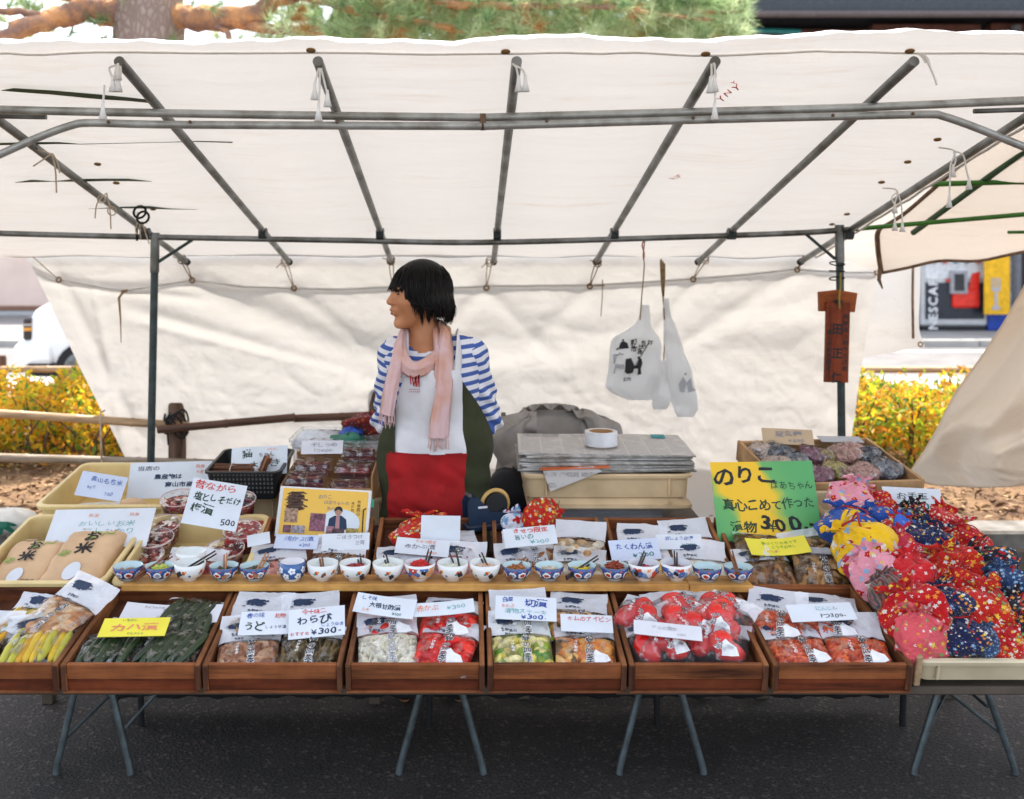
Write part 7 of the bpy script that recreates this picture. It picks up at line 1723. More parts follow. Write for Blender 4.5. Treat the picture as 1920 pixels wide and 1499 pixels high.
for i, (x, y, z, r, m_, l) in enumerate(((-0.10, -0.03, 0.22, 0.075, M_FROST, 'crumpled clear wrapper on top of the storage tub'), (0.02, -0.06, 0.235, 0.05, mat('green wrapper', (0.03, 0.20, 0.13, 1), 0.35), 'green wrapped packet on top of the storage tub'), (0.03, -0.02, 0.26, 0.035, mat('blue wrapper', (0.02, 0.08, 0.42, 1), 0.35), 'small blue packet on top of the storage tub'), (-0.02, 0.05, 0.20, 0.09, mat('dark wrapper', (0.06, 0.07, 0.09, 1), 0.4), 'dark packet deep in the storage tub'), (0.10, -0.05, 0.17, 0.08, mat('grey wrapper', (0.28, 0.30, 0.33, 1), 0.4), 'grey wrapped packet at the right of the storage tub'))):
    o = put('wrapped_packet', lump(MB(), (0, 0, 0), r, i, 0.4, sc=(1.3, 1, 0.6)).mesh('wrapped_packet', m_, True), None, TB @ T(x, y, z)); tag(o, l, 'packet')

# ---- picture folder
Yf = 3.30
fo, w, h, zf = card('picture_folder', 'yellow picture folder with gate drawing and market photo', 607, 962, Yf, 166, 84, 66, -3, mat('yellow poster', (0.84, 0.50, 0.075, 1), 0.5, 0, 0.03, 5), [('のりこ', 0.0, 0.34, 0.11, 'grey', {'sx': 1.0, 'wob': 0}), ('ばあちゃんの', 0.14, 0.22, 0.10, 'grey', {'wob': 0, 'sx': 1.0}), ('良心', 0.08, 0.10, 0.10, 'grey', {'wob': 0}), ('飛騨高山', 0.40, 0.14, 0.09, 'brown', {'vertical': True, 'wob': 0}), ('陣屋前朝市', 0.33, 0.08, 0.08, 'brown', {'vertical': True, 'wob': 0})], 0, 'folder', None)
put('backing_board', MB().box(-w / 2 - 0.012, w / 2 + 0.010, -h / 2 - 0.008, h / 2 + 0.006, -0.012, -0.0014, 0.002).mesh('backing_board', paper('folder white', (0.72, 0.72, 0.73, 1))), fo)
mb = MB(); s_ = w * 0.24
for sd_ in range(3):
    for pl in emblem_pts(sd_ + 3): mb.add([(x * s_ - w * 0.34, y * s_ * 1.1 + h * (0.34 - 0.13 * sd_), 0.001 + sd_ * 0.0002) for x, y in pl], [tuple(range(len(pl)))])
put('gate_drawing', mb.mesh('gate_drawing', INK['brown']), fo)
def disc(cx_, cy_, rx, ry, z, n=28): return [(cx_ + rx * math.cos(a), cy_ + ry * math.sin(a), z) for a in np.linspace(0, 2 * math.pi, n, False)]
mb = MB().add(disc(w * 0.20, -h * 0.20, w * 0.23, h * 0.30, 0.0011), [tuple(range(28))]); put('photo_disc', mb.mesh('photo_disc', paper('pale photo', (0.66, 0.72, 0.76, 1))), fo)
mb = MB().add([(w * a, h * b, 0.0015) for a, b in ((0.06, -0.34), (0.07, -0.12), (0.13, -0.05), (0.21, -0.04), (0.27, -0.12), (0.29, -0.34))], [tuple(range(6))][::-1]); put('photo_jacket', mb.mesh('photo_jacket', INK['navy']), fo)
mb = MB().add(disc(w * 0.17, h * 0.04, w * 0.042, h * 0.085, 0.0017), [tuple(range(28))]); put('photo_face', mb.mesh('photo_face', mat('photo skin', (0.50, 0.26, 0.16, 1), 0.5)), fo)
mb = MB().add([(w * (0.17 + 0.05 * math.cos(a)), h * (0.055 + 0.10 * math.sin(a)), 0.0019) for a in np.linspace(-0.2, 3.34, 16)] + [(w * 0.135, h * 0.05, 0.0019), (w * 0.17, h * 0.09, 0.0019), (w * 0.205, h * 0.05, 0.0019)], [tuple(range(19))]); put('photo_hair', mb.mesh('photo_hair', INK['black']), fo)
mb = MB().add([(w * a, h * b, 0.0019) for a, b in ((0.15, -0.32), (0.15, -0.05), (0.19, -0.05), (0.20, -0.32))], [(0, 3, 2, 1)]); put('photo_tie', mb.mesh('photo_tie', mat('photo rose', (0.45, 0.22, 0.22, 1), 0.5)), fo)
for x0, x1, y0, y1, cc in ((-0.45, -0.30, -0.24, 0.06, (0.50, 0.32, 0.22, 1)), (-0.45, -0.36, -0.46, -0.30, (0.26, 0.10, 0.16, 1)), (-0.35, -0.20, -0.46, -0.30, (0.45, 0.40, 0.45, 1)), (-0.15, 0.03, -0.40, -0.02, (0.36, 0.13, 0.20, 1)), (-0.12, 0.02, -0.16, -0.04, (0.62, 0.58, 0.62, 1)), (0.05, 0.14, -0.46, -0.28, (0.42, 0.20, 0.25, 1)), (0.12, 0.26, -0.44, -0.32, (0.14, 0.07, 0.09, 1)), (0.28, 0.42, -0.42, -0.30, (0.60, 0.45, 0.12, 1))):
    put('photo_panel', MB().add([(w * x0, h * y0, 0.0021), (w * x1, h * y0, 0.0021), (w * x1, h * y1, 0.0021), (w * x0, h * y1, 0.0021)], [(0, 1, 2, 3)]).mesh('photo_panel', mat('photo %s' % (cc,), cc, 0.5, 0, 0.3, 120)), fo)
mb = MB(); mb.tube([(w * 0.47, -h * 0.4, 0.006), (w * 0.46, h * 0.1, 0.006), (w * 0.49, h * 0.14, 0.006)], 0.002, 5); mb.tube([(w * 0.43, -h * 0.4, 0.006), (w * 0.5, -h * 0.42, 0.006)], 0.003, 5)
put('clip', mb.mesh('clip', M_BLACKCORD), fo)
put('tab', MB().box(w / 2 + 0.004, w / 2 + 0.02, h * 0.18, h * 0.36, -0.008, -0.006).mesh('tab', mat('green tab', (0.03, 0.3, 0.16, 1), 0.5)), fo)

# ================================================================== things behind the trays
# newspaper stack on crates
crate('cream crate directly under the newspapers', T((1128 - CX) / FPX * 3.72, 3.76, 0.712), 0.60, 0.42, 0.083, M_CREAM2)
crate('lower cream crate upside down beneath the newspaper crate', T((1133 - CX) / FPX * 3.72, 3.755, 0.71) @ RX(180), 0.58, 0.42, 0.036, M_CREAM2, None, 0.06)
pc = thing('plastic_case', 'long clear ribbed plastic case under the crates', 'case', T((1135 - CX) / FPX * 3.62, 3.72, 0.586))
put('case_wall', MB().box(-0.205, 0.205, -0.1, 0.1, 0.0, 0.085, 0.004).mesh('case_wall', film_mat('ribbed clear plastic', 0.5, (0.55, 0.57, 0.6, 1))), pc)
put('white_sheet', MB().box(-0.185, 0.165, -0.094, 0.09, 0.048, 0.08, 0.006).mesh('white_sheet', PW), pc)
rb = MB().box(-0.2, 0.2, -0.1025, -0.1005, -0.0012, 0.0012).mesh('rib', mat('grey rib', (0.45, 0.46, 0.48, 1), 0.4))
for i in range(8): put('rib', rb, pc, T(0, 0, 0.006 + i * 0.0055))
kk = NT('newsprint')
v = kk.coord('Object'); sx_ = kk.n('ShaderNodeSeparateXYZ'); kk.l(v, sx_.inputs[0])
ln = kk.math('LESS_THAN', kk.math('FRACT', kk.math('MULTIPLY', sx_.outputs[1], 190.0)), 0.45)
cl = kk.math('GREATER_THAN', kk.math('FRACT', kk.math('MULTIPLY', sx_.outputs[0], 13.0)), 0.08)
n_, _ = kk.noise(v, 400, 2); n2, _ = kk.noise(v, 16, 2)
ff = kk.math('MULTIPLY', kk.math('MULTIPLY', ln, cl), kk.ramp(n_, [(0.4, (0, 0, 0, 1)), (0.55, (1, 1, 1, 1))]))
ff = kk.math('MULTIPLY', ff, kk.ramp(n2, [(0.38, (0.1, 0.1, 0.1, 1)), (0.46, (0.8, 0.8, 0.8, 1))]))
M_NEWS = kk.done(kk.bsdf(kk.mix(ff, (0.52, 0.49, 0.46, 1), (0.16, 0.15, 0.15, 1)), 0.85))
M_NEWSE = mat('newsprint edge', (0.50, 0.48, 0.46, 1), 0.9, 0, 0.25, 30)
for i in range(11):
    w_, d_ = 0.30 + random.uniform(-0.012, 0.012), 0.185 + random.uniform(-0.006, 0.006)
    nx, ny = 22, 10; X, Y2 = np.meshgrid(np.linspace(-w_, w_, nx), np.linspace(-d_, d_, ny), indexing='ij')
    Z = 0.0028 * blocks(X * 7, Y2 * 5, i + 60, 6, 1.4) * (0.5 + 0.5 * np.abs(X / w_))
    mb = MB().grid(np.stack([X, Y2, Z + 0.0056], -1)); mb.grid(np.stack([X, Y2, Z], -1)[:, ::-1], 1)
    for e in (0, ny - 1):
        mb.grid(np.stack([np.stack([X[:, e], Y2[:, e], Z[:, e] + 0.0056], -1), np.stack([X[:, e], Y2[:, e] * 1.004, Z[:, e]], -1)], 0), 1)
    for e in (0, nx - 1): mb.grid(np.stack([np.stack([X[e], Y2[e], Z[e] + 0.0056], -1), np.stack([X[e] * 1.003, Y2[e], Z[e]], -1)], 0), 1)
    o = put('newspaper', mb.mesh('newspaper', [M_NEWS, M_NEWSE], True), None, T((1130 - CX) / FPX * 3.74 + random.uniform(-0.008, 0.008), 3.765 + random.uniform(-0.006, 0.006), 0.797 + i * 0.0062) @ RZ(random.uniform(-2.5, 2.5)) @ RX(1))
    tag(o, 'folded grey newspaper, topmost of the stack under the tape roll' if i == 10 else 'folded grey newspaper, ' + ORD[9 - i + 1] + ' from the top of the pile', 'newspaper', 'newspapers piled on the crate')
    if i == 10:
        lettering(o, [('中日新聞', -0.22, 0.13, 0.035, 'grey', {'wob': 0}), ('高山朝市', -0.05, 0.12, 0.03, 'grey', {'wob': 0, 'vertical': False})], None, 0.0095)
        put('colour_picture', MB().box(0.20, 0.25, 0.10, 0.15, 0.0062, 0.0102).mesh('colour_picture', mat('teal picture', (0.04, 0.30, 0.32, 1), 0.6)), o)
        put('colour_picture', MB().box(0.03, 0.07, 0.09, 0.14, 0.0062, 0.0102).mesh('colour_picture', mat('orange picture', (0.5, 0.16, 0.06, 1), 0.6)), o)
B = np.array([tuple(P(*q)) for q in ((1018, 884, 3.545), (1110, 874, 3.55), (1130, 884, 3.545), (1032, 922, 3.535))])
o = put('newspaper_corner', MB().add([tuple(p) for p in B] + [(p[0], p[1] + 0.002, p[2]) for p in B], [(0, 3, 2, 1), (4, 5, 6, 7), (0, 1, 5, 4), (1, 2, 6, 5), (2, 3, 7, 6), (3, 0, 4, 7)]).mesh('newspaper_corner', M_NEWS)); o.name = 'newspaper_flap'; tag(o, 'torn newspaper corner hanging over the front of the cream crate', 'newspaper')
o = put('paper_strip', MB().box(-0.12, 0.12, -0.02, 0.02, 0, 0.002).mesh('paper_strip', mat('orange strip', (0.75, 0.16, 0.04, 1), 0.5)), None, T(*P(1078, 878, 3.56)) @ RY(-2)); tag(o, 'orange printed strip at the edge of the newspaper pile', 'paper')
Yr = 3.70; p0 = P(1127, 845, Yr)
tr_ = thing('tape_roll', 'white roll of tape standing on the newspapers', 'tape roll', T(p0.x, Yr, 0.871))
put('tape', MB().lathe([(0.044, 0), (0.059, 0), (0.0595, 0.001), (0.0595, 0.049), (0.059, 0.05), (0.044, 0.05)], 40).mesh('tape', mat('white tape', (0.72, 0.73, 0.76, 1), 0.35), auto=40), tr_)
put('core', MB().lathe([(0.0435, 0.05), (0.0405, 0.05), (0.0405, 0.0), (0.0435, 0.0)], 40).mesh('core', M_CARD, auto=40), tr_)
# tape dispenser
Yd = 3.36; d0 = P(915, 985, Yd)
td = thing('tape_dispenser', 'dark blue tape dispenser with a roll of tan tape', 'tape dispenser', T(d0.x, Yd, d0.z - 0.010) @ RZ(20) @ S(1.14))
M_NAVYP = mat('navy plastic', (0.012, 0.028, 0.060, 1), 0.35, 0, 0.08, 20)
put('base', MB().box(-0.072, 0.072, -0.032, 0.032, 0, 0.018, 0.004).mesh('base', M_NAVYP, auto=40), td)
for s_ in (-1, 1):
    pts = [(-0.068, 0.016), (0.052, 0.016), (0.056, 0.055), (0.046, 0.062), (0.03, 0.05), (0.0, 0.052), (-0.04, 0.098), (-0.062, 0.098), (-0.072, 0.08)]
    mb = MB(); n = len(pts); y0, y1 = s_ * 0.026, s_ * 0.021
    mb.add([(a, y0, b) for a, b in pts] + [(a, y1, b) for a, b in pts], [tuple(range(n)), tuple(range(2 * n - 1, n - 1, -1))] + [(k_, (k_ + 1) % n, n + (k_ + 1) % n, n + k_) for k_ in range(n)])
    put('side_cheek', mb.mesh('side_cheek', M_NAVYP), td)
put('tape', torus(MB(), T(0.022, 0, 0.068) @ RX(90), 0.040, 0.0072, 36, 4).mesh('tape', mat('tan tape', (0.60, 0.37, 0.12, 1), 0.3), True), td)
put('hub', MB().lathe([(0.001, -0.014), (0.034, -0.014), (0.034, 0.014), (0.001, 0.014)], 28).mesh('hub', M_BLKP, auto=40), td, T(0.022, 0, 0.068) @ RX(90))
put('cutter', MB().box(-0.066, -0.058, -0.02, 0.02, 0.098, 0.106, 0.001).mesh('cutter', M_STEEL), td)
put('label', MB().box(-0.04, -0.012, -0.0272, -0.0262, 0.066, 0.072).mesh('label', PG), td)
# chair with coat
ch = thing('folding_chair', 'folding chair behind the newspapers hidden under a coat', 'chair', T((1030 - CX) / FPX * 4.2, 4.2, 0))
put('seat', MB().box(-0.19, 0.19, -0.2, 0.18, 0.43, 0.455, 0.01).mesh('seat', M_BLKP), ch)
put('backrest', MB().box(-0.18, 0.18, 0.16, 0.185, 0.62, 0.87, 0.01).mesh('backrest', M_BLKP), ch)
for sx in (-1, 1):
    put('leg', MB().tube([(sx * 0.185, -0.2, 0), (sx * 0.185, 0.17, 0.88)], 0.011, 8).mesh('leg', M_STEEL), ch); put('leg', MB().tube([(sx * 0.175, 0.2, 0), (sx * 0.175, -0.17, 0.43)], 0.011, 8).mesh('leg', M_STEEL), ch)
M_COAT = mat('grey beige wool', (0.30, 0.27, 0.245, 1), 0.95, 0, 0.10, 14, 0.3, 200)
def yb(py): return 4.1
rows = [[(985, 766, 4.36), (1040, 762, 4.36), (1082, 764, 4.36)], [(966, 772, 4.28), (990, 768, 4.26), (1040, 764, 4.27), (1085, 768, 4.27), (1104, 775, 4.28)], [(950, 786, 4.24), (990, 786, 4.20), (1040, 780, 4.23), (1086, 786, 4.22), (1118, 788, 4.24), (1138, 806, 4.3)],
        [(936, 808, 4.2), (975, 806, 4.14), (1000, 815, 4.19), (1085, 815, 4.2), (1098, 812, 4.16), (1150, 830, 4.26)], [(932, 830, 4.18), (965, 836, 4.10), (1002, 845, 4.18), (1085, 845, 4.19), (1155, 850, 4.24)], [(932, 860, 4.15), (958, 866, 4.08), (1000, 880, 4.16), (1085, 880, 4.18), (1155, 890, 4.24)], [(925, 890, 4.12), (950, 905, 4.04), (1000, 915, 4.14), (1085, 920, 4.16), (1150, 920, 4.22)], [(918, 925, 4.1), (945, 945, 4.02), (1000, 950, 4.12), (1085, 960, 4.15), (1150, 960, 4.2)], [(915, 1000, 4.1), (945, 1010, 4.02), (1000, 1010, 4.12), (1085, 1010, 4.15), (1150, 1010, 4.2)]]
B = sheet(rows, 90, 90, 0.006, 71, 14, 2)
B[..., 1] -= 0.05 * np.abs(blocks(B[..., 0] * 12 + B[..., 2] * 9, B[..., 2] * 12, 77, 5, 1.0)) * (0.35 + 0.65 * (np.abs(B[..., 0] - 0.37) > 0.09))
B[..., 1] += 0.018 * np.sin(B[..., 0] * 55 + 6 * np.sin(B[..., 2] * 14)) * np.clip((0.90 - B[..., 2]) / 0.1, 0, 1) * (np.abs(B[..., 0] - 0.39) > 0.1)
ct = put('draped_coat', MB().grid(B).mesh('draped_coat', M_COAT, True)); tag(ct, 'grey beige coat draped over the chair behind the newspapers', 'coat')
def cloth_tube(name, path, r, m, par, seed, fl=0.8):
    pth = smooth_path(path, 8); A = []
    rg = np.random.RandomState(seed); ph = rg.uniform(0, 6.28, 4)
    for i, p in enumerate(pth):
        t = i / (len(pth) - 1); rr = np.interp(t, np.linspace(0, 1, len(r)), r)
        A.append([tuple(p + Vector((rr * (1 + 0.16 * math.sin(3 * a + 9 * t + ph[0]) + 0.10 * math.sin(5 * a - 14 * t + ph[1])) * math.cos(a), rr * fl * (1 + 0.2 * math.sin(4 * a + 11 * t + ph[2])) * math.sin(a), 0.012 * math.sin(2 * a + 20 * t + ph[3])))) for a in np.linspace(0, 2 * math.pi, 26, False)])
    return put(name, MB().grid(np.array(A), wrap=True).mesh(name, m, True), par)
cloth_tube('sleeve', [P(985, 775, 4.2), P(958, 792, 4.14), P(945, 830, 4.1), P(962, 868, 4.06), P(944, 915, 4.04), P(930, 990, 4.02)], [0.03, 0.062, 0.066, 0.052, 0.056, 0.06], M_COAT, ct, 4)
cloth_tube('sleeve', [P(1082, 772, 4.22), P(1112, 784, 4.18), P(1140, 812, 4.16), P(1160, 850, 4.16), P(1165, 920, 4.16)], [0.03, 0.055, 0.06, 0.055, 0.05], M_COAT, ct, 6)
cloth_tube('collar', [P(985, 770, 4.26), P(1010, 764, 4.22), P(1045, 763, 4.21), P(1082, 768, 4.25)], [0.012, 0.024, 0.024, 0.012], M_COAT, ct, 8)
o = put('dark_bag', lump(MB(), (0, 0, 0), 0.13, 9, 0.15, sc=(1, 0.7, 0.8)).mesh('dark_bag', mat('black bag cloth', (0.02, 0.02, 0.025, 1), 0.8), True), None, T(*P(962, 930, 3.95))); tag(o, 'black bag on the floor between the woman and the crates', 'bag')

# ---- wooden box with bags of beans
M_PINE = wood('pale pine', (0.38, 0.20, 0.085, 1), (0.60, 0.38, 0.19, 1), 'x', 0.6, 0.6, 0.1); M_PINEY = wood('pale pine sides', (0.38, 0.20, 0.085, 1), (0.60, 0.38, 0.19, 1), 'y', 0.6, 0.6, 0.1)
BB = T(P(1547, 0, 3.70).x, 3.70, 0.745) @ RZ(7) @ RX(11) @ S(0.95, 1, 1)
bb = thing('wooden_box', 'pale wooden box of bean bags at the back right', 'box', BB)
for nm, a, m_ in (('front_board', (-0.262, 0.262, -0.2, -0.187, 0, 0.075), M_PINE), ('back_board', (-0.262, 0.262, 0.187, 0.2, 0, 0.075), M_PINE), ('side_board', (-0.275, -0.2622, -0.2, 0.2, 0, 0.078), M_PINEY), ('side_board', (0.2622, 0.275, -0.2, 0.2, 0, 0.078), M_PINEY), ('base_board', (-0.262, 0.262, -0.187, 0.187, 0.001, 0.008), M_PINE)):
    put(nm, MB().box(*a, 0.0015).mesh(nm, m_), bb)
def grain_mat(name, c1, c2, sc):
    k = NT(name); v = k.voro(k.coord('Object'), sc); c_ = k.mix(k.math('FRACT', k.math('MULTIPLY', v.outputs['Color'], 5.1)), c1, c2)
    return k.done(k.bsdf(c_, 0.35, 0, 0.5, k.math('SUBTRACT', 1.0, v.outputs['Distance']), 0.9, 0.01))
GB = {'grey': grain_mat('grey beans', (0.07, 0.075, 0.09, 1), (0.20, 0.21, 0.23, 1), 70), 'pinkish': grain_mat('pinkish beans', (0.34, 0.16, 0.13, 1), (0.55, 0.34, 0.29, 1), 110), 'violet': grain_mat('violet beans', (0.11, 0.035, 0.06, 1), (0.24, 0.11, 0.15, 1), 80), 'green': grain_mat('green beans', (0.26, 0.20, 0.06, 1), (0.44, 0.36, 0.13, 1), 90), 'dark': grain_mat('dark beans', (0.025, 0.035, 0.055, 1), (0.09, 0.10, 0.13, 1), 70), 'pale': grain_mat('pale beans', (0.45, 0.33, 0.26, 1), (0.62, 0.50, 0.42, 1), 100)}
for i, (px, py, r, kd, l) in enumerate(((1424, 838, .055, 'pale', 'back left corner'), (1436, 868, .06, 'pale', 'left side in front of the corner one'), (1462, 843, .06, 'dark', 'back, right of the pale corner one'), (1488, 862, .062, 'grey', 'middle left'), (1522, 846, .055, 'violet', 'back middle behind the green one'), (1535, 885, .055, 'violet', 'front, just right of the green sign'), (1545, 846, .04, 'green', 'back middle, the small one'), (1566, 872, .05, 'green', 'front middle'), (1592, 845, .07, 'pinkish', 'back right, the largest'), (1618, 880, .062, 'pinkish', 'front right of the middle'), (1645, 848, .06, 'dark', 'back right corner'), (1668, 872, .062, 'grey', 'front right corner'))):
    q = on(BB, px, py, 0.075); q.x = max(-0.2, min(0.2, q.x)); q.y = max(-0.13, min(0.13, q.y))
    g = thing('bean_bag', 'bag of %s beans, %s of the wooden box' % (kd, l), 'bean bag', BB @ T(q.x, q.y, 0.055), 'bags of beans in the wooden box')
    put('beans', lump(MB(), (0, 0, 0), r, i + 5, 0.22, sc=(1.1, 0.95, 0.62)).mesh('beans', GB[kd], True), g)
    put('film', lump(MB(), (0, 0, 0.002), r * 1.06, i + 5, 0.3, sc=(1.1, 0.95, 0.64)).mesh('film', M_FILM, True), g)
o = put('paper_slip', MB().box(-0.085, 0.085, -0.03, 0.03, 0, 0.0015).mesh('paper_slip', paper('grey slip', (0.42, 0.43, 0.46, 1))), None, BB @ T(0.14, 0.165, 0.085) @ RZ(-6)); tag(o, 'grey slip of paper at the back right of the bean box', 'paper')
crate('cream crate under the wooden bean box', T(P(1560, 0, 3.7).x, 3.74, 0.601), 0.5, 0.4, 0.12, M_CREAM2)
o = put('folded_cloth', MB().box(-0.2, 0.2, -0.05, 0.05, 0, 0.10, 0.02).mesh('folded_cloth', mat('dark red cloth', (0.24, 0.025, 0.018, 1), 0.9, 0, 0.3, 20, 0.4, 60)), None, T(1.27, 3.46, 0.585)); tag(o, 'dark red folded cloth below the bean box behind the pouches', 'cloth')
# white bundle with green leaves at the far left edge
Yl = 4.55; p0 = P(12, 1010, Yl)
wb = thing('vegetable_bundle', 'white bundle with dark green leaf print at the left edge', 'bundle', T(p0.x, Yl, 0.305))
put('cloth', lump(MB(), (0, 0, 0.055), 0.125, 3, 0.12, 28, 18, sc=(1.05, 0.8, 0.5)).mesh('cloth', mat('white cloth bundle', (0.72, 0.70, 0.64, 1), 0.8, 0, 0.1, 12, 0.2, 40), True), wb)
mb = MB()
for a, ln in ((-50, 0.1), (-90, 0.09), (-135, 0.1), (-20, 0.08), (180, 0.08)):
    ca, sa = math.cos(R(a)), math.sin(R(a)); pts = [(0, 0), (0.4, 0.16), (0.8, 0.12), (1, 0), (0.8, -0.12), (0.4, -0.16)]
    mb.add([(0.02 + ln * (u * ca - v_ * sa), -0.095 - 0.012 * (1 - abs(u - 0.4)) + 0.03 * u * 0, 0.085 + ln * (u * sa + v_ * ca) * 0.7) for u, v_ in pts], [tuple(range(6))])
put('leaf_print', mb.mesh('leaf_print', mat('dark leaf green', (0.01, 0.14, 0.085, 1), 0.5)), wb)

# ================================================================== drawstring pouches
def fabric(name, base, cols, sc, thr=0.42, dots=None, stripes=None):
    k = NT(name); sc = sc * 0.20
    v = k.coord('Object'); n_, nc_ = k.noise(v, 3, 2)
    if stripes:
        sx_ = k.n('ShaderNodeSeparateXYZ'); k.l(v, sx_.inputs[0])
        t = k.math('FRACT', k.math('ADD', k.math('MULTIPLY', k.math('ADD', sx_.outputs[0], k.math('MULTIPLY', sx_.outputs[1], 0.6)), 6.5), k.math('MULTIPLY', n_, 0.5)))
        c_ = k.ramp(t, [(i / len(stripes), s_) for i, s_ in enumerate(stripes)], 'CONSTANT')
    else:
        vo = k.voro(v, sc); df = k.n('ShaderNodeVectorMath', operation='SUBTRACT'); k.l(v, df.inputs[0]); k.l(vo.outputs['Position'], df.inputs[1])
        ds = k.n('ShaderNodeSeparateXYZ'); k.l(df.outputs[0], ds.inputs[0])
        pa = k.math('ABSOLUTE', k.math('SINE', k.math('MULTIPLY_ADD', k.math('ARCTAN2', ds.outputs[2], ds.outputs[0]), 2.5, k.math('MULTIPLY', vo.outputs['Color'], 20.0))))
        d = k.math('MULTIPLY', vo.outputs['Distance'], k.math('MULTIPLY_ADD', pa, -0.55, 1.35))
        rn = k.math('FRACT', k.math('MULTIPLY', vo.outputs['Color'], 3.17))
        pc_ = k.ramp(rn, [(i / len(cols), c) for i, c in enumerate(cols)], 'CONSTANT')
        c_ = k.mix(k.math('LESS_THAN', d, k.math('MULTIPLY_ADD', k.math('FRACT', k.math('MULTIPLY', vo.outputs['Color'], 7.7)), 0.26, thr - 0.20)), base, pc_)
        c_ = k.mix(k.math('LESS_THAN', d, thr * 0.26), c_, (0.80, 0.55, 0.06, 1) if cols[0][2] > 0.3 else (0.75, 0.70, 0.62, 1))
        if dots:
            v2 = k.voro(v, sc * 2.2); c_ = k.mix(k.math('LESS_THAN', v2.outputs['Distance'], 0.11), c_, dots)
    fb, _ = k.noise(v, 50, 2)
    return k.done(k.bsdf(c_, 0.8, 0, 0.2, k.math('ADD', k.math('MULTIPLY', fb, 0.2), k.math('MULTIPLY', k.noise(v, 4, 3, 0.5)[0], 2.0)), 0.5, 0.05, Sheen_Weight=0.15))
RED = (0.50, 0.007, 0.010, 1); W8 = (0.75, 0.68, 0.6, 1); OR = (0.78, 0.28, 0.03, 1); YE = (0.80, 0.55, 0.05, 1); NV = (0.010, 0.016, 0.065, 1); PK = (0.76, 0.30, 0.36, 1); BL = (0.02, 0.08, 0.36, 1); GN = (0.16, 0.30, 0.08, 1); LB = (0.25, 0.42, 0.62, 1)
FB = {'red': fabric('red floral cotton', RED, [W8, OR, W8, YE], 56, 0.38), 'redorange': fabric('red orange floral cotton', (0.52, 0.015, 0.008, 1), [OR, YE, W8, GN, RED], 50, 0.44, YE), 'navy': fabric('navy floral cotton', NV, [OR, W8, YE, LB, RED], 56, 0.36, W8), 'pink': fabric('pink floral cotton', PK, [W8, LB, YE, RED], 34, 0.4),
      'salmon': fabric('salmon floral cotton', (0.66, 0.085, 0.105, 1), [OR, W8, GN, YE], 46, 0.36, OR), 'yellow': fabric('yellow floral cotton', (0.84, 0.50, 0.008, 1), [W8, LB, W8], 26, 0.34), 'blue': fabric('blue floral cotton', BL, [W8, OR, YE], 30, 0.36), 'black': fabric('black multicolour cotton', (0.012, 0.012, 0.022, 1), [RED, W8, OR, LB, GN, RED], 56, 0.42),
      'indigo': fabric('indigo cotton', (0.02, 0.045, 0.12, 1), [LB, (0.10, 0.18, 0.30, 1)], 70, 0.42), 'crimson': fabric('crimson cotton', (0.48, 0.02, 0.05, 1), [PK, W8, OR], 36, 0.36), 'stripe': fabric('brown striped cotton', RED, [W8], 1, stripes=[(0.13, 0.05, 0.045, 1), (0.30, 0.12, 0.10, 1), (0.07, 0.08, 0.10, 1), (0.24, 0.17, 0.12, 1)]), 'teal': fabric('teal striped cotton', RED, [W8], 1, stripes=[(0.05, 0.10, 0.11, 1), (0.12, 0.17, 0.15, 1), (0.20, 0.13, 0.07, 1), (0.04, 0.06, 0.08, 1)]), 'reddot': fabric('red dotted cotton', (0.60, 0.014, 0.018, 1), [W8, W8, PK], 40, 0.26), 'ultra': fabric('bright blue cotton', (0.04, 0.13, 0.55, 1), [(0.08, 0.2, 0.6, 1)], 30, 0.3)}
M_CORDR = mat('red cord', (0.42, 0.012, 0.012, 1), 0.7)
def pouch_mesh(seed):
    rg = np.random.RandomState(seed); n = 54
    prof = [(0.004, -0.5), (0.25, -0.48), (0.42, -0.36), (0.49, -0.16), (0.49, 0.02), (0.44, 0.18), (0.33, 0.30), (0.19, 0.385), (0.115, 0.42), (0.15, 0.46), (0.24, 0.51), (0.30, 0.555), (0.28, 0.55), (0.12, 0.44), (0.02, 0.42)]
    ts = np.linspace(0, len(prof) - 1, 56); pr = np.array(prof)
    rr = np.interp(ts, range(len(prof)), pr[:, 0]); zz = np.interp(ts, range(len(prof)), pr[:, 1])
    ph = rg.uniform(0, 6.28, 8); A = []
    for r, z, t in zip(rr, zz, ts):
        pl = np.clip((z - 0.0) / 0.4, 0, 1)
        row = []
        for j in range(n):
            a = 2 * math.pi * j / n
            k_ = 1 + 0.07 * math.sin(2 * a + ph[0]) + 0.05 * math.sin(3 * a + ph[1] + 3 * z) + (0.06 + 0.20 * pl) * math.sin(9 * a + ph[2] + 2 * z) * (0.25 + 0.75 * pl) + 0.07 * pl * math.sin(14 * a + ph[3])
            zo = 0.05 * math.sin(7 * a + ph[4]) * max(0, (z - 0.45) / 0.1) + 0.03 * math.sin(2 * a + ph[5])
            row.append((r * k_ * math.cos(a), 0.72 * r * k_ * math.sin(a), z + zo))
        A.append(row)
    A = np.array(A); B_ = A.copy()
    for i in range(3): A[..., i] += 0.06 * blocks(B_[..., (i + 1) % 3] * 5, B_[..., (i + 2) % 3] * 5 + B_[..., i] * 2, seed + i, 6, 1) + 0.016 * blocks(B_[..., (i + 1) % 3] * 15, B_[..., (i + 2) % 3] * 15, seed + 9 + i, 8, 1) + 0.075 * crease(B_[..., (i + 1) % 3] * 2.6 + 20, B_[..., (i + 2) % 3] * 2.6 + B_[..., i] + 20, seed * 3 + i)
    return MB().grid(A, wrap=True)
PM = [pouch_mesh(i).mesh('pouch_cloth', FB['red'], True) for i in range(5)]
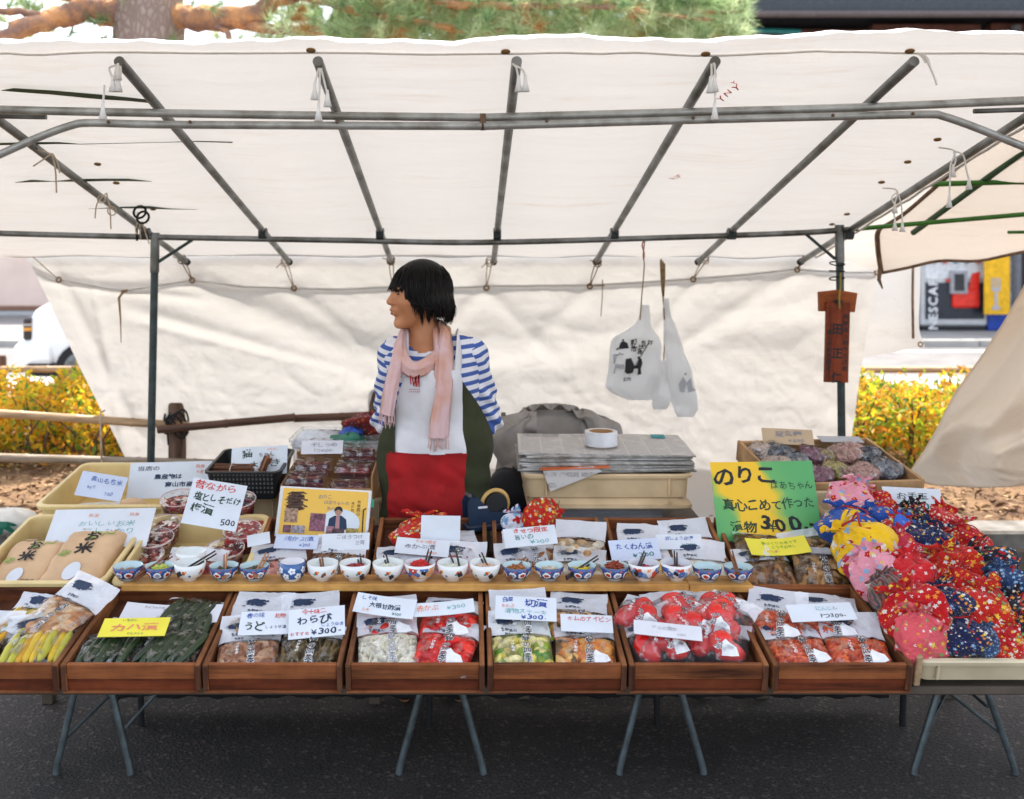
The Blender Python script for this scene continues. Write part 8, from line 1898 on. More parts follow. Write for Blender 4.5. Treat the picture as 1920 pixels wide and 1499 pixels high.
CM = [torus(MB(), T(0, 0, 0.42) @ S(1, 0.75, 1), 0.135, 0.02, 24, 6).tube(smooth_path([(0.1, -0.08, 0.42), (0.22, -0.2, 0.36 + 0.1 * i), (0.3 - 0.2 * i, -0.26, 0.22), (0.2, -0.32, 0.1)], 5), 0.016, 6).mesh('drawstring', M_CORDR, True) for i in range(2)]
PP = [(1598, 940, 84, 'pink', 'pink floral', 'at the back left corner of the heap', .13), (1636, 944, 60, 'red', 'small red floral', 'behind the pink one at the back', .10), (1590, 984, 96, 'blue', 'blue floral', 'at the left below the back pink one', .12), (1650, 982, 70, 'blue', 'smaller blue floral', 'between the yellow and the otedama card', .11),
      (1700, 1000, 66, 'ultra', 'plain bright blue', 'in the middle below the otedama card', .13), (1722, 982, 80, 'black', 'black multicolour', 'just below the otedama card', .08), (1775, 988, 88, 'red', 'red floral', 'at the right end of the otedama card', .08), (1618, 1024, 112, 'yellow', 'bright yellow floral', 'at the left side of the heap', .13), (1680, 1004, 74, 'redorange', 'red floral', 'right of the yellow one', .12),
      (1634, 1058, 100, 'crimson', 'crimson floral', 'below the yellow one', .11), (1694, 1036, 84, 'crimson', 'crimson floral', 'in the middle right of the yellow one', .12), (1742, 1020, 96, 'navy', 'navy', 'in the middle of the heap', .13), (1806, 1016, 84, 'red', 'red', 'at the right edge above the orange red one', .12), (1646, 1082, 104, 'pink', 'pale pink floral', 'left of the striped one', .12), (1722, 1070, 90, 'pink', 'pink', 'behind the red dotted one in the middle', .11),
      (1708, 1078, 84, 'reddot', 'red dotted', 'standing up in the middle', .15), (1786, 1068, 104, 'redorange', 'orange red floral', 'in the middle right of the heap', .13), (1846, 1062, 100, 'black', 'dark multicolour', 'at the right edge of the heap', .13), (1668, 1116, 82, 'stripe', 'brown striped', 'at the left edge above the front red one', .12), (1700, 1108, 78, 'teal', 'dark teal striped', 'right of the brown striped one', .12),
      (1808, 1116, 96, 'red', 'red floral', 'in the middle above the orange red front one', .13), (1712, 1150, 116, 'red', 'red floral with white blossoms', 'above the salmon pink one', .12), (1770, 1134, 88, 'navy', 'dark navy', 'right of the large red blossom one', .13), (1894, 1112, 96, 'indigo', 'indigo blue', 'at the right picture edge', .13), (1846, 1146, 104, 'redorange', 'orange and red floral', 'second row from the front at right', .13), (1908, 1160, 90, 'black', 'dark multicolour', 'at the right edge in second row from front', .12),
      (1726, 1192, 112, 'salmon', 'salmon pink floral', 'at the front left corner of the heap', .10), (1802, 1192, 92, 'navy', 'navy floral', 'at the front right of the salmon pink one', .10), (1846, 1204, 70, 'indigo', 'dark blue patterned', 'at the front between navy and orange ones', .09), (1878, 1200, 80, 'redorange', 'orange red floral', 'at the front right', .09), (1916, 1196, 84, 'red', 'red floral', 'at the front right picture edge', .09),
      (1650, 958, 56, 'red', 'small dark red', 'left of the otedama card at the back', .09), (1960, 1130, 96, 'navy', 'navy floral', 'beyond the right picture edge', .12), (1960, 1200, 96, 'red', 'red', 'beyond the right picture edge at front', .1)]
PP = [p for p in PP if p[0] < 1940]
for i, (px, py, sz, fb, ds, where, hh) in enumerate(PP):
    CRM = CR4 if py > 1080 else CR5
    q = CRM @ on(CRM, px, py, hh)
    s_ = sz * q.y / FPX * (1.04 if py < 1180 else 1.0)
    rg = random.Random(i * 13)
    rt = rg.uniform(-38, 38); tl = rg.uniform(-48, -14)
    if py > 1180: rt, tl = rg.uniform(-8, 8), -12
    M = T(*q) @ RY(rt) @ RX(tl) @ RZ(rg.uniform(-30, 30)) @ S(s_ * rg.uniform(0.95, 1.12), s_ * 0.78, s_ * rg.uniform(0.8, 1.0))
    g = thing('drawstring_pouch', '%s drawstring pouch %s' % (ds, where), 'pouch', M, 'drawstring pouches in the right crates')
    put('pouch_cloth', PM[i % 5], g, None, FB[fb]); put('drawstring', CM[i % 2], g)
# loose red print pouches on the trays
for i, (px, py, Y, s_, fb, a, l) in enumerate(((798, 1000, 3.25, 0.20, 'redorange', (6, -35), 'red floral pouch lying flat in front of the woman'), (1012, 978, 3.34, 0.15, 'redorange', (72, -30), 'red floral pouch lying right of the tape dispenser'), (966, 980, 3.33, 0.09, 'pink', (-10, -20), 'white pouch with blue and red dots beside the dispenser'))):
    g = thing('drawstring_pouch', l, 'pouch', T(*P(px, py, Y)) @ RY(a[0]) @ RX(a[1]) @ S(s_, s_ * 0.42, s_ * (0.62 if i == 0 else 0.9)), 'loose pouches on the back trays')
    put('pouch_cloth', PM[(i + 2) % 5], g, None, FB[fb] if i < 2 else fabric('white dotted cotton', (0.70, 0.70, 0.78, 1), [BL, RED, LB], 12, 0.5)); put('drawstring', CM[0], g)
o = put('red_cloth', lump(MB(), (0, 0, 0), 0.5, 4, 0.35, 30, 18, sc=(1.2, 0.8, 0.5)).mesh('red_cloth', fabric('dark red print', (0.16, 0.01, 0.012, 1), [(0.35, 0.08, 0.02, 1), (0.02, 0.02, 0.03, 1)], 50, 0.4), True), None, T(*P(690, 795, 4.06)) @ S(0.16)); tag(o, 'dark red patterned cloth heaped left of the woman', 'cloth')

# ================================================================== the woman
def sn_mesh(xs, ys, zs, D):
    """surface nets on a rectilinear grid -> verts, quads"""
    nx, ny, nz = D.shape
    ins = D < 0
    acc = np.zeros((nx - 1, ny - 1, nz - 1, 3)); cnt = np.zeros((nx - 1, ny - 1, nz - 1))
    G = (xs, ys, zs)
    def sl(off): return tuple(slice(o, o + n - 1) for o, n in zip(off, (nx, ny, nz)))
    cs = [(i, j, k) for i in (0, 1) for j in (0, 1) for k in (0, 1)]
    for a in cs:
        for ax in range(3):
            if a[ax]: continue
            b = list(a); b[ax] = 1
            da, db = D[sl(a)], D[sl(b)]
            m = (da < 0) != (db < 0)
            t = np.where(m, da / np.where(m, da - db, 1), 0)
            for q in range(3):
                g = G[q]; sh = [1, 1, 1]; sh[q] = -1
                base = g[a[q]:a[q] + len(g) - 1].reshape(sh)
                p = base + (t * (g[1:] - g[:-1]).reshape(sh) if q == ax else 0)
                acc[..., q] += np.where(m, np.broadcast_to(p, m.shape), 0)
            cnt += m
    act = cnt > 0
    idx = np.full(act.shape, -1); idx[act] = np.arange(act.sum())
    V = acc[act] / cnt[act][:, None]
    F = []
    for ax in range(3):
        s0 = [slice(None)] * 3; s1 = [slice(None)] * 3; s0[ax] = slice(0, -1); s1[ax] = slice(1, None)
        a, b = ins[tuple(s0)], ins[tuple(s1)]
        o1, o2 = [(1, 2), (2, 0), (0, 1)][ax]
        ch = a != b
        I = np.argwhere(ch)
        I = I[(I[:, o1] > 0) & (I[:, o2] > 0) & (I[:, o1] < D.shape[o1] - 1) & (I[:, o2] < D.shape[o2] - 1)]
        def at(d1, d2):
            J = I.copy(); J[:, o1] += d1; J[:, o2] += d2
            return idx[J[:, 0], J[:, 1], J[:, 2]]
        q = np.stack([at(-1, -1), at(0, -1), at(0, 0), at(-1, 0)], 1)
        fl = a[tuple(I.T)]
        q[~fl] = q[~fl][:, ::-1]
        F.append(q)
    return V, np.concatenate(F)
def smn(a, b, k):
    h = np.clip(0.5 + 0.5 * (b - a) / k, 0, 1)
    return b * (1 - h) + a * h - k * h * (1 - h)
def ell_(X, c, r):
    q = np.sqrt(sum(((X[i] - c[i]) / r[i]) ** 2 for i in range(3)))
    return (q - 1) * min(r)
def cap(X, a, b, ra, rb):
    a, b = np.array(a, float), np.array(b, float); d = b - a; L2 = (d * d).sum()
    t = np.clip(sum((X[i] - a[i]) * d[i] for i in range(3)) / L2, 0, 1)
    return np.sqrt(sum((X[i] - a[i] - t * d[i]) ** 2 for i in range(3))) - (ra + (rb - ra) * t)
SH = {1: ((0.135, 0.015, 1.205), (0.192, 0.065, 0.965), (0.06, 0.155, 0.90)), -1: ((-0.135, 0.015, 1.205), (-0.168, 0.085, 0.965), (-0.05, 0.155, 0.90))}
def d_torso(X):
    d = ell_(X, (0, 0.005, 0.86), (0.170, 0.122, 0.15))
    d = smn(d, ell_(X, (0, 0.0, 1.0), (0.138, 0.105, 0.14)), 0.06)
    d = smn(d, ell_(X, (0, -0.005, 1.12), (0.150, 0.108, 0.13)), 0.06)
    d = smn(d, cap(X, (-0.10, 0.01, 1.215), (0.10, 0.01, 1.215), 0.052, 0.052), 0.05)
    return d
def d_arm(X, s):
    a, b, c_ = SH[s]
    return smn(cap(X, a, b, 0.047, 0.040), cap(X, b, c_, 0.040, 0.028), 0.02)
HC = np.array((-0.052, -0.015, 1.418)); HA = R(68)
Fv = np.array((-math.sin(HA), -math.cos(HA), 0)); Sv = np.array((math.cos(HA), -math.sin(HA), 0))
def hl(X):
    dx, dy, dz = X[0] - HC[0], X[1] - HC[1], X[2] - HC[2]
    return (dx * Fv[0] + dy * Fv[1], dx * Sv[0] + dy * Sv[1], dz)
def hw(a, b, c): return Vector(HC + Fv * a + Sv * b + np.array((0, 0, c)))
def d_head(X):
    q = hl(X)
    d = ell_(q, (-0.008, 0, 0.026), (0.093, 0.074, 0.092))
    d = smn(d, ell_(q, (0.030, 0, -0.036), (0.056, 0.056, 0.076)), 0.03)
    d = smn(d, ell_(q, (0.070, 0, -0.097), (0.018, 0.022, 0.016)), 0.025)
    for s in (-1, 1):
        d = smn(d, ell_(q, (0.058, s * 0.036, -0.020), (0.026, 0.024, 0.026)), 0.02)
        d = smn(d, ell_(q, (0.074, s * 0.024, 0.030), (0.014, 0.026, 0.009)), 0.014)
        d = np.maximum(d, -(ell_(q, (0.099, s * 0.031, 0.012), (0.014, 0.017, 0.010)))) if False else d
        d = -smn(-d, ell_(q, (0.096, s * 0.032, 0.012), (0.012, 0.018, 0.010)), 0.012)
        d = smn(d, ell_(q, (0.074, s * 0.031, 0.011), (0.011, 0.016, 0.009)), 0.006)
        d = smn(d, ell_(q, (-0.006, s * 0.076, -0.01), (0.018, 0.008, 0.03)), 0.008)
        d = smn(d, ell_(q, (0.094, s * 0.0125, -0.024), (0.010, 0.008, 0.007)), 0.008)
    d = smn(d, cap(q, (0.082, 0, 0.022), (0.106, 0, -0.018), 0.0075, 0.0105), 0.014)
    d = smn(d, ell_(q, (0.084, 0, -0.050), (0.016, 0.024, 0.016)), 0.014)
    d = smn(d, ell_(q, (0.0945, 0, -0.0475), (0.008, 0.020, 0.0048)), 0.006)
    d = smn(d, ell_(q, (0.0915, 0, -0.0600), (0.008, 0.017, 0.0055)), 0.006)
    d = -smn(-d, cap(q, (0.098, -0.02, -0.0538), (0.098, 0.02, -0.0538), 0.0028, 0.0028), 0.003)
    return d
def axis(lo, hi, fine, step_c, step_f):
    v = [lo]
    while v[-1] < hi: v.append(v[-1] + (step_f if fine[0] - 0.01 <= v[-1] <= fine[1] else step_c))
    return np.array(v)
xs = axis(-0.30, 0.30, (-0.19, 0.07), 0.010, 0.0032); ys = axis(-0.16, 0.24, (-0.12, 0.12), 0.010, 0.0040); zs = axis(-0.01, 1.56, (1.28, 1.54), 0.011, 0.0032)
X = np.meshgrid(xs, ys, zs, indexing='ij')
D = np.empty(X[0].shape)
for k0 in range(0, len(zs), 60):
    sl_ = (slice(None), slice(None), slice(k0, k0 + 60)); Q = [x[sl_] for x in X]
    d = d_torso(Q)
    for s in (-1, 1):
        d = smn(d, d_arm(Q, s), 0.03)
        w = SH[s][2]
        d = smn(d, ell_(Q, (w[0] - s * 0.035, w[1] + 0.004, w[2] - 0.012), (0.042, 0.016, 0.034)), 0.012)     # palm
        for i in range(4):                                                                             # fingers curled together
            b0 = (w[0] - s * 0.066, w[1] + 0.006, w[2] + 0.014 - i * 0.017); b1 = (w[0] - s * (0.098 - 0.004 * abs(i - 1)), w[1] + 0.012, w[2] - 0.004 - i * 0.018); b2 = (w[0] - s * (0.106 - 0.004 * abs(i - 1)), w[1] - 0.004, w[2] - 0.022 - i * 0.018)
            d = np.minimum(d, np.minimum(cap(Q, b0, b1, 0.0085, 0.008), cap(Q, b1, b2, 0.008, 0.0068)))
        d = np.minimum(d, cap(Q, (w[0] - s * 0.022, w[1] + 0.01, w[2] + 0.018), (w[0] - s * 0.06, w[1] + 0.018, w[2] + 0.034), 0.010, 0.008))
        d = smn(d, smn(cap(Q, (s * 0.085, 0.0, 0.82), (s * 0.085, -0.01, 0.45), 0.085, 0.056), cap(Q, (s * 0.085, -0.01, 0.45), (s * 0.085, 0.02, 0.08), 0.054, 0.036), 0.03), 0.04)
        d = smn(d, cap(Q, (s * 0.088, 0.03, 0.045), (s * 0.096, -0.055, 0.03), 0.036, 0.028), 0.02)
    d = smn(d, cap(Q, (-0.012, 0.012, 1.22), (-0.045, 0.0, 1.36), 0.055, 0.047), 0.035)
    d = smn(d, d_head(Q), 0.016)
    D[sl_] = d
V, F = sn_mesh(xs, ys, zs, D)
def raw_mesh(name, V, F, m, smooth=True, attr=None):
    me = bpy.data.meshes.new(name); me.from_pydata([tuple(map(float, p)) for p in V], [], [tuple(map(int, f)) for f in F])
    me.materials.append(m)
    if smooth: me.polygons.foreach_set('use_smooth', [True] * len(me.polygons))
    if attr is not None:
        a = me.attributes.new('band', 'FLOAT', 'POINT'); a.data.foreach_set('value', attr.astype(np.float32))
    me.update(); return me
WO = T(-0.130, 3.60, 0.001)
wm = thing('person', 'woman in striped shirt, white and red apron and pink scarf looking left', 'person', WO)
k = NT('skin')
v = k.coord('Object'); n_, _ = k.noise(v, 30, 4); n2, _ = k.noise(v, 9, 2)
cs_ = k.mix(k.ramp(n2, [(0.35, (0, 0, 0, 1)), (0.7, (1, 1, 1, 1))]), (0.46, 0.19, 0.085, 1), (0.58, 0.27, 0.135, 1))
M_SKIN = k.done(k.bsdf(cs_, 0.48, 0, 0.35, n_, 0.15, 0.002, Subsurface_Weight=0.12, Subsurface_Radius=(0.012, 0.005, 0.003), Subsurface_Scale=0.5))
put('body', raw_mesh('body', V, F, M_SKIN), wm)
# face details
M_LIP = mat('lips', (0.30, 0.055, 0.04, 1), 0.45); M_EYE = mat('dark eye', (0.015, 0.010, 0.009, 1), 0.2); M_HAIR0 = (0.0075, 0.006, 0.0055, 1)
k = NT('black hair')
n_, _ = k.noise(k.coord('Object', (60, 60, 6)), 3, 4)
M_HAIR = k.done(k.bsdf(k.mix(n_, (0.004, 0.0035, 0.0035, 1), (0.010, 0.008, 0.007, 1)), 0.45, 0, 0.16, n_, 0.4, 0.003))
def blob(name, c, r, m, par):
    A = []
    for t in np.linspace(0.02, 3.12, 9):
        A.append([tuple(hw(c[0] + r[0] * math.sin(t) * math.cos(p), c[1] + r[1] * math.sin(t) * math.sin(p), c[2] + r[2] * math.cos(t))) for p in np.linspace(0, 2 * math.pi, 14, False)])
    return put(name, MB().grid(np.array(A), wrap=True).mesh(name, m, True), par)
blob('upper_lip', (0.0955, 0, -0.0480), (0.0080, 0.0195, 0.0040), M_LIP, wm); blob('lower_lip', (0.0925, 0, -0.0598), (0.0082, 0.0170, 0.0048), M_LIP, wm)
for s in (-1, 1):
    e = blob('eye', (0.0772, s * 0.031, 0.0095), (0.0108, 0.0130, 0.0042), M_EYE, wm)
    put('eyelid', MB().tube([hw(0.0868 - 0.16 * abs(t - 0.4) * 0.03 - (0.012 if s * t > 9 else 0), s * (0.018 + 0.026 * t), 0.0152 + 0.0022 * math.sin(3.14 * t)) for t in np.linspace(0, 1, 8)], 0.0014, 5).mesh('eyelid', M_EYE, True), e)
    put('eyebrow', MB().tube([hw(0.0895 - 0.022 * t * t, s * (0.014 + 0.034 * t), 0.030 + 0.004 * math.sin(3.14 * t)) for t in np.linspace(0, 1, 8)], [0.0014, 0.0026, 0.003, 0.003, 0.0028, 0.0024, 0.0018, 0.001], 5, flat=1.5).mesh('eyebrow', M_HAIR, True), wm)
# hair: cap of hair with ragged strands
xs = np.arange(-0.22, 0.12, 0.005); ys = np.arange(-0.17, 0.15, 0.005); zs = np.arange(1.27, 1.575, 0.005)
X = np.meshgrid(xs, ys, zs, indexing='ij'); q = hl(X)
d = ell_(q, (-0.016, 0, 0.026), (0.106, 0.090, 0.106))
d = smn(d, ell_(q, (-0.034, 0, -0.026), (0.090, 0.092, 0.086)), 0.03)
d = d + 0.0022 * np.sin(np.arctan2(q[1], q[0]) * 34 + q[2] * 30) * np.clip((0.09 - q[2]) / 0.1, 0.1, 1)
bot = -0.052 + 0.014 * np.sin(np.arctan2(q[1], q[0]) * 13) + 0.008 * np.sin(np.arctan2(q[1], q[0]) * 29) + 0.035 * np.clip((q[0] + 0.01) / 0.07, -0.3, 1) * 0.3
d = np.maximum(d, bot - q[2])
cut = np.maximum(0.060 + 0.05 * np.clip(-q[2] - 0.045, 0, 1) * -6 - q[0], q[2] - 0.031 - 0.012 * np.sin(q[1] * 70) * 0.5)
d = -smn(-d, cut, 0.006)
inn = np.maximum(ell_(q, (0.0, 0, -0.03), (0.080, 0.072, 0.16)), q[2] - 0.02)
d = np.maximum(d, -inn)
V, F = sn_mesh(xs, ys, zs, d)
hr = put('hair', raw_mesh('hair', V, F, M_HAIR), wm)
rg = np.random.RandomState(3); mb = MB()
for i in range(760):
    az = rg.uniform(-math.pi, math.pi)                    # 0 = face
    front = abs(az) < 0.72
    z0 = rg.uniform(0.02, 0.11); z1 = rg.uniform(0.012, 0.034) if front else rg.uniform(-0.104, -0.045) + 0.03 * max(0, math.cos(az)) * (rg.rand() - 0.2)
    if abs(abs(az) - 0.85) < 0.14: z1 = rg.uniform(-0.08, -0.02)
    pts = []
    off = rg.uniform(0.000, 0.005); flick = rg.uniform(-0.004, 0.016) * (rg.rand() < 0.45)
    for t in np.linspace(0, 1, 7):
        zz = z0 + (z1 - z0) * t
        if zz > -0.02: rr = math.sqrt(max(0.02, 1 - ((zz - 0.026) / 0.106) ** 2)); ra, rb, ca = 0.107 * rr, 0.091 * rr, -0.016
        else: rr = math.sqrt(max(0.25, 1 - ((zz + 0.03) / 0.12) ** 2)); ra, rb, ca = 0.091 * rr, 0.093 * rr, -0.034
        aa = az + 0.10 * (t - 0.3) * math.sin(i)
        pts.append(hw(ca + (ra + off + flick * t ** 3) * math.cos(aa), (rb + off + flick * t ** 3) * math.sin(aa), zz))
    mb.tube(pts, [0.0010, 0.0022, 0.0026, 0.0026, 0.0024, 0.0018, 0.0004], 4, flat=0.6)
o = put('strands', mb.mesh('strands', M_HAIR, True), hr); o['kind'] = 'stuff'

# striped shirt
k = NT('striped jersey')
at = k.n('ShaderNodeAttribute', attribute_name='band'); n_, _ = k.noise(k.coord('Object'), 300, 2)
st = k.math('LESS_THAN', k.math('FRACT', k.math('DIVIDE', at.outputs['Fac'], 0.0315)), 0.46)
M_SHIRT = k.done(k.bsdf(k.mix(st, (0.74, 0.74, 0.78, 1), (0.060, 0.115, 0.36, 1)), 0.85, 0, 0.2, n_, 0.2, 0.001))
xs = np.arange(-0.22, 0.22, 0.008); ys = np.arange(-0.17, 0.17, 0.008); zs = np.arange(0.70, 1.31, 0.008)
X = np.meshgrid(xs, ys, zs, indexing='ij')
d = d_torso(X) - 0.009 + 0.003 * np.sin(X[2] * 60 + X[0] * 25) * np.clip((1.12 - X[2]) / 0.2, 0, 1)
for s in (-1, 1): d = smn(d, cap(X, SH[s][0], tuple(np.array(SH[s][0]) * 0.85 + np.array(SH[s][1]) * 0.15), 0.054, 0.05), 0.02)
d = np.maximum(d, 0.74 - X[2]); nk = cap(X, (-0.012, -0.012, 1.20), (-0.035, -0.02, 1.40), 0.066, 0.08); d = np.maximum(d, -nk)
V, F = sn_mesh(xs, ys, zs, d)
sh = put('shirt', raw_mesh('shirt', V, F, M_SHIRT, attr=V[:, 2] - 0.10 * np.clip(np.abs(V[:, 0]) - 0.06, 0, 1)), wm)
for s in (-1, 1):
    a, b, c_ = [np.array(p) for p in SH[s]]
    lo = np.minimum(np.minimum(a, b), c_) - 0.08; hi = np.maximum(np.maximum(a, b), c_) + 0.08
    xs, ys, zs = [np.arange(lo[i], hi[i], 0.006) for i in range(3)]
    X = np.meshgrid(xs, ys, zs, indexing='ij')
    fold = 0.0075 * np.sin(X[2] * 110 + X[0] * 70 * s + X[1] * 40) * np.exp(-((X[2] - 1.0) / 0.09) ** 2) + 0.004 * np.sin(X[2] * 65 + X[1] * 70 + X[0] * 30)
    d = smn(cap(X, a + (0, 0, 0.005), b, 0.060, 0.052), cap(X, b, c_, 0.052, 0.036), 0.02) + fold
    V, F = sn_mesh(xs, ys, zs, d)
    L1 = np.linalg.norm(b - a)
    t1 = ((V - a) @ (b - a)) / L1; t2 = ((V - b) @ (c_ - b)) / np.linalg.norm(c_ - b)
    w = np.clip(t2 / 0.05 + 0.5, 0, 1) * (V[:, 2] < b[2] + 0.06)
    put('sleeve', raw_mesh('sleeve', V, F, M_SHIRT, attr=np.where(t1 < L1, t1, L1 + np.clip(t2, 0, 1) * 1.0) * 1.0 + 0.02 * np.abs(V[:, 1] - a[1]) + 10), sh)

# apron: panels draped over the torso
M_BIB = mat('white apron cotton', (0.73, 0.73, 0.75, 1), 0.85, 0, 0.06, 12, 0.35, 60); M_REDA = mat('red apron cotton', (0.40, 0.008, 0.010, 1), 0.85, 0, 0.14, 12, 0.35, 60); M_OLIVE = mat('olive apron cotton', (0.040, 0.046, 0.018, 1), 0.9, 0, 0.15, 12, 0.3, 90)
rs_ = np.linspace(0.02, 0.36, 170)
def drape(th, z, off):
    """radius of the clothed torso along direction th (0 = front, + = viewer's right) at height z"""
    th, z = np.broadcast_arrays(th, z)
    x = rs_ * np.sin(th)[..., None]; y = -rs_ * np.cos(th)[..., None]; zz = np.broadcast_to(z[..., None], x.shape)
    d = d_torso((x, y, zz)) - off
    i = (d < 0).cumsum(-1).argmax(-1)
    return rs_[i]
def panel(name, thl, thr, z0, z1, off, m, nz=44, nt=30, par=wm, fold=0.003, seed=1, wave=0.0):
    zz = np.linspace(z1, z0, nz); A = np.zeros((nz, nt, 3)); prev = None
    for i, z in enumerate(zz):
        l, r = thl(z), thr(z)
        th = np.linspace(l, r, nt); rr = drape(th, np.full(nt, max(z, 0.80)), off)
        A[i, :, 0] = rr * np.sin(th); A[i, :, 1] = -rr * np.cos(th); A[i, :, 2] = z
    for _ in range(5):
        A[1:-1, :, :2] = (A[:-2, :, :2] + 2 * A[1:-1, :, :2] + A[2:, :, :2]) / 4
        A[:, 1:-1, :2] = (A[:, :-2, :2] + 2 * A[:, 1:-1, :2] + A[:, 2:, :2]) / 4
    nrm = A[..., :2] / (np.linalg.norm(A[..., :2], axis=-1, keepdims=True) + 1e-9)
    A[..., :2] += nrm * (fold * blocks(A[..., 0] * 24 + A[..., 2] * 8, A[..., 2] * 12, seed, 7, 1.4) + 0.020 * crease(A[..., 0] * 9 + A[..., 2] * 3 + 20, A[..., 2] * 7 + 20, seed * 5))[..., None]
    return put(name, MB().grid(A).mesh(name, m, True), par), A
ap = thing('apron', None, None); bpy.data.objects.remove(ap)
ap, A0 = panel('apron', lambda z: -0.86 + 0.30 * max(0, (z - 1.02) / 0.17), lambda z: 0.72 - 0.0 * z - 0.10 * max(0, (z - 1.05) / 0.12), 0.885, 1.17, 0.036, M_BIB, fold=0.007, seed=5)
panel('red_pocket', lambda z: -0.92, lambda z: 0.76, 0.52, 0.888, 0.042, M_REDA, par=ap, fold=0.007, seed=6)
pk, A1 = panel('pocket_front', lambda z: -0.90, lambda z: 0.74, 0.67, 0.883, 0.049, M_REDA, par=ap, fold=0.007, seed=7)
panel('side_panel', lambda z: 0.66, lambda z: 0.74 + 0.85 * min(1, max(0, (1.13 - z) / 0.22)), 0.52, 1.13, 0.034, M_OLIVE, par=ap, fold=0.005, seed=8)
panel('side_panel', lambda z: -0.84 - 0.42 * min(1, max(0, (1.12 - z) / 0.22)), lambda z: -0.80, 0.52, 1.12, 0.036, M_OLIVE, par=ap, fold=0.005, seed=9)
# red embroidered mark on the bib
yb_ = A0[..., 1].min() - 0.006
mb = MB()
def bibp(px, py): return ((px - CX) * 3.48 / FPX + 0.130, yb_ + 0.004, H - (py - HY) * 3.48 / FPX)
for a, b, c_, e in (((769, 702), (772, 702), (773, 719), (771, 719)), ((773, 705), (776, 705), (778, 722), (776, 722)), ((776, 722), (778, 722), (783, 703), (780, 703)), ((779, 706), (783, 703), (783, 724), (780, 722)), ((783, 722), (785, 718), (788, 700), (785, 700)), ((785, 702), (788, 700), (788, 724), (786, 724))):
    mb.add([bibp(*p) for p in (a, b, c_, e)], [(0, 1, 2, 3)])
for r_ in range(2):
    for i in range(6):
        x0, y0 = 769 + i * 3.4, 727 + r_ * 4.2; mb.add([bibp(x0, y0), bibp(x0 + 1.6, y0), bibp(x0 + 1.6, y0 + 2.2), bibp(x0, y0 + 2.2)], [(0, 1, 2, 3)])
o = put('embroidery', mb.mesh('embroidery', INK['crimson']), ap); o['kind'] = 'stuff'
# trousers and shoes
M_TRS = mat('dark trousers', (0.025, 0.025, 0.03, 1), 0.9)
for s in (-1, 1):
    put('trouser_leg', MB().tube([(s * 0.075, 0.01, 0.80), (s * 0.085, -0.005, 0.45), (s * 0.088, 0.018, 0.09)], [0.082, 0.070, 0.066], 18).mesh('trouser_leg', M_TRS, True), wm)
    put('shoe', lump(MB(), (s * 0.095, -0.015, 0.044), 0.12, 2, 0.03, sc=(0.42, 0.72, 0.36)).mesh('shoe', M_BLKP, True), wm)
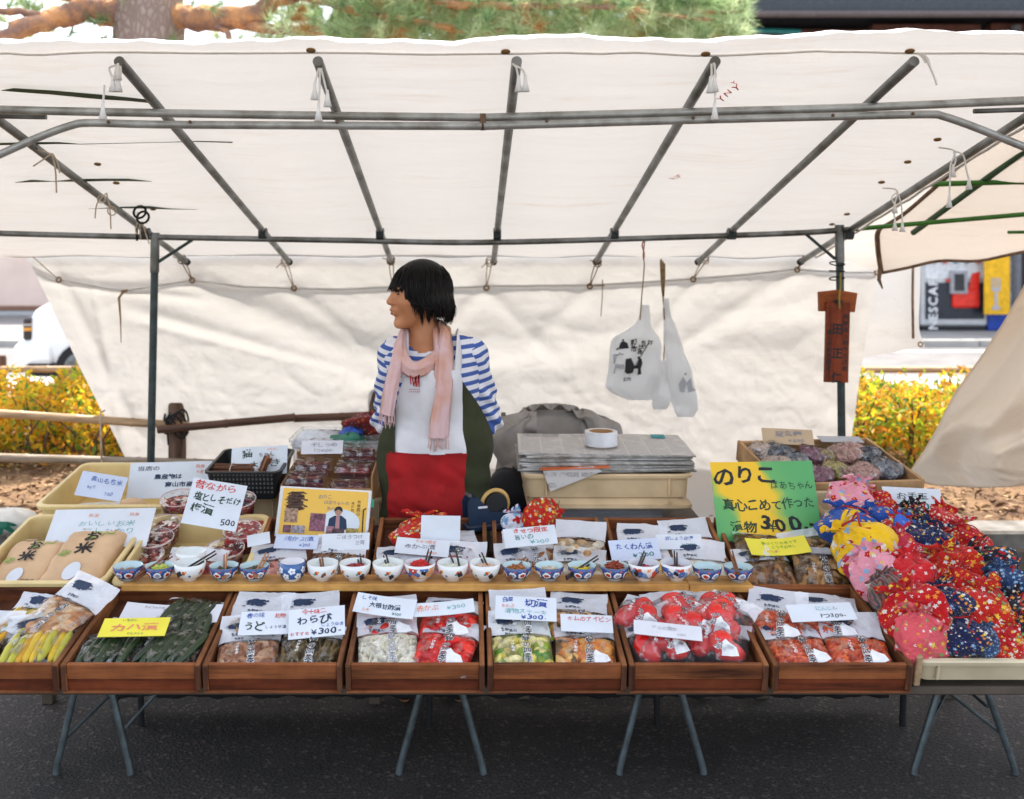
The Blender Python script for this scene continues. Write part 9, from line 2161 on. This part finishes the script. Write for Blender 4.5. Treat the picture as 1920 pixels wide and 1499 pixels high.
# scarf
k = NT('pink gauze scarf')
v = k.coord('Object'); n_, _ = k.noise(v, 5, 3); n2, _ = k.noise(k.coord('Object', (90, 90, 6)), 2, 3)
cs_ = k.mix(k.ramp(n_, [(0.40, (0, 0, 0, 1)), (0.60, (1, 1, 1, 1))]), (0.60, 0.29, 0.18, 1), (0.70, 0.48, 0.48, 1))
M_SCARF = k.done(k.bsdf(cs_, 0.9, 0, 0.15, n2, 0.7, 0.008, Sheen_Weight=0.2))
sc_ = put('scarf', None, wm)
def ribbon(path, width, thick, seed, name='loop', par=None, nn=20, m=None):
    pth = [Vector(p) for p in smooth_path(path, 8)]; n = len(pth); A = []
    for i, p in enumerate(pth):
        t = (pth[min(i + 1, n - 1)] - pth[max(i - 1, 0)]).normalized()
        o_ = Vector((p.x + 0.03, p.y - 0.01, 0)).normalized()
        sd = t.cross(o_).normalized(); o_ = sd.cross(t).normalized()
        w_ = width[0] + (width[1] - width[0]) * i / (n - 1); row = []
        for j in range(nn):
            a = 2 * math.pi * j / nn
            rr = 1 + 0.16 * math.sin(6 * a + seed + 0.15 * i) + 0.08 * math.sin(11 * a + seed * 2)
            row.append(tuple(p + sd * (w_ * math.cos(a) * rr) + o_ * (thick * math.sin(a) * rr)))
        A.append(row)
    mb = MB().grid(np.array(A), wrap=True)
    return put(name, mb.mesh(name, m or M_SCARF, True), par), A
bpy.data.objects.remove(sc_)
for s in (-1, 1):
    ribbon([(s * 0.086, -0.130, 1.145), (s * 0.094, -0.092, 1.215), (s * 0.092, -0.04, 1.272), (s * 0.088, 0.012, 1.284), (s * 0.076, 0.066, 1.24), (s * 0.03, 0.125, 1.10)], (0.017, 0.017), 0.0035, 0, 'strap', ap, m=M_BIB)
sc_, _ = ribbon([(0.0, 0.055, 1.300), (0.050, 0.005, 1.285), (0.042, -0.075, 1.235), (0.0, -0.130, 1.195), (-0.058, -0.150, 1.172), (-0.098, -0.125, 1.200), (-0.108, -0.06, 1.250), (-0.085, 0.03, 1.295), (-0.03, 0.065, 1.305), (0.0, 0.055, 1.300)], (0.027, 0.027), 0.017, 1, 'scarf', wm)
ribbon([(-0.095, 0.02, 1.30), (-0.112, -0.06, 1.265), (-0.118, -0.128, 1.20), (-0.138, -0.152, 1.10), (-0.150, -0.150, 1.02)], (0.022, 0.026), 0.013, 2, 'tail', sc_)
ribbon([(0.01, 0.04, 1.310), (0.045, -0.05, 1.290), (0.048, -0.125, 1.21), (0.044, -0.163, 1.10), (0.030, -0.168, 1.0), (0.026, -0.168, 0.945)], (0.024, 0.033), 0.014, 3, 'tail', sc_)
ribbon([(0.0, 0.045, 1.308), (0.022, -0.06, 1.275), (0.030, -0.135, 1.19), (0.020, -0.15, 1.11)], (0.02, 0.016), 0.013, 4, 'tail', sc_)
mb = MB(); rg = random.Random(4)
for cx_, cy_, cz_, w_ in ((-0.150, -0.150, 1.02, 0.024), (0.026, -0.168, 0.945, 0.031)):
    for i in range(16):
        x = cx_ - w_ + 2 * w_ * i / 15; mb.tube([(x, cy_ + rg.uniform(-.006, .006), cz_ + 0.01), (x + rg.uniform(-.004, .004), cy_, cz_ - 0.02), (x + rg.uniform(-.006, .006), cy_ - 0.002, cz_ - rg.uniform(0.03, 0.05))], 0.0014, 4)
o = put('fringe', mb.mesh('fringe', M_SCARF, True), sc_); o['kind'] = 'stuff'
